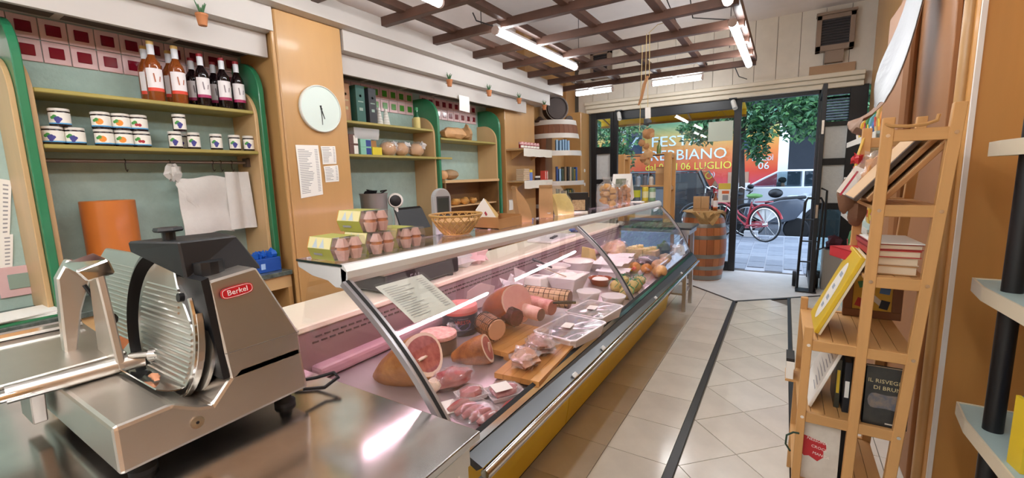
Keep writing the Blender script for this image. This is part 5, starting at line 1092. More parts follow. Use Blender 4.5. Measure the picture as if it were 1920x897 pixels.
# ================================================================ ON TOP OF THE CASE AND THE WORK TOP
def zt(y): return LP(*off(RAIL, -.1, .011), y)[2] + .0008
GRN_S = P('sleeve_green', 'a9a94e', .5); YEL_S = P('sleeve_pale', 'e0d6a0', .5); ORG_S = P('sleeve_orange', 'd98a3a', .5); SKY_S = P('sleeve_blue', 'b9c6cf', .5); PULP = P('pulp', 'd0a9a0', .8, var=.12, vs=20, bump=.2, bs=60); EGG = P('egg', 'c9804e', .5)
def egg_box(label, loc, rz=0):
    t = thing('egg_box', label, 'eggs', loc, rz, 'egg boxes on the counter'); L0, L1 = -.19, -.055
    hexa = lambda k_: [(-.045 * k_, .0), (.045 * k_, 0), (.060 * k_, .042), (.047 * k_, .084), (-.047 * k_, .084), (-.060 * k_, .042)]
    MB(GRN_S, YEL_S).loft([[(x, a, b) for a, b in hexa(1)] for x in (L0, L1)], caps=False).obj('sleeve', t)
    m = MB(YEL_S); m.add([(L0 + .004, -.0612, .0445), (L1 - .002, -.0612, .0445), (L1 - .002, -.0482, .0835), (L0 + .004, -.0482, .0835)], [(0, 1, 2, 3)]); sl_ = m.obj('upper_print', t)
    m = MB(SKY_S); m.add([(L0 + .03, -.0608, .047), (L0 + .06, -.0608, .047), (L0 + .045, -.0495, .081)], [(0, 1, 2)]); m.add([(L0 + .07, -.0608, .047), (L0 + .10, -.0608, .047), (L0 + .085, -.0495, .081)], [(0, 1, 2)]); m.obj('triangle_print', sl_)
    m = MB(INK); m.add([(L0 + .03, -.0545, .018), (L0 + .08, -.0545, .018), (L0 + .08, -.0565, .026), (L0 + .03, -.0565, .026)], [(0, 1, 2, 3)]); m.obj('small_print', sl_)
    MB(ORG_S).loft([[(x, a, b) for a, b in hexa(.985)] for x in (L0 - .004, L0 + .006)]).obj('end_flap', t)
    for y in (-.028, .028):
        for x in (-.14, -.085, -.03):
            if x < -.1: continue
            MB(PULP).loft([[(x + w * cos(a), y + w * sin(a), z) for a in [2 * pi * i / 8 + pi / 8 for i in range(8)]] for w, z in ((.017, .003), (.027, .038), (.027, .040))]).obj('cell', t, smooth=40)
            MB(EGG).blob((x, y, .045), (.021, .021, .024), 10, 8).obj('egg', t, smooth=True)
            MB(PULP).loft([[(x + w * cos(a), y + w * sin(a), z) for a in [2 * pi * i / 8 + pi / 8 for i in range(8)]] for w, z in ((.026, .052), (.013, .081))]).obj('lid_cell', t, smooth=40)
    MB(GLASS('egg_lid', (.97, .95, .94), .05, 1, .06)).loft([[(x, a, b) for a, b in hexa(k_)] for x, k_ in ((L1, 1.005), (-.002, 1.005), (.002, .97))]).obj('clear_lid', t)
    return t
e0 = egg_box('egg box on the glass top, closest to the counter end', (-1.30, 1.005, zt(1.0)))
dup(e0, (-1.295, 1.155, zt(1.15)), label='lower egg box in the middle, under the topmost box')
dup(e0, (-1.30, 1.315, zt(1.3)), label='lower egg box at the right, nearest the scale post')
dup(e0, (-1.315, 1.15, zt(1.15) + .0855), label='topmost egg box of the pile')
# wicker basket
CANE = P('cane', 'c49a58', .5, var=.2, vs=30); bx, by, bzz = -1.425, 1.735, zt(1.73)
t = wthing('wicker_basket', 'open woven cane basket on the glass top', 'basket', (bx, by, bzz))
bp = lambda a, f: Vector((bx + (.062 + .066 * f ** .8) * cos(a), by + (.075 + .07 * f ** .8) * sin(a), bzz + .006 + .098 * f))
for i in range(20):
    for sgn in (1, -1):
        a0 = 2 * pi * i / 20; m = MB(CANE); m.tube([bp(a0 + sgn * .75 * f, f) for f in (0, .2, .4, .6, .8, .93, 1)] , .0026, 5); m.obj('cane', t, smooth=True)
for f, r in ((0, .004), (.97, .004), (1.0, .0045)): MB(CANE).tube([bp(2 * pi * i / 30, f) for i in range(30)], r, 6, True).obj('rim', t, smooth=True)
MB(P('basket_base', 'b98d55', .6, bump=.5, bs=60)).lathe([(0, .004), (.066, .004), (.068, .012), (0, .012)], (bx, by, bzz), 24).obj('base', t)
MB(P('basket_lining', 'd1a878', .7)).loft([[tuple(bp(2 * pi * i / 24, f) * 1.0 + Vector((-.004 * cos(2 * pi * i / 24), -.004 * sin(2 * pi * i / 24), .003))) for i in range(24)] for f in (0, .25, .5, .66)], caps=False).obj('lining', t, smooth=True)
# scale
GP = P('scale_grey', 'a4a8ab', .35); t = wthing('shop_scale', 'shop scale with a grey rounded display post and black body', 'scale', (-1.70, 1.8, .985))
MB(BLACK).box(-1.88, -1.62, 1.42, 1.98, 1.0, 1.09).obj('body', t, bevel=.008); MB(STEEL2).box(-1.90, -1.61, 1.40, 1.86, 1.09, 1.102).obj('plate', t, bevel=.003)
for y in (1.47, 1.93):
    for x in (-1.85, -1.65): MB(RUB).cyl((x, y, .985), (x, y, 1.0), .018, n=10).obj('foot', t)
pn = math.atan2(-1.88, 1.66) + .35; PM = Matrix.Translation((-1.665, 1.90, 0)) @ Matrix.Rotation(pn, 4, 'Z')
arc = [(.052 * cos(a), 1.435 + .06 * sin(a)) for a in [pi * i / 14 for i in range(15)]]
MB(GP).prism(arc + [(-.050, 1.02), (-.014, 1.02), (-.014, 1.22), (.052, 1.22)], 'x', -.03, .025, PM).obj('display_post', t, bevel=.006, seg=2)
MB(DGREY).box(.0252, .0265, -.036, .040, 1.27, 1.45, PM).obj('display_bezel', t); MB(P('lcd', '39403e', .15)).box(.0266, .0275, -.030, .034, 1.345, 1.44, PM).obj('screen', t)
MB(P('led_red', '6a1d1d', .3)).box(.0266, .0275, -.026, .03, 1.305, 1.33, PM).obj('red_window', t)
for i in range(3): MB(P('key_grey', '7b7f82', .5)).box(.0266, .028, -.024 + .019 * i, -.010 + .019 * i, 1.278, 1.296, PM).obj('key', t)
text('uFAI', .05, P('scale_print', '8a8d90', .5), 'lettering', t, frame((-1.6195, 1.60, 1.045), (0, 1, 0), (0, 0, 1)))
# work top bits
t = wthing('crumpled_bag', 'crumpled white and pinkish plastic bag on the work top', 'bag', (-1.72, 2.15, .985)); MB(MILK).blob((-1.76, 2.13, 1.03), (.09, .16, .05), 14, 9, .3, 3, 3, flat=.044).obj('bag', t, smooth=True)
m = MB(P('pink_paper', 'e0bcbc', .6)); m.blob((-1.69, 2.27, 1.06), (.05, .06, .08), 12, 9, .35, 3, 7, flat=.074); m.obj('pink_sheet', t, smooth=True)
t = wthing('white_board', 'white cutting board on the work top near the middle frame', 'board', (-1.74, 3.4, .985)); MB(WB).cbox((-1.74, 3.45, .997), (.24, .5, .022)).obj('board', t, bevel=.006); MB(DGREY).cbox((-1.70, 3.40, 1.013), (.03, .16, .012), rz=.2).obj('blade_guard', t)
t = wthing('blue_cloth', 'small blue item on the work top past the board', 'cloth', (-1.75, 4.0, .985)); MB(P('blue_cloth', '3a62a8', .7)).blob((-1.75, 4.0, 1.01), (.06, .09, .025), 12, 8, .2, seed=3, flat=.024).obj('cloth', t, smooth=True)
# cardboard tray with leaflets
t = wthing('cardboard_tray', 'low brown cardboard tray right of the basket', 'tray', (-1.42, 2.12, zt(2.12))); z = zt(2.12)
for a in ((-1.50, -1.345, 2.0, 2.006, .065), (-1.50, -1.345, 2.244, 2.25, .065), (-1.506, -1.50, 2.0, 2.25, .075), (-1.345, -1.339, 2.0, 2.25, .055)): MB(CARD).box(a[0], a[1], a[2], a[3], z, z + a[4]).obj('side', t)
MB(CARD).box(-1.50, -1.345, 2.0, 2.25, z, z + .004).obj('bottom', t)
t = wthing('leaflet', 'white folded leaflet with a small red mark in the tray', 'leaflet', (-1.46, 2.07, z + .004)); MB(PAPER).cbox((-1.465, 2.06, z + .075), (.004, .12, .15), rx=.55, ry=-.25).obj('sheet', t); MB(P('straw_edge', 'd9bd7e', .6)).cbox((-1.472, 2.10, z + .075), (.008, .11, .14), rx=.75, ry=-.25).obj('card', t); MB(P('mark_red', 'b02a48', .5)).cbox((-1.461, 2.05, z + .08), (.002, .014, .022), rx=.55, ry=-.25).obj('mark', t)
# kraft bags
def kraft(label, x, y, w, d, h, lean, rz, mat=KRAFT):
    z = zt(y); t = thing('paper_bag', label, 'bag', (x, y, z), rz)
    secs = []
    for f, ww, dd in ((0, 1, 1), (.25, 1.02, 1.05), (.5, 1.0, .95), (.72, .98, .62), (.9, .95, .16), (1.0, .92, .06)):
        o = lean * f ** 1.6; secs.append([(sx * ww * w / 2, sy * dd * d / 2 + o, f * h) for sx, sy in ((-1, -1), (1, -1), (1.04, 0), (1, 1), (-1, 1), (-1.04, 0))])
    MB(mat).loft(secs).obj('bag', t, smooth=25); MB(P('kraft_fold', '9c774f', .75)).box(-w * .47, w * .47, lean * .92 - .008, lean * .92 + .008, h * .93, h * 1.01).obj('folded_top', t)
    MB(LBJ).lathe([(0, 0), (.022, 0)], n=14, mt=Matrix.Translation((w * .2, -d * .535, h * .22)) @ Matrix.Rotation(pi / 2, 4, 'X')).obj('sticker', t)
    return t
kraft('kraft paper bag leaning left, nearer the cardboard tray', -1.42, 2.42, .10, .075, .225, .07, -.75 + pi)
kraft('upright kraft paper bag beside the yellow pasta bag', -1.42, 2.72, .095, .07, .225, -.02, .55)
t = wthing('pasta_bag', 'clear bag of yellow pasta leaning on the kraft bag', 'bag', (-1.40, 2.92, zt(2.92))); z = zt(2.92)
YP = P('pasta_yellow', 'e2cb72', .5, var=.12, vs=14, bump=.3, bs=40)
def psec(f, w, d, o): return [(-1.40 + o * .2 + d * sy * .85 + .3 * w * sx, 2.90 + w * sx - .25 * d * sy + o, z + f * .24) for sx, sy in ((-1, -.6), (0, -1), (1, -.6), (1, .6), (0, 1), (-1, .6))]
MB(YP).loft([psec(0, .085, .03, .06), psec(.2, .088, .04, .05), psec(.45, .08, .036, .02), psec(.66, .068, .024, -.02)]).obj('pasta', t, smooth=60)
MB(FILM).loft([psec(-.0, .09, .035, .06), psec(.2, .092, .045, .05), psec(.5, .085, .04, .015), psec(.75, .068, .02, -.03), psec(.95, .05, .008, -.07), psec(1.02, .045, .004, -.09)]).obj('film', t, smooth=60)
t = wthing('cookie_box', 'small black box with a biscuit picture', 'box', (-1.37, 3.17, zt(3.17))); z = zt(3.17); KB = Matrix.Translation((-1.37, 3.17, z)) @ Matrix.Rotation(.55, 4, 'Z')
MB(BLACK).box(-.075, .075, -.035, .035, 0, .155, KB).obj('carton', t, bevel=.002); MB(P('biscuit_print', '9a7a5a', .5, c2='c9ad86', vs=50, var=.1)).box(-.05, .05, -.0362, -.035, .02, .10, KB).obj('picture', t); MB(LBJ).box(-.07, .07, -.036, -.035, .0, .012, KB).obj('edge_print', t)
for i, (x, y, h, lb) in enumerate(((-1.47, 3.02, .10, 'low black box left of the biscuit box'), (-1.42, 3.40, .11, 'low black box right of the biscuit box'))):
    tt = wthing('black_box', lb, 'box', (x, y, zt(y))); MB(BLACK).cbox((x, y, zt(y) + h / 2), (.09, .11, h), rz=.5).obj('carton', tt, bevel=.003); MB(DGREY).cbox((x, y, zt(y) + h + .001), (.07, .09, .002), rz=.5).obj('lid', tt)
SNK = P('snack', 'd0a055', .5, c2='b8803c', vs=10, var=.1)
def snack(label, x, y, r, h, mat, seed):
    z = zt(y); t = wthing('snack_bag', label, 'bag', (x, y, z), 'bags of biscuits')
    for k_ in range(9): a = k_ * 2.2; f = k_ / 9; MB(mat).blob((x + r * .45 * cos(a), y + r * .5 * sin(a), z + .03 + h * .62 * f), (r * .42, r * .46, .032), 8, 6, .15, seed=seed + k_).obj('biscuit', t, smooth=True)
    MB(FILM).loft([[(x + w * r * cos(a), y + w * r * 1.05 * sin(a), z + f * h) for a in [2 * pi * i / 12 for i in range(12)]] for f, w in ((0, .9), (.2, 1.05), (.55, 1.0), (.75, .75), (.86, .35), (1.0, .5))]).obj('film', t, smooth=60)
snack('bag of large pale biscuits, left of three', -1.37, 3.83, .095, .27, SNK, 1); snack('bag of dark reddish biscuits, middle of three', -1.37, 4.10, .06, .20, P('snack_dark', 'a0602c', .5, var=.3, vs=12), 14); snack('bag of brown biscuits, right of three', -1.36, 4.33, .065, .23, P('snack_brown', 'b4763a', .5, var=.25, vs=12), 30)
t = wthing('tent_card', 'white folded A-shaped card with a picture behind the biscuits', 'sign', (-1.52, 4.62, zt(4.6) - .04)); z = zt(4.6)
for s_ in (-1, 1): MB(PAPER).cbox((-1.47, 4.58 + s_ * .055, z + .155), (.20, .004, .30), rx=s_ * .36).obj('panel', t)
MB(P('card_picture', '8a8a72', .5, c2='4f5a48', vs=20, var=.1)).cbox((-1.47, 4.515, z + .175), (.11, .003, .15), rx=-.36).obj('picture', t)
t2 = wthing('table_riser', 'small white card lying by the biscuit bags', 'card', (-1.30, 4.55, zt(4.55))); MB(PAPER).cbox((-1.30, 4.55, zt(4.55) + .004), (.12, .12, .006)).obj('card', t2)
def can(label, x, y, r, h, c1, c2_, zz=None):
    z = zt(y) if zz is None else zz; t = wthing('drink_can', label, 'can', (x, y, z)); MB(P('can_' + c1, c1, .35, .3)).lathe([(0, 0), (r * .85, 0), (r, .006), (r, h - .01), (r * .85, h), (0, h)], (x, y, z), 16).obj('can', t, smooth=30); MB(P('can_' + c2_, c2_, .4)).lathe([(r * 1.01, h * .25), (r * 1.01, h * .7)], (x, y, z), 10, a0=-2.2, a1=.2).obj('label', t, smooth=True)
    return t
can('grey-blue can with a lime label near the far end of the case', -1.36, 4.72, .045, .17, '54646e', 'b9c23a'); can('yellow can next to the lime-labelled one', -1.27, 4.74, .035, .15, 'c9b43a', 'd9d3a0'); can('pale green tub at the far end of the glass top', -1.20, 4.76, .035, .14, '7c9a78', 'c9cfc4')
# ================================================================ WINDOW ZONE AND CEILING DETAILS
t = wthing('pine_shelf', 'open pine rack in front of the shop window', 'rack', (-1.72, 6.5, 0))
for x0, x1 in ((-2.12, -2.03), (-1.46, -1.36)):
    for y0, y1 in ((6.40, 6.44), (6.68, 6.72)): MB(PINE).box(x0, x1, y0, y1, 0, 1.83).obj('post', t, bevel=.003)
    for z in (.4, 1.30, 1.76): MB(PINEY).box(x0 + .02, x1 - .02, 6.44, 6.68, z, z + .05).obj('side_rail', t)
for z in (.30, .85, 1.30): MB(PINEX).box(-2.08, -1.40, 6.42, 6.70, z + .05, z + .07).obj('shelf', t, bevel=.002)
MB(DGREY).cyl((-2.04, 6.56, 1.80), (-1.45, 6.56, 1.80), .008, n=8).obj('cross_bar', t)
zs = 1.371
t = wthing('kraft_bag', 'tall kraft bag on the pine rack', 'bag', (-1.53, 6.55, zs)); MB(KRAFT).loft([[(-1.53 + sx * .07, 6.55 + sy * d, zs + z) for sx, sy in ((-1, -1), (1, -1), (1, 1), (-1, 1))] for d, z in ((.045, 0), (.045, .17), (.01, .25))]).obj('bag', t); MB(P('kraft_fold', '9c774f', .75)).box(-1.598, -1.462, 6.538, 6.562, zs + .235, zs + .26).obj('fold', t)
for i, (x, c, h) in enumerate(((-1.95, '31506b', .16), (-1.86, '8fa0b5', .14), (-1.76, '6b7280', .15), (-1.67, 'c9c4bd', .13))):
    t = wthing('rack_jar', ['dark blue', 'pale blue', 'grey', 'white'][i] + ' jar on the middle shelf of the pine rack', 'jar', (x, 6.55, zs)); MB(P('rj' + c, c, .3)).lathe([(0, 0), (.035, 0), (.037, h * .8), (.025, h * .88), (.025, h), (0, h)], (x, 6.55, zs), 14).obj('jar', t, smooth=30); MB(DGREY).cyl((x, 6.55, zs + h), (x, 6.55, zs + h + .015), .027, n=12).obj('lid', t)
t = wthing('olive_bottle', 'small green bottle on the top bar of the pine rack', 'bottle', (-1.57, 6.56, 1.808)); MB(PINEX).box(-1.66, -1.46, 6.50, 6.62, 1.808, 1.82).obj('stand', t); MB(P('olive_glass', '5b6b2e', .1, coat=.4)).lathe([(0, 0), (.032, 0), (.032, .10), (.012, .14), (.012, .18), (0, .18)], (-1.57, 6.56, 1.82), 14).obj('bottle', t, smooth=30); MB(BLACK).cyl((-1.57, 6.56, 2.0), (-1.57, 6.56, 2.012), .014, n=10).obj('cap', t)
# wine barrel with burlap, bags, bottles
t = wthing('wine_barrel', 'wooden wine barrel with grey hoops by the shop window', 'barrel', (-.98, 6.85, 0)); cx, cy = -.98, 6.82
OAK = [P('oak%d' % i, c, .45, var=.22, vs=6, wood='z') for i, c in enumerate(('a8643a', '9c5a32', 'b26e42'))]
wb = lambda z: .262 + .052 * sin(pi * z / .98)
for i in range(20):
    a0, a1 = 2 * pi * i / 20 + .006, 2 * pi * (i + 1) / 20 - .006; m = MB(OAK[i % 3])
    m.loft([[(cx + (wb(z) - d) * cos(a), cy + (wb(z) - d) * sin(a), z) for a, d in ((a0, 0), ((a0 + a1) / 2, -.002), (a1, 0), (a1, .025), (a0, .025))] for z in [.98 * j / 8 for j in range(9)]]); m.obj('stave', t, smooth=30)
HOOP = P('barrel_hoop', '8a8780', .4, .75)
for z0, z1 in ((.01, .075), (.16, .215), (.33, .385), (.60, .655), (.765, .82), (.90, .97)):
    MB(HOOP).lathe([(wb(z0) + .003, z0), (wb((z0 + z1) / 2) + .005, (z0 + z1) / 2), (wb(z1) + .003, z1), (wb(z1) - .004, z1), (wb(z0) - .004, z0)], (cx, cy, 0), 32).obj('hoop', t, smooth=40)
MB(OAK[1]).lathe([(0, .955), (wb(.955) - .024, .955), (wb(.955) - .024, .97), (0, .97)], (cx, cy, 0), 32).obj('head', t)
BUR = P('burlap', 'b9935f', .9, var=.12, vs=30, bump=.6, bs=120)
t = wthing('burlap_cloth', 'burlap cloth laid over the barrel top', 'cloth', (cx, cy, .98)); vb = math.atan2(-cy, -cx)
def cloth(a, f):      # f 0..1 from centre to hem
    R_ = .29; hem = .30 + .19 * max(0, cos(2 * (a - vb - .05))) ** 3 + .13 * max(0, cos(a - vb - 1.75)) ** 6
    s_ = f * hem
    return (cx + min(s_, R_) * cos(a), cy + min(s_, R_) * sin(a), .986 - max(0, s_ - R_) * 1.0 + .002 * sin(a * 9))
m = MB(BUR); nn = 60
vs = [(cx, cy, .987)] + [cloth(2 * pi * i / nn, f) for f in (.3, .6, .8, .9, 1.0) for i in range(nn)] 
fs = [(0, 1 + i, 1 + (i + 1) % nn) for i in range(nn)] + [(1 + j * nn + i, 1 + (j + 1) * nn + i, 1 + (j + 1) * nn + (i + 1) % nn, 1 + j * nn + (i + 1) % nn) for j in range(4) for i in range(nn)]
m.add(vs, fs); m.add([(p[0], p[1], p[2] + .003) for p in vs], fs); m.obj('cloth', t, smooth=True)
m = MB(BUR)
a0 = vb + .45; q = [(cx + .275 * cos(a0 - .62), cy + .275 * sin(a0 - .62), .99), (cx + .275 * cos(a0 + .55), cy + .275 * sin(a0 + .55), .99)]
m.sheet(lambda u, v: (cx + (.272 + .022 * v) * cos(a0 - .62 + 1.17 * (u * (1 - v) + .5 * v)), cy + (.272 + .022 * v) * sin(a0 - .62 + 1.17 * (u * (1 - v) + .5 * v)), .991 - .20 * v), 8, 6, .003); m.obj('corner', t, smooth=True)
for i, (x, lb) in enumerate(((-1.06, 'left of two kraft bags on the barrel'), (-.955, 'right of two kraft bags on the barrel'))):
    t = wthing('paper_sack', lb, 'bag', (x, 6.76, .99)); MB(KRAFT).loft([[(x + sx * .05, 6.76 + sy * d, .99 + z) for sx, sy in ((-1, -1), (1, -1), (1.06, 0), (1, 1), (-1, 1), (-1.06, 0))] for d, z in ((.04, 0), (.042, .14), (.036, .2), (.034, .205))]).obj('bag', t, smooth=20); MB(P('kraft_fold', '9c774f', .75)).box(x - .045, x + .045, 6.715, 6.722, 1.02, 1.03).obj('seam', t)
b2 = bottle('barrel_bottle', 'dark wine bottle at the back of the barrel top', (-.86, 6.90, .99), GLD, MAG, CAPR, CAPR, 'bottles on the barrel'); b2.rotation_euler = (0, 0, -1.4)
b3 = bottle('barrel_bottle', 'small rosé bottle with an orange label on the barrel', (-.825, 6.78, .99), GLR, P('label_orange', 'd9825a', .5), GLR, CAPW, 'bottles on the barrel', .86); b3.rotation_euler = (0, 0, -1.4)
# notices on the window
t = wthing('window_sign', 'pale blank sign board hanging in the upper right of the window', 'sign', (-.86, 7.40, 1.99)); MB(P('sign_pale', 'b9c2b4', .35)).box(-1.04, -.70, 7.395, 7.405, 2.0, 2.29).obj('board', t); MB(DGREY).tube([(-1.0, 7.40, 2.29), (-.87, 7.40, 2.46), (-.74, 7.40, 2.29)], .002, 4).obj('cord', t)
t = wthing('window_sticker', 'yellow and orange notice stuck low on the window', 'notice', (-.78, 7.44, 1.08)); MB(PAPER).box(-.87, -.70, 7.448, 7.452, 1.07, 1.36).obj('sheet', t); MB(P('notice_yellow', 'd8bd4a', .5)).box(-.87, -.70, 7.446, 7.449, 1.27, 1.36).obj('yellow_band', t); MB(P('notice_orange', 'd9682f', .5)).box(-.82, -.72, 7.446, 7.449, 1.20, 1.245).obj('orange_band', t); MB(INK).box(-.81, -.73, 7.446, 7.449, 1.10, 1.18).obj('print', t)
# spot lamps under the trim
for x, lb in ((-2.42, 'small white spot lamp under the trim at the left end of the window'), (-.71, 'small white spot lamp under the trim beside the door post')):
    t = wthing('spot_lamp', lb, 'lamp', (x, 7.24, 2.44)); MB(BLACKM).box(x - .05, x + .05, 7.28, 7.36, 2.585, 2.60).obj('base', t); MB(BLACKM).cyl((x, 7.32, 2.585), (x, 7.30, 2.55), .01, n=8).obj('stem', t); MB(P('lamp_white', 'dcdcd8', .3)).lathe([(0, 0), (.03, .0), (.034, .02), (.034, .15), (.028, .15), (.026, .14), (0, .14)], n=16, mt=Matrix.Translation((x, 7.31, 2.56)) @ Euler((2.5, 0, .5)).to_matrix().to_4x4()).obj('shade', t, smooth=30)
# wall heaters / grilled units on the front wall
def unit(label, x0, x1, z0, z1, y):
    t = wthing('wall_unit', label, 'vent unit', ((x0 + x1) / 2, y, z0)); BR = P('unit_taupe', '8d7a6b', .5)
    w = .055; MB(BR).box(x0, x0 + w, y - .12, y, z0, z1).box(x1 - w, x1, y - .12, y, z0, z1).box(x0, x1, y - .12, y, z1 - w, z1).box(x0, x1, y - .12, y, z0, z0 + w * 1.3).obj('housing', t, bevel=.004); MB(P('unit_dark', '2c2a2e', .6)).box(x0 + w, x1 - w, y - .09, y - .02, z0 + w, z1 - w).obj('back', t)
    n_ = 10
    for i in range(n_): z = z0 + w * 1.4 + (z1 - z0 - w * 2.6) * i / (n_ - 1); MB(P('unit_slat', '3c393c', .5)).box(x0 + w, x1 - w, y - .112, y - .095, z - .006, z + .006).obj('slat', t)
    MB(BR).box(x0 - .01, x1 + .01, y - .15, y, z1, z1 + .03).obj('top_cap', t, bevel=.003)
    return t
t = unit('taupe grilled wall unit high on the front wall, right corner', .25, .66, 3.08, 3.53, 7.445); MB(P('unit_taupe', '8d7a6b', .5)).box(.36, .56, 7.34, 7.44, 2.93, 3.08).obj('lower_box', t); MB(P('patch_board', 'b59474', .6)).box(.20, .70, 7.425, 7.4455, 2.79, 2.92).obj('patch_board', t)
t = unit('dark grilled wall unit behind the lattice, left of the strings', -2.93, -2.58, 3.16, 3.60, 7.445)
# strings with hanging packets
STR = P('string', 'c9b27a', .8); DRY = P('dried_pod', 'a97a50', .7, var=.25, vs=12)
t = wthing('hanging_string', 'pale strings hanging from the lattice with dried brown packets', 'garland', (-1.13, 4.2, 1.64)); X, Y = -1.12, 4.2
for dx, dy, z0, z1 in ((-.02, 0, 2.80, 2.40), (.012, .01, 2.80, 2.42), (-.075, .03, 2.72, 1.95)): MB(STR).cyl((X + dx, Y + dy, z1), (X + dx * .8, Y + dy, z0), .003, n=5).obj('string', t)
MB(STR).tube([(X, Y, 2.42), (X + .005, Y, 2.2), (X, Y, 1.9), (X - .005, Y, 1.62)], .003, 5).obj('string', t)
MB(STR).tube([(X, Y, 2.80), (X + .08, Y, 2.86), (-.95, Y, 2.865)], .003, 5).obj('string', t)
MB(DRY).tube([(X, Y, 2.43), (X - .03, Y, 2.36), (X - .06, Y + .01, 2.24), (X - .085, Y + .01, 2.18)], [.012, .016, .014, .008], 7).obj('twig', t, smooth=True)
MB(PAPER).cbox((X + .01, Y - .01, 2.10), (.05, .004, .10), rx=.1).obj('paper_tag', t); MB(P('tag_red', 'b83248', .5)).cbox((X + .01, Y - .013, 2.13), (.05, .003, .02), rx=.1).obj('tag_stripe', t)
for dx, dz_, r, c in ((.0, 2.02, .035, DGREY), (.01, 1.92, .05, DRY), (.035, 1.90, .035, KRAFT), (-.045, 1.83, .032, DRY), (.0, 1.80, .028, DRY), (.015, 1.72, .045, KRAFT), (-.02, 1.69, .04, DRY), (.01, 1.65, .03, KRAFT)):
    MB(c).blob((X + dx, Y, dz_), (r, r * .6, r), 9, 7, .2, 3, int(dz_ * 100)).obj('packet', t, smooth=True)
MB(GREEN).cbox((X + .02, Y - .01, 1.965), (.05, .003, .012), ry=-.4).obj('green_tie', t)
for i, ps in enumerate((((-2.35, 3.21, 2.95), (-2.28, 3.16, 2.86), (-2.14, 3.20, 2.80)), ((-.85, 4.4, ZC - .3), (-.80, 4.5, 2.95), (-.5, 4.6, 2.90)), ((-1.3, 5.2, ZC), (-1.1, 5.6, 3.1), (-.9, 6.1, 2.86)), ((-.62, 6.2, 2.86), (-.60, 6.8, 2.8), (-.55, 7.4, 2.86)))):
    MB(BLACK).tube(ps, .006, 5).top('power_cable', ('thin black cable feeding the long tube light', 'thin black cable at the right side of the lattice', 'thin black cable hanging slantwise in the middle of the lattice', 'thin black cable running to the front wall')[i], 'cable', smooth=True)
# hand truck, grey box, dark bag
t = wthing('hand_truck', 'black tubular hand truck beside the open door leaf', 'hand truck', (.30, 6.75, 0)); Y = 6.72
MB(BLACKM).tube([(.20, Y - .1, .02), (.21, Y - .02, .5), (.235, Y, 1.12), (.26, Y, 1.175), (.40, Y + .02, 1.175), (.425, Y + .02, 1.12), (.40, Y, .5), (.38, Y - .08, .02)], .016, 8).obj('frame', t, smooth=True)
for z in (.35, .62, .9): MB(BLACKM).cyl((.21, Y, z), (.40, Y, z), .010, n=8).obj('cross_bar', t)
MB(BLACKM).box(.18, .40, Y - .28, Y - .08, .01, .02).obj('toe_plate', t)
for x in (.17, .41): MB(RUB).cyl((x - .02, Y + .08, .10), (x + .02, Y + .08, .10), .10, n=18).obj('wheel', t, smooth=30)
t = wthing('grey_crate', 'plain grey box on the floor right of the hand truck', 'box', (.62, 6.80, 0)); MB(P('crate_grey', '9c968f', .6)).box(.46, .80, 6.72, 6.98, 0, .52).obj('box', t, bevel=.006); MB(P('crate_dark', '4a4643', .6)).box(.48, .78, 6.74, 6.96, .518, .524).obj('opening', t)
MB(P('dark_red_cloth', '4a1f2c', .8)).blob((.58, 6.84, .60), (.10, .09, .09), 12, 8, .25, seed=3, flat=.075).top('dark_bag', 'dark red bundle on top of the grey box', 'bundle', smooth=True)
# ================================================================ RIGHT SIDE
ladd = wthing('ladder_shelf', 'stepped pine ladder shelf with books in the right foreground', 'shelf', (.28, 2.28, 0))
YN, YFA = 2.05, 2.53
def leanx(x_top, z_top, x_bot, z): return x_bot + (x_top - x_bot) * z / z_top
def post(x0b, x0t, zt_, y, w=.034):
    MB(PINE).loft([[(x0b, y - .014, 0), (x0b + w, y - .014, 0), (x0b + w, y + .014, 0), (x0b, y + .014, 0)], [(x0t, y - .014, zt_), (x0t + w, y - .014, zt_), (x0t + w, y + .014, zt_), (x0t, y + .014, zt_)]]).obj('post', ladd, bevel=.002)
for y in (YN, YFA):
    post(.365, .462, 1.755, y); post(.25, .283, 1.72, y); post(.085, .098, .92, y, .03)
lx = lambda z: .365 + (.462 - .365) * z / 1.755; mx_ = lambda z: .25 + .033 * z / 1.72; fx = lambda z: .085 + .013 * z / .92
LV = [(1.665, 1), (1.40, 1), (1.135, 1), (.855, 0), (.545, 0), (.24, 0)]
for z, up_ in LV:
    xa = mx_(z) if up_ else fx(z)
    for y in (YN, YFA): MB(PINEX).box(xa + .03, lx(z) + .004, y - .010, y + .010, z - .03, z + .012).obj('rail', ladd, bevel=.002)
    if z < 1.6:
        n_ = 4 if up_ else 7; w = (lx(z) + .03 - xa) / n_
        for i in range(n_): MB(PINEY).box(xa + w * i + .001, xa + w * (i + 1) - .001, YN + .0145, YFA - .0145, z - .006, z + .008).obj('board', ladd)
    for y in (YN - .0145,):
        for x in (xa + .018, lx(z) + .018): MB(CHROME).cyl((x, y - .0015, z - .008), (x, y + .001, z - .008), .0065, n=10).obj('screw', ladd)
def book(label, c, size, mat, rx=0, ry=0, rz=0, pages=True, name='book', cover=None, group=None):
    t = thing(name, label, 'book', c, 0, group); t.rotation_euler = (rx, ry, rz); sx, sy, sz = size
    m = MB(mat); m.box(-sx / 2, sx / 2, -sy / 2, sy / 2, -sz / 2, -sz / 2 + .003).box(-sx / 2, sx / 2, -sy / 2, sy / 2, sz / 2 - .003, sz / 2).box(-sx / 2, -sx / 2 + .003, -sy / 2, sy / 2, -sz / 2, sz / 2); m.obj('cover', t)
    MB(P('page_edges', 'dccbb0', .8)).box(-sx / 2 + .004, sx / 2 - .004, -sy / 2 + .004, sy / 2 - .004, -sz / 2 + .003, sz / 2 - .003).obj('pages', t)
    return t
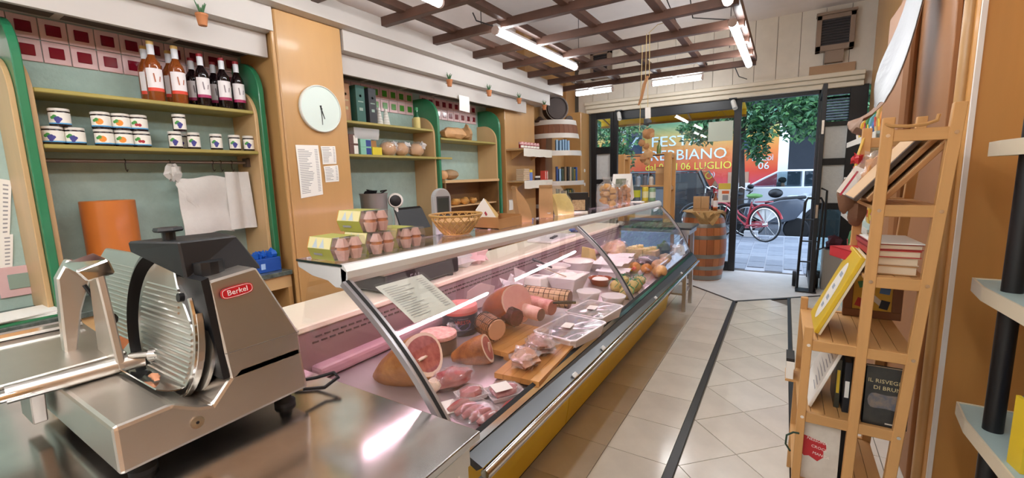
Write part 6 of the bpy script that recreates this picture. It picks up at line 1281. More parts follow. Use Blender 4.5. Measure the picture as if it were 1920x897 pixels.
BKB = P('black_cover', '1b1c1e', .35); 
# stack on the third level
z = 1.145
for i, (h, mat, w, d, lb) in enumerate(((.035, P('bk_tan', 'b98d5c', .6), .15, .26, 'tan book at the bottom of the stack on the ladder shelf'), (.03, P('bk_cream', 'd8c0a4', .6), .15, .25, 'cream book second from the bottom of the stack'), (.028, P('bk_red', 'b4332e', .5), .15, .27, 'red book in the middle of the stack'), (.022, P('bk_redb', 'a83a3a', .5), .155, .26, 'dark red book under the white sheet'))):
    book(lb, (.36, 2.24 + .004 * i, z + h / 2), (w, d, h - .001), mat, rz=.03 * (i - 1)); z += h
MB(PAPER).cbox((.365, 2.24, z + .003), (.15, .25, .004), rz=.05).top('paper_pad', 'white sheet lying on the stack of books', 'paper')
book('bright red book poking out left of the stack', (.285, 2.43, 1.17), (.13, .16, .045), P('bk_bright', 'c2202c', .4), rz=.4)
# slanted brown folders on the second level
for i, (mat, x, a, lb) in enumerate(((P('bk_kraft', 'a87747', .7), .400, .66, 'brown folder leaning on the second level, frontmost'), (P('bk_kraft2', '9a6c40', .7), .362, .66, 'brown folder leaning on the second level, middle'), (P('bk_dark', '4a3c34', .6), .324, .66, 'dark edged folder leaning on the second level, rearmost'))):
    t = thing('folder', lb, 'folder', (x, 2.24 + .02 * i, 1.542), 0, 'leaning folders'); t.rotation_euler = (0, a, 0)
    MB(mat).box(-.008, .008, -.16, .14, -.15, .15).obj('folder', t, bevel=.002); MB(P('bk_edge', 'c9a57c', .7)).box(-.0095, -.008, -.15, .13, -.145, .145).obj('sheet', t)
t = wthing('toast_bag', 'clear bag of toasted slices behind the folders', 'bag', (.33, 2.46, 1.41)); MB(P('toast', 'cc8f55', .6, var=.3, vs=18)).blob((.33, 2.46, 1.50), (.05, .04, .09), 12, 9, .15, seed=3, flat=.088).obj('slices', t, smooth=True); MB(FILM).blob((.33, 2.46, 1.515), (.06, .05, .105), 12, 9, .25, 3, 4, flat=.103).obj('film', t, smooth=True)
# yellow cover leaning on the big step, picture frame
YB = P('yellow_cover', 'd7b52c', .4)
t = thing('yellow_board', 'yellow board with a white oval leaning on the step edge', 'board', (.205, 2.26, 1.035), 0); t.rotation_euler = (0, radians(22), 0)
MB(YB).box(-.008, .008, -.15, .15, -.17, .18).obj('panel', t, bevel=.002); MB(P('board_edge', 'dcd2b8', .7)).box(.008, .016, -.15, .15, -.17, .18).obj('backing', t)
m = MB(P('oval_white', 'e6e2d8', .5)); m.add([(-.0086, .075 * cos(q), -.01 + .135 * sin(q)) for q in [2 * pi * i / 28 for i in range(28)]], [tuple(range(28))]); ov = m.obj('oval', t)
m = MB(P('oval_print', '9aa3b0', .6)); 
for zz_, y0, y1 in ((.06, -.03, .03), (.0, -.02, .03), (-.05, -.035, .02), (-.09, -.02, .025)): m.add([(-.0092, y0, zz_), (-.0092, y1, zz_), (-.0092, y1, zz_ + .02), (-.0092, y0, zz_ + .02)], [(0, 1, 2, 3)])
m.obj('print', ov)['kind'] = 'stuff'
t = wthing('picture_frame', 'brown framed colourful picture standing at the back of the step', 'picture', (.37, 2.49, .865)); WF = P('frame_wood', '7a4a28', .45)
MB(WF).box(.26, .47, 2.485, 2.505, .865, .90).box(.26, .47, 2.485, 2.505, 1.06, 1.095).box(.26, .295, 2.485, 2.505, .90, 1.06).box(.435, .47, 2.485, 2.505, .90, 1.06).obj('frame', t, bevel=.002)
m = MB(P('picture_ground', 'd8ab3a', .5)); m.box(.295, .435, 2.494, 2.498, .90, 1.06); pc = m.obj('picture', t)
for i, (x, z_, w, h, c, an) in enumerate(((.33, .93, .05, .04, 'b8342a', .3), (.38, .95, .10, .022, 'e9e2d2', .75), (.41, 1.01, .04, .06, '4f74a8', .1), (.33, 1.02, .04, .03, '3f7a4a', -.3), (.41, .93, .035, .04, '2a2a33', .2), (.36, 1.04, .05, .02, 'd96a2f', 0))): MB(P('pic' + c, c, .5)).cbox((x, 2.4935 - .0004 * i, z_), (w * .9, .0006, h), ry=an).obj('shape', pc)
# second step: black books, white board
def cover_book(label, x0, x1, z0, z1, y, th, mat, name='book'):
    t = wthing(name, label, 'book', ((x0 + x1) / 2, y, z0)); MB(mat).box(x0, x1, y, y + .003, z0, z1).box(x0, x1, y + th - .003, y + th, z0, z1).box(x0, x0 + .003, y, y + th, z0, z1).obj('cover', t); MB(P('page_edges', 'dccbb0', .8)).box(x0 + .003, x1 - .003, y + .003, y + th - .003, z0 + .002, z1 - .003).obj('pages', t); return t
CVR = P('cover_forest', '20242a', .3, c2='3b3a36', vs=14, var=.1)
t = cover_book('black novel facing us on the second step, title in pale letters', .305, .440, .5545, .790, 2.068, .024, CVR); GT_ = P('title_gold', 'c2b68a', .5)
text('IL RISVEGLIO', .0215, GT_, 'lettering', t, frame((.375, 2.0675, .735), (1, 0, 0), (0, 0, 1)), .0004); text('DI BRUNO', .0215, GT_, 'lettering', t, frame((.382, 2.0675, .708), (1, 0, 0), (0, 0, 1)), .0004)
m = MB(P('cover_blue', '44546a', .4, c2='8a7a68', vs=30, var=.1)); m.add([(.372 + .055 * cos(q), 2.0676, .655 + .035 * sin(q) + .008 * sin(3 * q)) for q in [2 * pi * i / 20 for i in range(20)]], [tuple(range(20))]); m.obj('illustration', t)
MB(P('publisher_white', 'c9c6bd', .5)).box(.375, .41, 2.0672, 2.0679, .565, .570).obj('publisher_mark', t)
for i, (x, th, c, lb) in enumerate(((.274, .024, '1f2a22', 'dark green spine beside the black novel'), (.247, .022, '22242a', 'black spine with a white mark, second from the novel'), (.222, .018, '3a3a30', 'dark spine with a yellow tip, leftmost of the row'))):
    t = wthing('book', lb, 'book', (x + th / 2, 2.2, .5545)); MB(P('sp' + c, c, .4)).box(x, x + th, 2.09 + .03 * i, 2.26 + .03 * i, .5545, .775 - .005 * i).obj('cover', t, bevel=.001); MB([P('spine_green', '6f8a5a', .5), PAPER, YB][i]).box(x + .004, x + th - .004, 2.089 + .03 * i, 2.0905 + .03 * i, .62, .66 + .03 * i).obj('spine_print', t)
t = thing('white_board', 'white printed board leaning under the yellow board', 'board', (.185, 2.25, .69), 0); t.rotation_euler = (0, radians(20), 0)
MB(PAPER).box(-.006, .006, -.15, .15, -.14, .15).obj('panel', t, bevel=.002); m = MB(INK)
for i in range(9): m.add([(-.0065, -.11, .10 - .022 * i), (-.0065, -.11 + R.uniform(.08, .2), .10 - .022 * i), (-.0065, -.02, .106 - .022 * i), (-.0065, -.11, .106 - .022 * i)], [(0, 1, 2, 3)])
m.obj('print', t)['kind'] = 'stuff'
# lowest: book with red badge, black ones behind
t = cover_book('white and grey book with a red badge on the lowest step', .118, .245, .2485, .515, 2.07, .03, P('cover_grey', 'c4bcb2', .4, c2='d8d2c8', vs=10, var=.1))
m = MB(P('badge_red2', 'b8202a', .4)); m.add([(x, 2.0694, z_) for x, z_ in ((.119, .445), (.165, .435), (.20, .425), (.203, .395), (.193, .392), (.195, .362), (.175, .338), (.145, .355), (.128, .35), (.119, .36))], [tuple(range(10))]); bdg = m.obj('badge', t)
for i, s_ in enumerate(('NESSUNA', 'CROCE', 'MANCA')): text(s_, .0165, P('badge_text', 'e8dcd8', .5), 'lettering', bdg, frame((.170 + .008 * i, 2.0688, .428 - .030 * i), (1, 0, -.18), (.18, 0, 1)), .0003)
for i, (x0, x1, y, lb) in enumerate(((.13, .265, 2.115, 'black book behind the book with the red badge'), (.14, .285, 2.15, 'dark grey book, rearmost on the lowest step'))): cover_book(lb, x0, x1, .2485, .53 - .01 * i, y, .028, [BKB, P('cover_dgrey', '3c3c40', .4)][i])
# small things hooked on the ladder's left edge
MB(P('dark_green_strap', '1f3a2a', .6)).tube([(.105, 2.034, .462), (.085, 2.032, .462), (.062, 2.035, .44), (.06, 2.035, .40), (.078, 2.04, .37)], .004, 5).top('green_cord', 'dark green cord hooked on the low front post', 'cord', smooth=True)
t = wthing('small_box', 'small pale and black box at the left edge of the second step', 'box', (.098, 2.5, .554)); MB(PAPER).box(.052, .082, 2.36, 2.48, .554, .64).obj('carton', t); MB(BLACK).box(.05, .084, 2.36, 2.48, .64, .655).obj('lid', t); MB(PINEY).box(.05, .12, 2.35, 2.49, .545, .5535).obj('ledge', t)
# hanging gift bags by the upper left post
t = wthing('hanging_bag', 'brown fabric pouches with red-white tags hanging on the upper left post', 'bag', (.26, 2.5, 1.3)); X, Y = .262, 2.49
BRF = P('brown_fabric', '7d5a44', .85, bump=.3, bs=80)
MB(P('yellow_cord', 'd8b45a', .6)).tube([(.30, 2.535, 1.72), (.285, 2.515, 1.66), (.27, Y, 1.60)], .006, 6).obj('cord', t, smooth=True)
MB(P('red_bow', 'b8242a', .5)).blob((X + .005, Y, 1.585), (.02, .018, .022), 9, 7, .4, seed=2).obj('bow', t, smooth=True)
MB(BRF).blob((X - .025, Y - .01, 1.42), (.032, .03, .075), 12, 9, .12, 2, 4).obj('pouch', t, smooth=True); MB(BRF).blob((X + .02, Y, 1.36), (.035, .03, .07), 12, 9, .12, 2, 8).obj('pouch', t, smooth=True)
m = MB(PAPER); m.cbox((X - .012, Y - .035, 1.49), (.045, .003, .13), ry=.5, rx=-.1); m.obj('tag', t); MB(P('tag_red', 'b83248', .5)).cbox((X - .02, Y - .0375, 1.48), (.008, .002, .12), ry=.5, rx=-.1).obj('tag_stripe', t); MB(PAPER).cbox((X + .025, Y - .03, 1.45), (.03, .003, .10), ry=.3).obj('tag', t)
# rope over the top rail
MB(P('raffia', 'b98c55', .8)).tube([(.29, 2.04, 1.70), (.305, 2.03, 1.69), (.35, 2.03, 1.685), (.40, 2.035, 1.69), (.425, 2.045, 1.70), (.43, 2.05, 1.72)], .006, 6).top('raffia_string', 'raffia string tied along the top rail', 'string', smooth=True)
# arched brown board on the pillar, silver-lined sack in front
t = wthing('arched_board', 'tall brown board with a rounded top against the right pillar', 'board', (.57, 3.1, 0)); AB = P('brown_board', '9a6a42', .6, var=.06, vs=3)
q = [(2.64, .02), (3.86, .02), (3.86, 2.55)] + [(3.86 - .25 * (1 - cos(a)), 2.55 + .25 * sin(a)) for a in [pi / 2 * i / 6 for i in range(1, 7)]] + [(2.80, 2.42), (2.70, 2.34), (2.655, 2.22), (2.64, 2.05)]
MB(AB).prism(q, 'x', .575, .595).obj('board', t, bevel=.003); MB(AB).box(.52, .575, 3.25, 3.84, .02, 2.5).obj('fold', t, bevel=.02)
t = wthing('silver_sack', 'silver-faced curling sheet hanging above the ladder shelf', 'sheet', (.42, 3.0, 1.72)); SIL = P('silver_film', '9a9c9e', .5, .2, bump=.4, bs=18)
cur = [(.575, 2.62), (.555, 2.42), (.52, 2.22), (.485, 2.06), (.455, 1.93), (.43, 1.86), (.38, 1.81), (.335, 1.79), (.325, 1.75), (.36, 1.725)]
def cv(u):
    k_ = u * (len(cur) - 1); i = min(int(k_), len(cur) - 2); f_ = k_ - i; return cur[i][0] * (1 - f_) + cur[i + 1][0] * f_, cur[i][1] * (1 - f_) + cur[i + 1][1] * f_
def sack(u, v, o=0): x, z_ = cv(u); return (x - .10 * v * (1 - u) * .6 - .012 * sin(u * 14 + v * 3) * (.5 + v) + o - .03, 2.86 + .26 * v + .02 * sin(u * 5), z_ + .01 * sin(v * 8))
MB(SIL).sheet(lambda u, v: sack(u * .55, v), 14, 8, .002).obj('silver_face', t, smooth=True)
MB(P('sack_brown', '8a6a55', .75)).sheet(lambda u, v: sack(u, v, .006), 22, 8, .003).obj('brown_back', t, smooth=True)
# goods shelf further along the right wall
gs = wthing('goods_shelf', 'white-edged shelves of packaged food along the right wall', 'shelf', (.7, 4.9, 0)); SHW = P('shelf_white', 'd8d4ca', .45); SHT = P('shelf_teal', 'a9bfbd', .5, bump=.2, bs=80)
for z in (.22, .69, 1.10, 1.45, 1.80): MB(SHW, ).box(.52, .525, 4.0, 5.72, z - .05, z).obj('edge_strip', gs); MB(SHT).box(.526, .855, 4.0, 5.72, z - .02, z).obj('shelf', gs)
for y in (4.05, 5.6): MB(BLACKM).cyl((.80, y, 0), (.80, y, 2.2), .02, n=12).obj('post', gs, smooth=True)
MB(WOODP).box(.856, .86, 4.0, 5.72, 0, 2.2).obj('back', gs)
CC = ['c84a3a', 'e0b23a', '4a8a4f', '3a62a8', 'd98a3a', 'e6dfd0', 'a83a5a', '6aa8b8', 'c9a86a']; CN = ['red', 'yellow', 'green', 'blue', 'orange', 'white', 'crimson', 'pale blue', 'tan']
LVN = {.69: 'lowest stocked', 1.10: 'second', 1.45: 'third', 1.80: 'top'}
for z in (.69, 1.10, 1.45, 1.80):
    for i in range(9):
        y = 4.14 + .175 * i; k_ = (i * 4 + int(z * 10)) % 9; h = .14 + .05 * ((i * 7 + int(z * 10)) % 3)
        t = wthing('food_packet', '%s packet, %s from the near end, %s shelf of the right wall' % (CN[k_], ORD[i], LVN[z]), 'packet', (.62, y, z), 'packets on the right wall shelves')
        MB(P('pk' + CC[k_], CC[k_], .4)).loft([[(.62 + sx * d, y + sy * .055, z + f * h) for sx, sy in ((-1, -1), (1, -1), (1, 1), (-1, 1))] for d, f in ((.035, .003), (.045, .4), (.03, .85), (.006, 1))]).obj('packet', t, smooth=20)
        MB([PAPER, P('pkg_y', 'e2c84a', .5), P('pkg_r', 'c43a32', .5)][i % 3]).cbox((.575, y, z + h * .42), (.003, .06, h * .3), ry=-.08).obj('label', t)
# near right shelf unit with black round posts
rs = wthing('display_shelf', 'shelf unit with black round posts and teal shelves at the right edge', 'shelf', (.74, 1.6, 0))
for z in (.17, .65, 1.135, 1.62):
    pl = [(.605, 2.20), (.59, 2.05), (.60, 1.85), (.615, 1.5), (.61, .9), (.60, .2), (.895, .2), (.895, 2.20)]
    MB(SHT).prism(pl, 'z', z - .03, z).obj('shelf', rs); 
    m = MB(P('edge_cream', 'd9cdb4', .45)); pts = pl[:6]; m.loft([[(x - .006, y, z - .045), (x, y, z - .045), (x, y, z + .004), (x - .006, y, z + .004)] for x, y in pts]); m.obj('edge_strip', rs)
    MB(P('edge_cream', 'd9cdb4', .45)).box(.60, .895, 2.20, 2.206, z - .045, z + .004).obj('edge_strip', rs)
MB(BLACK).cyl((.645, 2.02, 0), (.645, 2.02, 2.4), .026, n=20).obj('post', rs, smooth=True); MB(BLACK).cyl((.655, .5, 0), (.655, .5, 2.4), .026, n=20).obj('post', rs, smooth=True)
MB(P('wood_back', 'a06f3a', .5, var=.12, vs=2.5, wood='z')).box(.885, .899, .2, 2.2, 0, 2.4).obj('back', rs)
t = wthing('blue_box', 'blue and yellow packet at the right edge on the lower teal shelf', 'packet', (.72, 1.86, .651)); BXM = Matrix.Translation((.735, 1.80, .651)) @ Matrix.Rotation(.15, 4, 'Z')
MB(P('pack_blue', '1b5fb0', .35)).box(-.105, .1, -.03, .03, 0, .215, BXM).obj('carton', t, bevel=.002); MB(P('pack_yellow', 'e2c32f', .4)).box(-.115, -.1045, -.0305, .0305, 0, .216, BXM).obj('yellow_edge', t)
m = MB(P('pack_red', 'c8372c', .4)); m.add([tuple(BXM @ Vector((-.03 + .05 * cos(q), -.0312, .095 + .022 * sin(q)))) for q in [2 * pi * i / 18 for i in range(18)]], [tuple(range(18))]); m.obj('red_oval', t)
m = MB(PAPER)
for i in range(4): m.box(-.07, .03 + .01 * (i % 2), -.0314, -.0306, .03 + .010 * i, .034 + .010 * i, BXM)
m.obj('print', t)['kind'] = 'stuff'
# ================================================================ OUTSIDE
PAVB = P('paving_joint', 'b9bcc4', .8); STN = [P('stone%d' % i, c, .7, var=.12, vs=8, bump=.2, bs=40) for i, c in enumerate(('8d929c', '868b95', '969aa3'))]
pz = lambda y: .02 + .05 * (y - 7.55)
pav = struct(MB(PAVB).loft([[(x, 7.56, -.1), (x, 7.56, pz(7.56) - .012), (x, 10.5, pz(10.5) - .012), (x, 10.5, -.1)] for x in (-9, 7)]).obj('pavement'))
for i in range(16):
    for j in range(8):
        x0 = -2.2 + .25 * i; y0 = 7.57 + .365 * j + (.18 if i % 2 else 0); y1 = min(y0 + .355, 10.49)
        if y1 - y0 < .1: continue
        m = MB(STN[(i * 3 + j) % 3]); xc, yc = x0 + .12, (y0 + y1) / 2
        m.loft([[(-.115, y0 - yc, pz(y0) - pz(yc) - .02), (-.115, y0 - yc, pz(y0) - pz(yc)), (-.115, y1 - yc, pz(y1) - pz(yc)), (-.115, y1 - yc, pz(y1) - pz(yc) - .02)], [(.115, y0 - yc, pz(y0) - pz(yc) - .02), (.115, y0 - yc, pz(y0) - pz(yc)), (.115, y1 - yc, pz(y1) - pz(yc)), (.115, y1 - yc, pz(y1) - pz(yc) - .02)]])
        o = m.obj('stone', pav); o.location = (xc, yc, pz(yc) + R.uniform(-.002, .002))
struct(MB(P('kerb', 'a9acb2', .7)).box(-9, 7, 10.5, 10.65, -.1, pz(10.5)).obj('kerb', bevel=.01))
struct(MB(P('asphalt', '5b5e66', .85, var=.1, vs=9, bump=.3, bs=90)).box(-14, 11, 10.65, 19, -.12, .04).obj('road'))
MB(P('white_stone', 'c3c4c6', .7, var=.1, vs=6)).box(-.68, -.42, 10.25, 10.42, pz(10.3), pz(10.3) + .13).top('stone_block', 'pale stone block on the pavement edge by the bicycle', 'block', bevel=.01)
# building front opposite
fac = struct(MB(P('facade', '4a4f57', .8, var=.1, vs=2)).box(-14, 11, 19, 19.4, 0, 9).obj('building_front'))
for x in (-11, -8, 1.2, 4.2, 7.2):
    fr = MB(P('window_frame_out', '8b9098', .5)).box(x, x + 1.6, 18.93, 19.0, .6, 3.0).obj('window', fac); MB(P('window_dark', '23282f', .1)).box(x + .1, x + 1.5, 18.91, 18.94, .7, 2.9).obj('pane', fr)
# billboard
m = bpy.data.materials.new('poster'); m.use_nodes = True; nt = m.node_tree; tc = nt.nodes.new('ShaderNodeTexCoord'); sx_ = nt.nodes.new('ShaderNodeSeparateXYZ'); mr = nt.nodes.new('ShaderNodeMapRange'); rp = nt.nodes.new('ShaderNodeValToRGB')
mr.inputs[1].default_value = 0; mr.inputs[2].default_value = 3.35; nt.links.new(tc.outputs['Object'], sx_.inputs[0]); nt.links.new(sx_.outputs[2], mr.inputs[0]); nt.links.new(mr.outputs[0], rp.inputs[0]); nt.links.new(rp.outputs[0], nt.nodes['Principled BSDF'].inputs[0]); nt.nodes['Principled BSDF'].inputs['Roughness'].default_value = .5
e = rp.color_ramp.elements; e[0].position = 0; e[0].color = (*lin('d7a0b8'), 1); e[1].position = 1; e[1].color = (*lin('3f7a72'), 1)
for p_, c in ((.18, 'd9587a'), (.42, 'd8452f'), (.62, 'dd7a35'), (.78, 'c9a04a'), (.9, '7d9a6a')): q = e.new(p_); q.color = (*lin(c), 1)
bb = wthing('festival_billboard', 'large orange and green festival billboard across the street', 'billboard', (-3, 16, .1))
pn = MB(m).box(-7.2, -.22, 16.0, 16.08, .1, 3.4).obj('poster', bb)
for x in (-6.8, -3.7, -.6): MB(DGREY).box(x - .05, x + .05, 16.08, 16.18, -.0, 3.4).obj('post', bb)
MB(PAPER).box(-.22, .05, 16.0, 16.06, .1, 3.0).obj('white_edge', bb)
TW = P('poster_white', 'd9e6ef', .5); TY = P('poster_yellow', 'e8e04a', .5)
def bt(s_, x, z, sz, mat, sx=1.0): text(s_, sz, mat, 'lettering', bb, frame((x, 15.985, z), (1, 0, 0), (0, 0, 1)), .004, sx=sx)
bt('FESTA', -3.28, 2.60, .50, TW, 1.25); bt('TREBBIANO', -3.05, 2.12, .50, TW, 1.05); bt('dal 03 al 06 LUGLIO', -2.90, 1.73, .34, TY, .98); bt('ALBA 15 (Pescara)', -2.75, 1.45, .20, TW, 1.0); bt('VENERDÌ', -5.12, 3.05, .20, TW, .75); bt('03', -5.12, 2.78, .42, TW); bt('LUNEDÌ', -.64, 1.90, .20, TW, .85); bt('06', -.60, 1.67, .32, TW); bt('SABATO', -5.3, 1.5, .22, TW, .9); bt('0', -5.4, 1.15, .42, TW)
m = MB(P('poster_navy', '2b3a52', .5)); m.box(-5.0, -4.42, 15.975, 15.99, 2.24, 2.98).box(-1.45, -.9, 15.975, 15.99, 2.2, 2.55); m.obj('picture', bb)['kind'] = 'stuff'
MB(P('poster_pale', 'c9d3dc', .5)).cbox((-4.70, 15.972, 2.66), (.09, .006, .5), ry=.6).obj('picture_mark', bb); MB(P('poster_skin', 'b58a70', .5)).box(-1.6, -1.0, 15.975, 15.99, .9, 1.5).obj('picture', bb)
MB(PAPER).box(-1.5, -.95, 15.97, 15.975, .95, 1.15).obj('white_band', bb); MB(PAPER).box(-2.7, -1.9, 15.98, 15.99, .78, 1.1).obj('white_band', bb)
# awning
aw = wthing('yellow_awning', 'yellow awning above the shop window outside', 'awning', (-1.65, 7.9, 2.4)); YA = P('awning_yellow', 'd9ad1a', .6)
MB(YA).sheet(lambda u, v: (-3.1 + 2.5 * u, 7.58 + .75 * v, 2.66 - .10 * v), 8, 3, .006).obj('fabric', aw); MB(YA).sheet(lambda u, v: (-3.1 + 2.5 * u, 8.332, 2.56 - .10 * v), 8, 2, .006).obj('valance', aw)
MB(P('awning_bar', '8a5f1e', .5)).box(-3.1, -.6, 8.30, 8.34, 2.43, 2.465).obj('front_bar', aw)
for x in (-2.9, -2.2, -1.45, -.75): MB(P('awning_bar', '8a5f1e', .5)).cyl((x, 7.6, 2.62), (x, 8.32, 2.45), .014, n=8).obj('arm', aw)
# tree
TRK = P('bark', '3d332c', .9, bump=.5, bs=30); LEAF = [P('leaf%d' % i, c, .5) for i, c in enumerate(('2f5a35', '3f6e42', '264a2c', '5d8a52'))]
def leaves(m, c, rad, n, size, rr):
    for i in range(n):
        while True:
            d = Vector((rr.uniform(-1, 1), rr.uniform(-1, 1), rr.uniform(-1, 1)))
            if .25 < d.length < 1: break
        p = Vector((c[0] + d.x * rad[0], c[1] + d.y * rad[1], c[2] + d.z * rad[2])); q = Euler((rr.uniform(-1, 1), rr.uniform(-1, 1), rr.uniform(0, 6.3))).to_matrix(); s_ = size * rr.uniform(.7, 1.3)
        m.use(LEAF[rr.randrange(4)]); m.add([tuple(p + q @ Vector(v)) for v in ((0, 0, 0), (s_ * .5, s_ * .28, .02), (s_, 0, -.02), (s_ * .5, -s_ * .28, .02))], [(0, 1, 2), (0, 2, 3)])
def tree(label, base, h, blobs, tr=.1, n=420, size=.17, seed=1):
    rr = random.Random(seed); t = wthing('street_tree', label, 'tree', base); b = Vector(base)
    MB(TRK).tube([b, b + Vector((.03, 0, h * .35)), b + Vector((-.03, .05, h * .7)), b + Vector((.05, 0, h))], [tr, tr * .85, tr * .7, tr * .4], 10).obj('trunk', t, smooth=True)
    for c, rad in blobs[:5]: MB(TRK).tube([b + Vector((0, 0, h * .75)), (b + Vector((0, 0, h * .8)) + Vector(c)) / 2, Vector(c)], [tr * .4, tr * .25, .012], 6).obj('branch', t, smooth=True)
    m = MB(*LEAF)
    for c, rad in blobs: leaves(m, c, rad, n, size, rr)
    m.obj('foliage', t)['kind'] = 'stuff'
tree('leafy street tree whose branches hang over the doorway view', (-.98, 12.9, .04), 3.2, [((-.1, 12.4, 3.15), (1.0, .8, .75)), ((.55, 12.0, 3.35), (.9, .9, .9)), ((.25, 11.8, 2.65), (.65, .6, .55)), ((-1.5, 12.8, 2.9), (.8, .7, .55)), ((-.9, 12.6, 3.7), (1.5, .9, .6)), ((-.62, 12.5, 2.45), (.25, .3, .75)), ((.95, 11.9, 2.5), (.5, .5, .6)), ((-2.0, 13, 2.75), (.6, .5, .5))], .085, 520, .16, 3)
tree('leafy tree far left beyond the narrow window', (-4.9, 14.8, .04), 3.3, [((-4.7, 14.2, 3.0), (.9, .8, .9)), ((-4.85, 14.2, 1.9), (.7, .5, .7)), ((-5.6, 14.6, 3.6), (1.2, .9, .9)), ((-4.3, 14.6, 4.2), (1.0, .8, .6))], .09, 520, .17, 5)
tree('dense tree behind the billboard on the right', (1.4, 17.4, .04), 3.4, [((.9, 17.2, 3.9), (1.6, .9, 1.2)), ((2.6, 17.2, 4.2), (1.6, .9, 1.4)), ((-1.2, 17.4, 4.9), (2.2, .9, 1.1)), ((-4.2, 17.4, 4.7), (2.4, .9, 1.2))], .14, 800, .24, 8)
# vehicles (front towards -x)
def person(label, pts, radii, edges, mat, hair, hpos, parent_loc):
    t = wthing('person', label, 'person', parent_loc); me = bpy.data.meshes.new('body'); me.from_pydata([tuple(Vector(p)) for p in pts], edges, []); o = bpy.data.objects.new('body_source', me); COL.objects.link(o)
    md = o.modifiers.new('s', 'SKIN'); me.skin_vertices[0].data[0].use_root = True
    for i, r in enumerate(radii): me.skin_vertices[0].data[i].radius = (r, r)
    sb_ = o.modifiers.new('u', 'SUBSURF'); sb_.levels = 2
    dg = bpy.context.evaluated_depsgraph_get(); m2 = bpy.data.meshes.new_from_object(o.evaluated_get(dg)); bpy.data.objects.remove(o)
    m2.transform(Matrix.Translation(-Vector(parent_loc))); m2.materials.clear()
    for mm in mat: m2.materials.append(mm)
    for p in m2.polygons: p.use_smooth = True; z_ = p.center.z + parent_loc[2]; p.material_index = 0 if (z_ > hpos[2] - .14 or abs(p.center.x + parent_loc[0] - hpos[0]) > .33) else 1
    b_ = bpy.data.objects.new('body', m2); COL.objects.link(b_); b_.parent = t; OFF[b_] = Vector(parent_loc)
    MB(hair).blob((hpos[0] + .02, hpos[1], hpos[2] + .045), (.105, .09, .09), 14, 9, .03, seed=2).obj('hair', t, smooth=True)
    return t
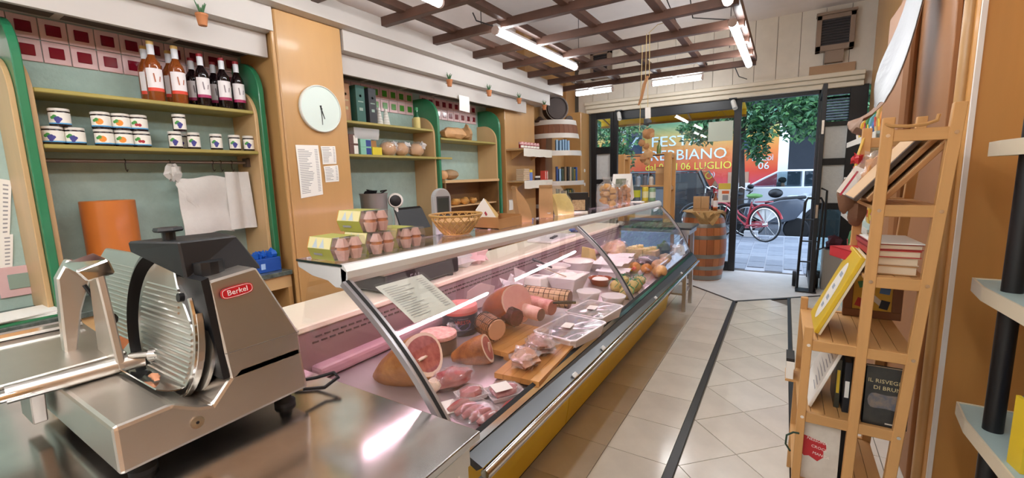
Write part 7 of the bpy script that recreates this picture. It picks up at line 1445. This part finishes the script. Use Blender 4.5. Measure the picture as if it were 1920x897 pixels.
def car(label, xf, yn, L_, Wd, H, col, glass, name='car', suv=False, z0=.04, lamp=True):
    t = wthing(name, label, 'car', (xf + L_ / 2, yn + Wd / 2, z0)); body = P('paint_' + col, col, .25, coat=.6); X = lambda u: xf + u * L_; Z = lambda f: z0 + f * H
    prof = [(0.01, .17), (0.0, .30), (.005, .42), (.03, .52), (.10, .60), (.22, .665), (.27, .68), (.93, .70), (.985, .62), (1.0, .40), (.99, .17)]
    secs = []
    for w, k_ in ((0, .93), (.03, .985), (.12, 1), (.88, 1), (.97, .985), (1.0, .93)):
        secs.append([(xf + L_ / 2 + (X(u) - xf - L_ / 2) * (.97 + .03 * k_), yn + w * Wd, z0 + H * (.17 + (f - .17) * (1 if w not in (0, 1.0) else .97))) for u, f in prof])
    bd = MB(body).loft(secs).obj('body', t, smooth=30)
    tail = .97 if not suv else .985; roof0, roof1 = (.45, .86) if not suv else (.43, .90); ins = .10 * Wd
    MB(body).loft([[(X(roof0), yn + ins, Z(.965)), (X(roof1), yn + ins, Z(.955)), (X(roof1), yn + Wd - ins, Z(.955)), (X(roof0), yn + Wd - ins, Z(.965))], [(X(roof0 + .06), yn + ins + .06, Z(1.0)), (X(roof1 - .03), yn + ins + .06, Z(.99)), (X(roof1 - .03), yn + Wd - ins - .06, Z(.99)), (X(roof0 + .06), yn + Wd - ins - .06, Z(1.0))]]).obj('roof', t, bevel=.02)
    for y, yr in ((yn + .04, yn + ins + .02), (yn + Wd - .04, yn + Wd - ins - .02)):
        for ub, ut, r in ((.27, roof0 + .01, .028), (.60, .60, .03), (tail - .04, roof1 - .005, .05)): MB(body).tube([(X(ub), y, Z(.675)), (X((ub + ut) / 2), (y + yr) / 2, Z(.83)), (X(ut), yr, Z(.97))], r, 6).obj('pillar', t, smooth=True)
        MB(glass).loft([[(X(.285), y + .01, Z(.69)), (X(.59), y + .01, Z(.69)), (X(.59), yr, Z(.955)), (X(roof0 + .01), yr, Z(.955))], [(X(.285), y + .016, Z(.69)), (X(.59), y + .016, Z(.69)), (X(.59), yr + .006, Z(.955)), (X(roof0 + .01), yr + .006, Z(.955))]]).obj('side_window', t)
        MB(glass).loft([[(X(.615), y + .01, Z(.69)), (X(tail - .06), y + .01, Z(.70)), (X(roof1 - .02), yr, Z(.95)), (X(.615), yr, Z(.955))], [(X(.615), y + .016, Z(.69)), (X(tail - .06), y + .016, Z(.70)), (X(roof1 - .02), yr + .006, Z(.95)), (X(.615), yr + .006, Z(.955))]]).obj('side_window', t)
    MB(glass).loft([[(X(.27), yn + .06, Z(.685)), (X(.27), yn + Wd - .06, Z(.685)), (X(roof0), yn + Wd - ins - .02, Z(.965)), (X(roof0), yn + ins + .02, Z(.965))], [(X(.268), yn + .06, Z(.69)), (X(.268), yn + Wd - .06, Z(.69)), (X(roof0 - .002), yn + Wd - ins - .02, Z(.97)), (X(roof0 - .002), yn + ins + .02, Z(.97))]]).obj('windscreen', t)
    MB(glass).loft([[(X(tail - .03), yn + .06, Z(.70)), (X(tail - .03), yn + Wd - .06, Z(.70)), (X(roof1), yn + Wd - ins - .02, Z(.955)), (X(roof1), yn + ins + .02, Z(.955))], [(X(tail - .026), yn + .06, Z(.70)), (X(tail - .026), yn + Wd - .06, Z(.70)), (X(roof1 + .004), yn + Wd - ins - .02, Z(.955)), (X(roof1 + .004), yn + ins + .02, Z(.955))]]).obj('rear_window', t)
    rw = .215 * H + .01
    for u in (.19, .80):
        for y, s_ in ((yn - .005, 1), (yn + Wd + .005, -1)):
            MB(BLACK).cyl((X(u), y + .03 * s_, z0 + rw + .02), (X(u), y - .002 * s_, z0 + rw + .02), rw * 1.16, n=28).obj('wheel_arch', t, smooth=30)
            w_ = MB(RUB).lathe([(rw * .6, -.09), (rw * .95, -.09), (rw, -.06), (rw, .06), (rw * .95, .09), (rw * .6, .09)], n=28, mt=Matrix.Translation((X(u), y + .06 * s_, z0 + rw)) @ Matrix.Rotation(pi / 2, 4, 'X')).obj('wheel', t, smooth=30)
            MB(P('rim_alloy', 'a9acb0', .3, .8)).lathe([(0, -.07), (rw * .6, -.07), (rw * .62, .07), (0, .07)], n=10, mt=Matrix.Translation((X(u), y + .05 * s_, z0 + rw)) @ Matrix.Rotation(pi / 2, 4, 'X')).obj('rim', w_)
    for y in (yn + .16, yn + Wd - .16):
        MB(P('headlamp', 'cfd9e2', .1, coat=.5)).blob((X(.055), y, Z(.535)), (.20, .15, .075), 14, 8).obj('headlight', t, smooth=True)
        MB(P('tail_lamp', 'a3182a', .2, coat=.5)).blob((X(.985), y, Z(.60)), (.06, .14, .12), 12, 8).obj('tail_light', t, smooth=True)
    MB(P('bumper_black', '24262a', .6)).box(X(-.004), X(.03), yn + .2, yn + Wd - .2, Z(.20), Z(.32)).obj('grille', t, bevel=.01)
    MB(BLACK).blob((X(.30), yn - .05, Z(.70)), (.09, .07, .07), 10, 7).obj('mirror', t, smooth=True)
    for x in (.45, .68): MB(DGREY).box(X(x), X(x) + .12, yn + .25, yn + Wd - .25, Z(.35), Z(.78)).obj('seat', t, bevel=.04)
    return t
CARG = GLASS('car_glass', (.78, .84, .87)); CARD_ = GLASS('tinted_glass', (.10, .12, .15))
car('white hatchback parked nearest the door, only its front visible', .0, 11.35, 3.9, 1.7, 1.5, 'dfe3e8', CARG)
car('white car passing in the street with a driver inside', -2.05, 14.15, 4.1, 1.7, 1.50, 'e2e6ea', CARG)
s_ = car('dark blue black SUV parked beyond the shop window', -5.9, 12.25, 4.45, 1.8, 1.56, '15181f', CARD_, suv=True)
MB(BLACK).tube([(-2.0, 13.1, 1.58), (-1.75, 13.1, 1.78)], .006, 5).obj('aerial', s_)
px, py = -.12, 14.5
person('driver seen through the side window of the passing white car', [(px + .12, py, .50), (px + .10, py, .78), (px + .08, py, 1.0), (px + .06, py, 1.07), (px + .03, py, 1.20), (px + .07, py - .17, .97), (px - .12, py - .22, .80), (px - .38, py - .14, .88), (px + .07, py + .17, .97), (px - .12, py + .22, .80), (px - .38, py + .14, .88), (px - .3, py - .1, .50), (px - .3, py + .1, .50)],
       [.16, .15, .12, .055, .095, .06, .045, .035, .06, .045, .035, .08, .08], [(0, 1), (1, 2), (2, 3), (3, 4), (2, 5), (5, 6), (6, 7), (2, 8), (8, 9), (9, 10), (0, 11), (0, 12)], (P('skin', 'b58468', .5), P('driver_shirt', '3d4450', .7)), P('hair_dark', '2a211d', .7), (px + .03, py, 1.20), (px, py, .45))
# grey scooter between the cars
t = wthing('scooter', 'dark grey parked scooter in front of the passing white car', 'scooter', (-.1, 11.1, .04)); SG = P('scooter_grey', '4b515b', .35, coat=.3)
MB(SG).loft([[(-.62 + x, 11.0 + y * w, z) for y, z in ((-1, zl), (1, zl), (1, zh), (-1, zh))] for x, w, zl, zh in ((0, .08, .55, .72), (.25, .14, .42, .80), (.55, .16, .40, .90), (.85, .15, .50, .93), (1.0, .08, .72, .90))]).obj('body', t, smooth=40, bevel=.02)
MB(BLACK).loft([[(-.35 + x, 11.0 + y * w, z) for y, z in ((-1, zl), (1, zl), (1, zh), (-1, zh))] for x, w, zl, zh in ((0, .10, .80, .86), (.35, .13, .89, .96), (.75, .11, .93, .99))]).obj('saddle', t, smooth=40, bevel=.02)
for x in (-.75, .25):
    MB(RUB).lathe([(.12, -.05), (.22, -.05), (.24, 0), (.22, .05), (.12, .05)], n=22, mt=Matrix.Translation((x, 11.0, .28)) @ Matrix.Rotation(pi / 2, 4, 'X')).obj('wheel', t, smooth=30)
MB(SG).loft([[(-.80, 10.85, .35), (-.80, 11.15, .35), (-.74, 11.15, .35), (-.74, 10.85, .35)], [(-.66, 10.82, .95), (-.66, 11.18, .95), (-.60, 11.18, .95), (-.60, 10.82, .95)]]).obj('leg_shield', t, bevel=.02); MB(BLACK).tube([(-.62, 10.70, 1.08), (-.66, 11.0, 1.04), (-.62, 11.3, 1.08)], .016, 6).obj('handlebar', t, smooth=True); MB(BLACK).cyl((-.66, 11.0, .9), (-.66, 11.0, 1.05), .02, n=8).obj('stem', t)
MB(BLACK).blob((-.16, 11.0, 1.04), (.14, .11, .10), 12, 8).top('helmet', 'dark helmet resting on the scooter saddle', 'helmet', smooth=True)
# bicycles
def bike(label, rear, d, col, guard=True, wr=.35, dark=False):
    zg = pz(rear[1]); t = wthing('bicycle', label, 'bicycle', (rear[0] + d[0] * .52, rear[1] + d[1] * .52, zg)); d = Vector((d[0], d[1], 0)).normalized(); s = Vector((-d.y, d.x, 0)); u = Vector((0, 0, 1)); o = Vector((rear[0], rear[1], zg))
    def pt(a, h, w=0): return o + d * a + u * h + s * w
    BM = Matrix((( d.x, 0, s.x, 0), (d.y, 0, s.y, 0), (0, 1, 0, 0), (0, 0, 0, 1)))
    for a in (0, 1.05):
        c = pt(a, wr); M4 = Matrix.Translation(c) @ BM
        w_ = MB(RUB).tube([M4 @ Vector((wr * .97 * cos(q), wr * .97 * sin(q), 0)) for q in [2 * pi * i / 36 for i in range(36)]], .017, 6, True).obj('tyre', t, smooth=True)
        MB(CHROME).tube([M4 @ Vector((wr * .90 * cos(q), wr * .90 * sin(q), 0)) for q in [2 * pi * i / 36 for i in range(36)]], .012, 5, True).obj('rim', w_, smooth=True)
        m = MB(CHROME)
        for i in range(18): q = 2 * pi * i / 18; m.cyl(M4 @ Vector((0, 0, .02 * (-1) ** i)), M4 @ Vector((wr * .89 * cos(q), wr * .89 * sin(q), 0)), .0014, n=3, caps=False)
        m.obj('spokes', w_)['kind'] = 'stuff'
        MB(col).tube([M4 @ Vector((wr * 1.09 * cos(q), wr * 1.09 * sin(q), 0)) for q in [radians(-5 + 165 * i / 16) if a == 0 else radians(20 + 150 * i / 16) for i in range(17)]], .022, 6).obj('mudguard', t, smooth=True)
        MB(CHROME).cyl(c - s * .06, c + s * .06, .018, n=8).obj('hub', w_)
    F = lambda *ps: MB(col).tube(ps, .018, 8).obj('frame_tube', t, smooth=True)
    F(pt(.42, .28), pt(.30, .78)); F(pt(.42, .28), pt(.62, .42), pt(.88, .78)); F(pt(.38, .42), pt(.6, .52), pt(.87, .84)); F(pt(0, wr, .05), pt(.42, .28)); F(pt(0, wr, -.05), pt(.31, .72)); F(pt(.86, .92), pt(.92, .62), pt(1.05, wr))
    sd = MB(P('saddle_green', '5d8a4a', .6) if not dark else BLACK).blob(pt(.26, .90), (.14, .10, .05), 12, 8, .05, mt=None).obj('saddle', t, smooth=True); MB(CHROME).cyl(pt(.30, .74), pt(.27, .88), .012, n=8).obj('seat_post', t)
    MB(CHROME).tube([pt(.68, 1.0, .28), pt(.78, 1.06, .24), pt(.86, 1.02, .08), pt(.86, 1.02, -.08), pt(.78, 1.06, -.24), pt(.68, 1.0, -.28)], .012, 6).obj('handlebar', t, smooth=True); MB(CHROME).cyl(pt(.86, .9), pt(.86, 1.03), .013, n=8).obj('stem', t)
    for w in (.28, -.28): MB(BLACK).cyl(pt(.60, .985, w), pt(.70, 1.005, w), .017, n=8).obj('grip', t)
    m = MB(col); m.prism([(p[0], p[1]) for p in ((-.02, .30), (.30, .24), (.50, .22), (.52, .34), (.30, .38), (0, .42))], 'z', -.075, -.06, Matrix.Translation(o) @ BM); m.obj('chain_guard', t)
    if guard:
        m = MB(P('skirt_guard', 'd0d0cc', .5)); m.prism([(wr * .1 * cos(q), wr + wr * .1 * sin(q)) for q in (radians(150), radians(30))][::-1] + [(wr * .95 * cos(q), wr + wr * .95 * sin(q)) for q in [radians(25 + 120 * i / 10) for i in range(11)]], 'z', -.034, -.03, Matrix.Translation(o) @ BM); m.obj('skirt_guard', t)
    MB(BLACK).cyl(pt(.42, .28, -.11), pt(.42, .28, .11), .012, n=8).obj('axle', t)
    for w, a, h in ((.12, .50, .14), (-.12, .34, .42)): MB(DGREY).tube([pt(.42, .28, w * .8), pt(a, h, w * .9)], .01, 5).obj('crank', t); MB(BLACK).cbox(pt(a, h, w * 1.3), (.09, .09, .025)).obj('pedal', t)
    MB(col).tube([pt(-.12, .80, .05), pt(.2, .78, .05), pt(.2, .78, -.05), pt(-.12, .80, -.05)], .01, 5, True).obj('rack', t)
    return t
bike('red town bicycle with a white skirt guard parked by the door', (-.30, 9.85), (-.80, .60), P('bike_red', 'a3182a', .3, coat=.5))
bike('dark bicycle behind the red one, mostly behind the door post', (-.62, 10.34), (-.8, .08), P('bike_dark', '2a2c33', .4), False, .33, True)
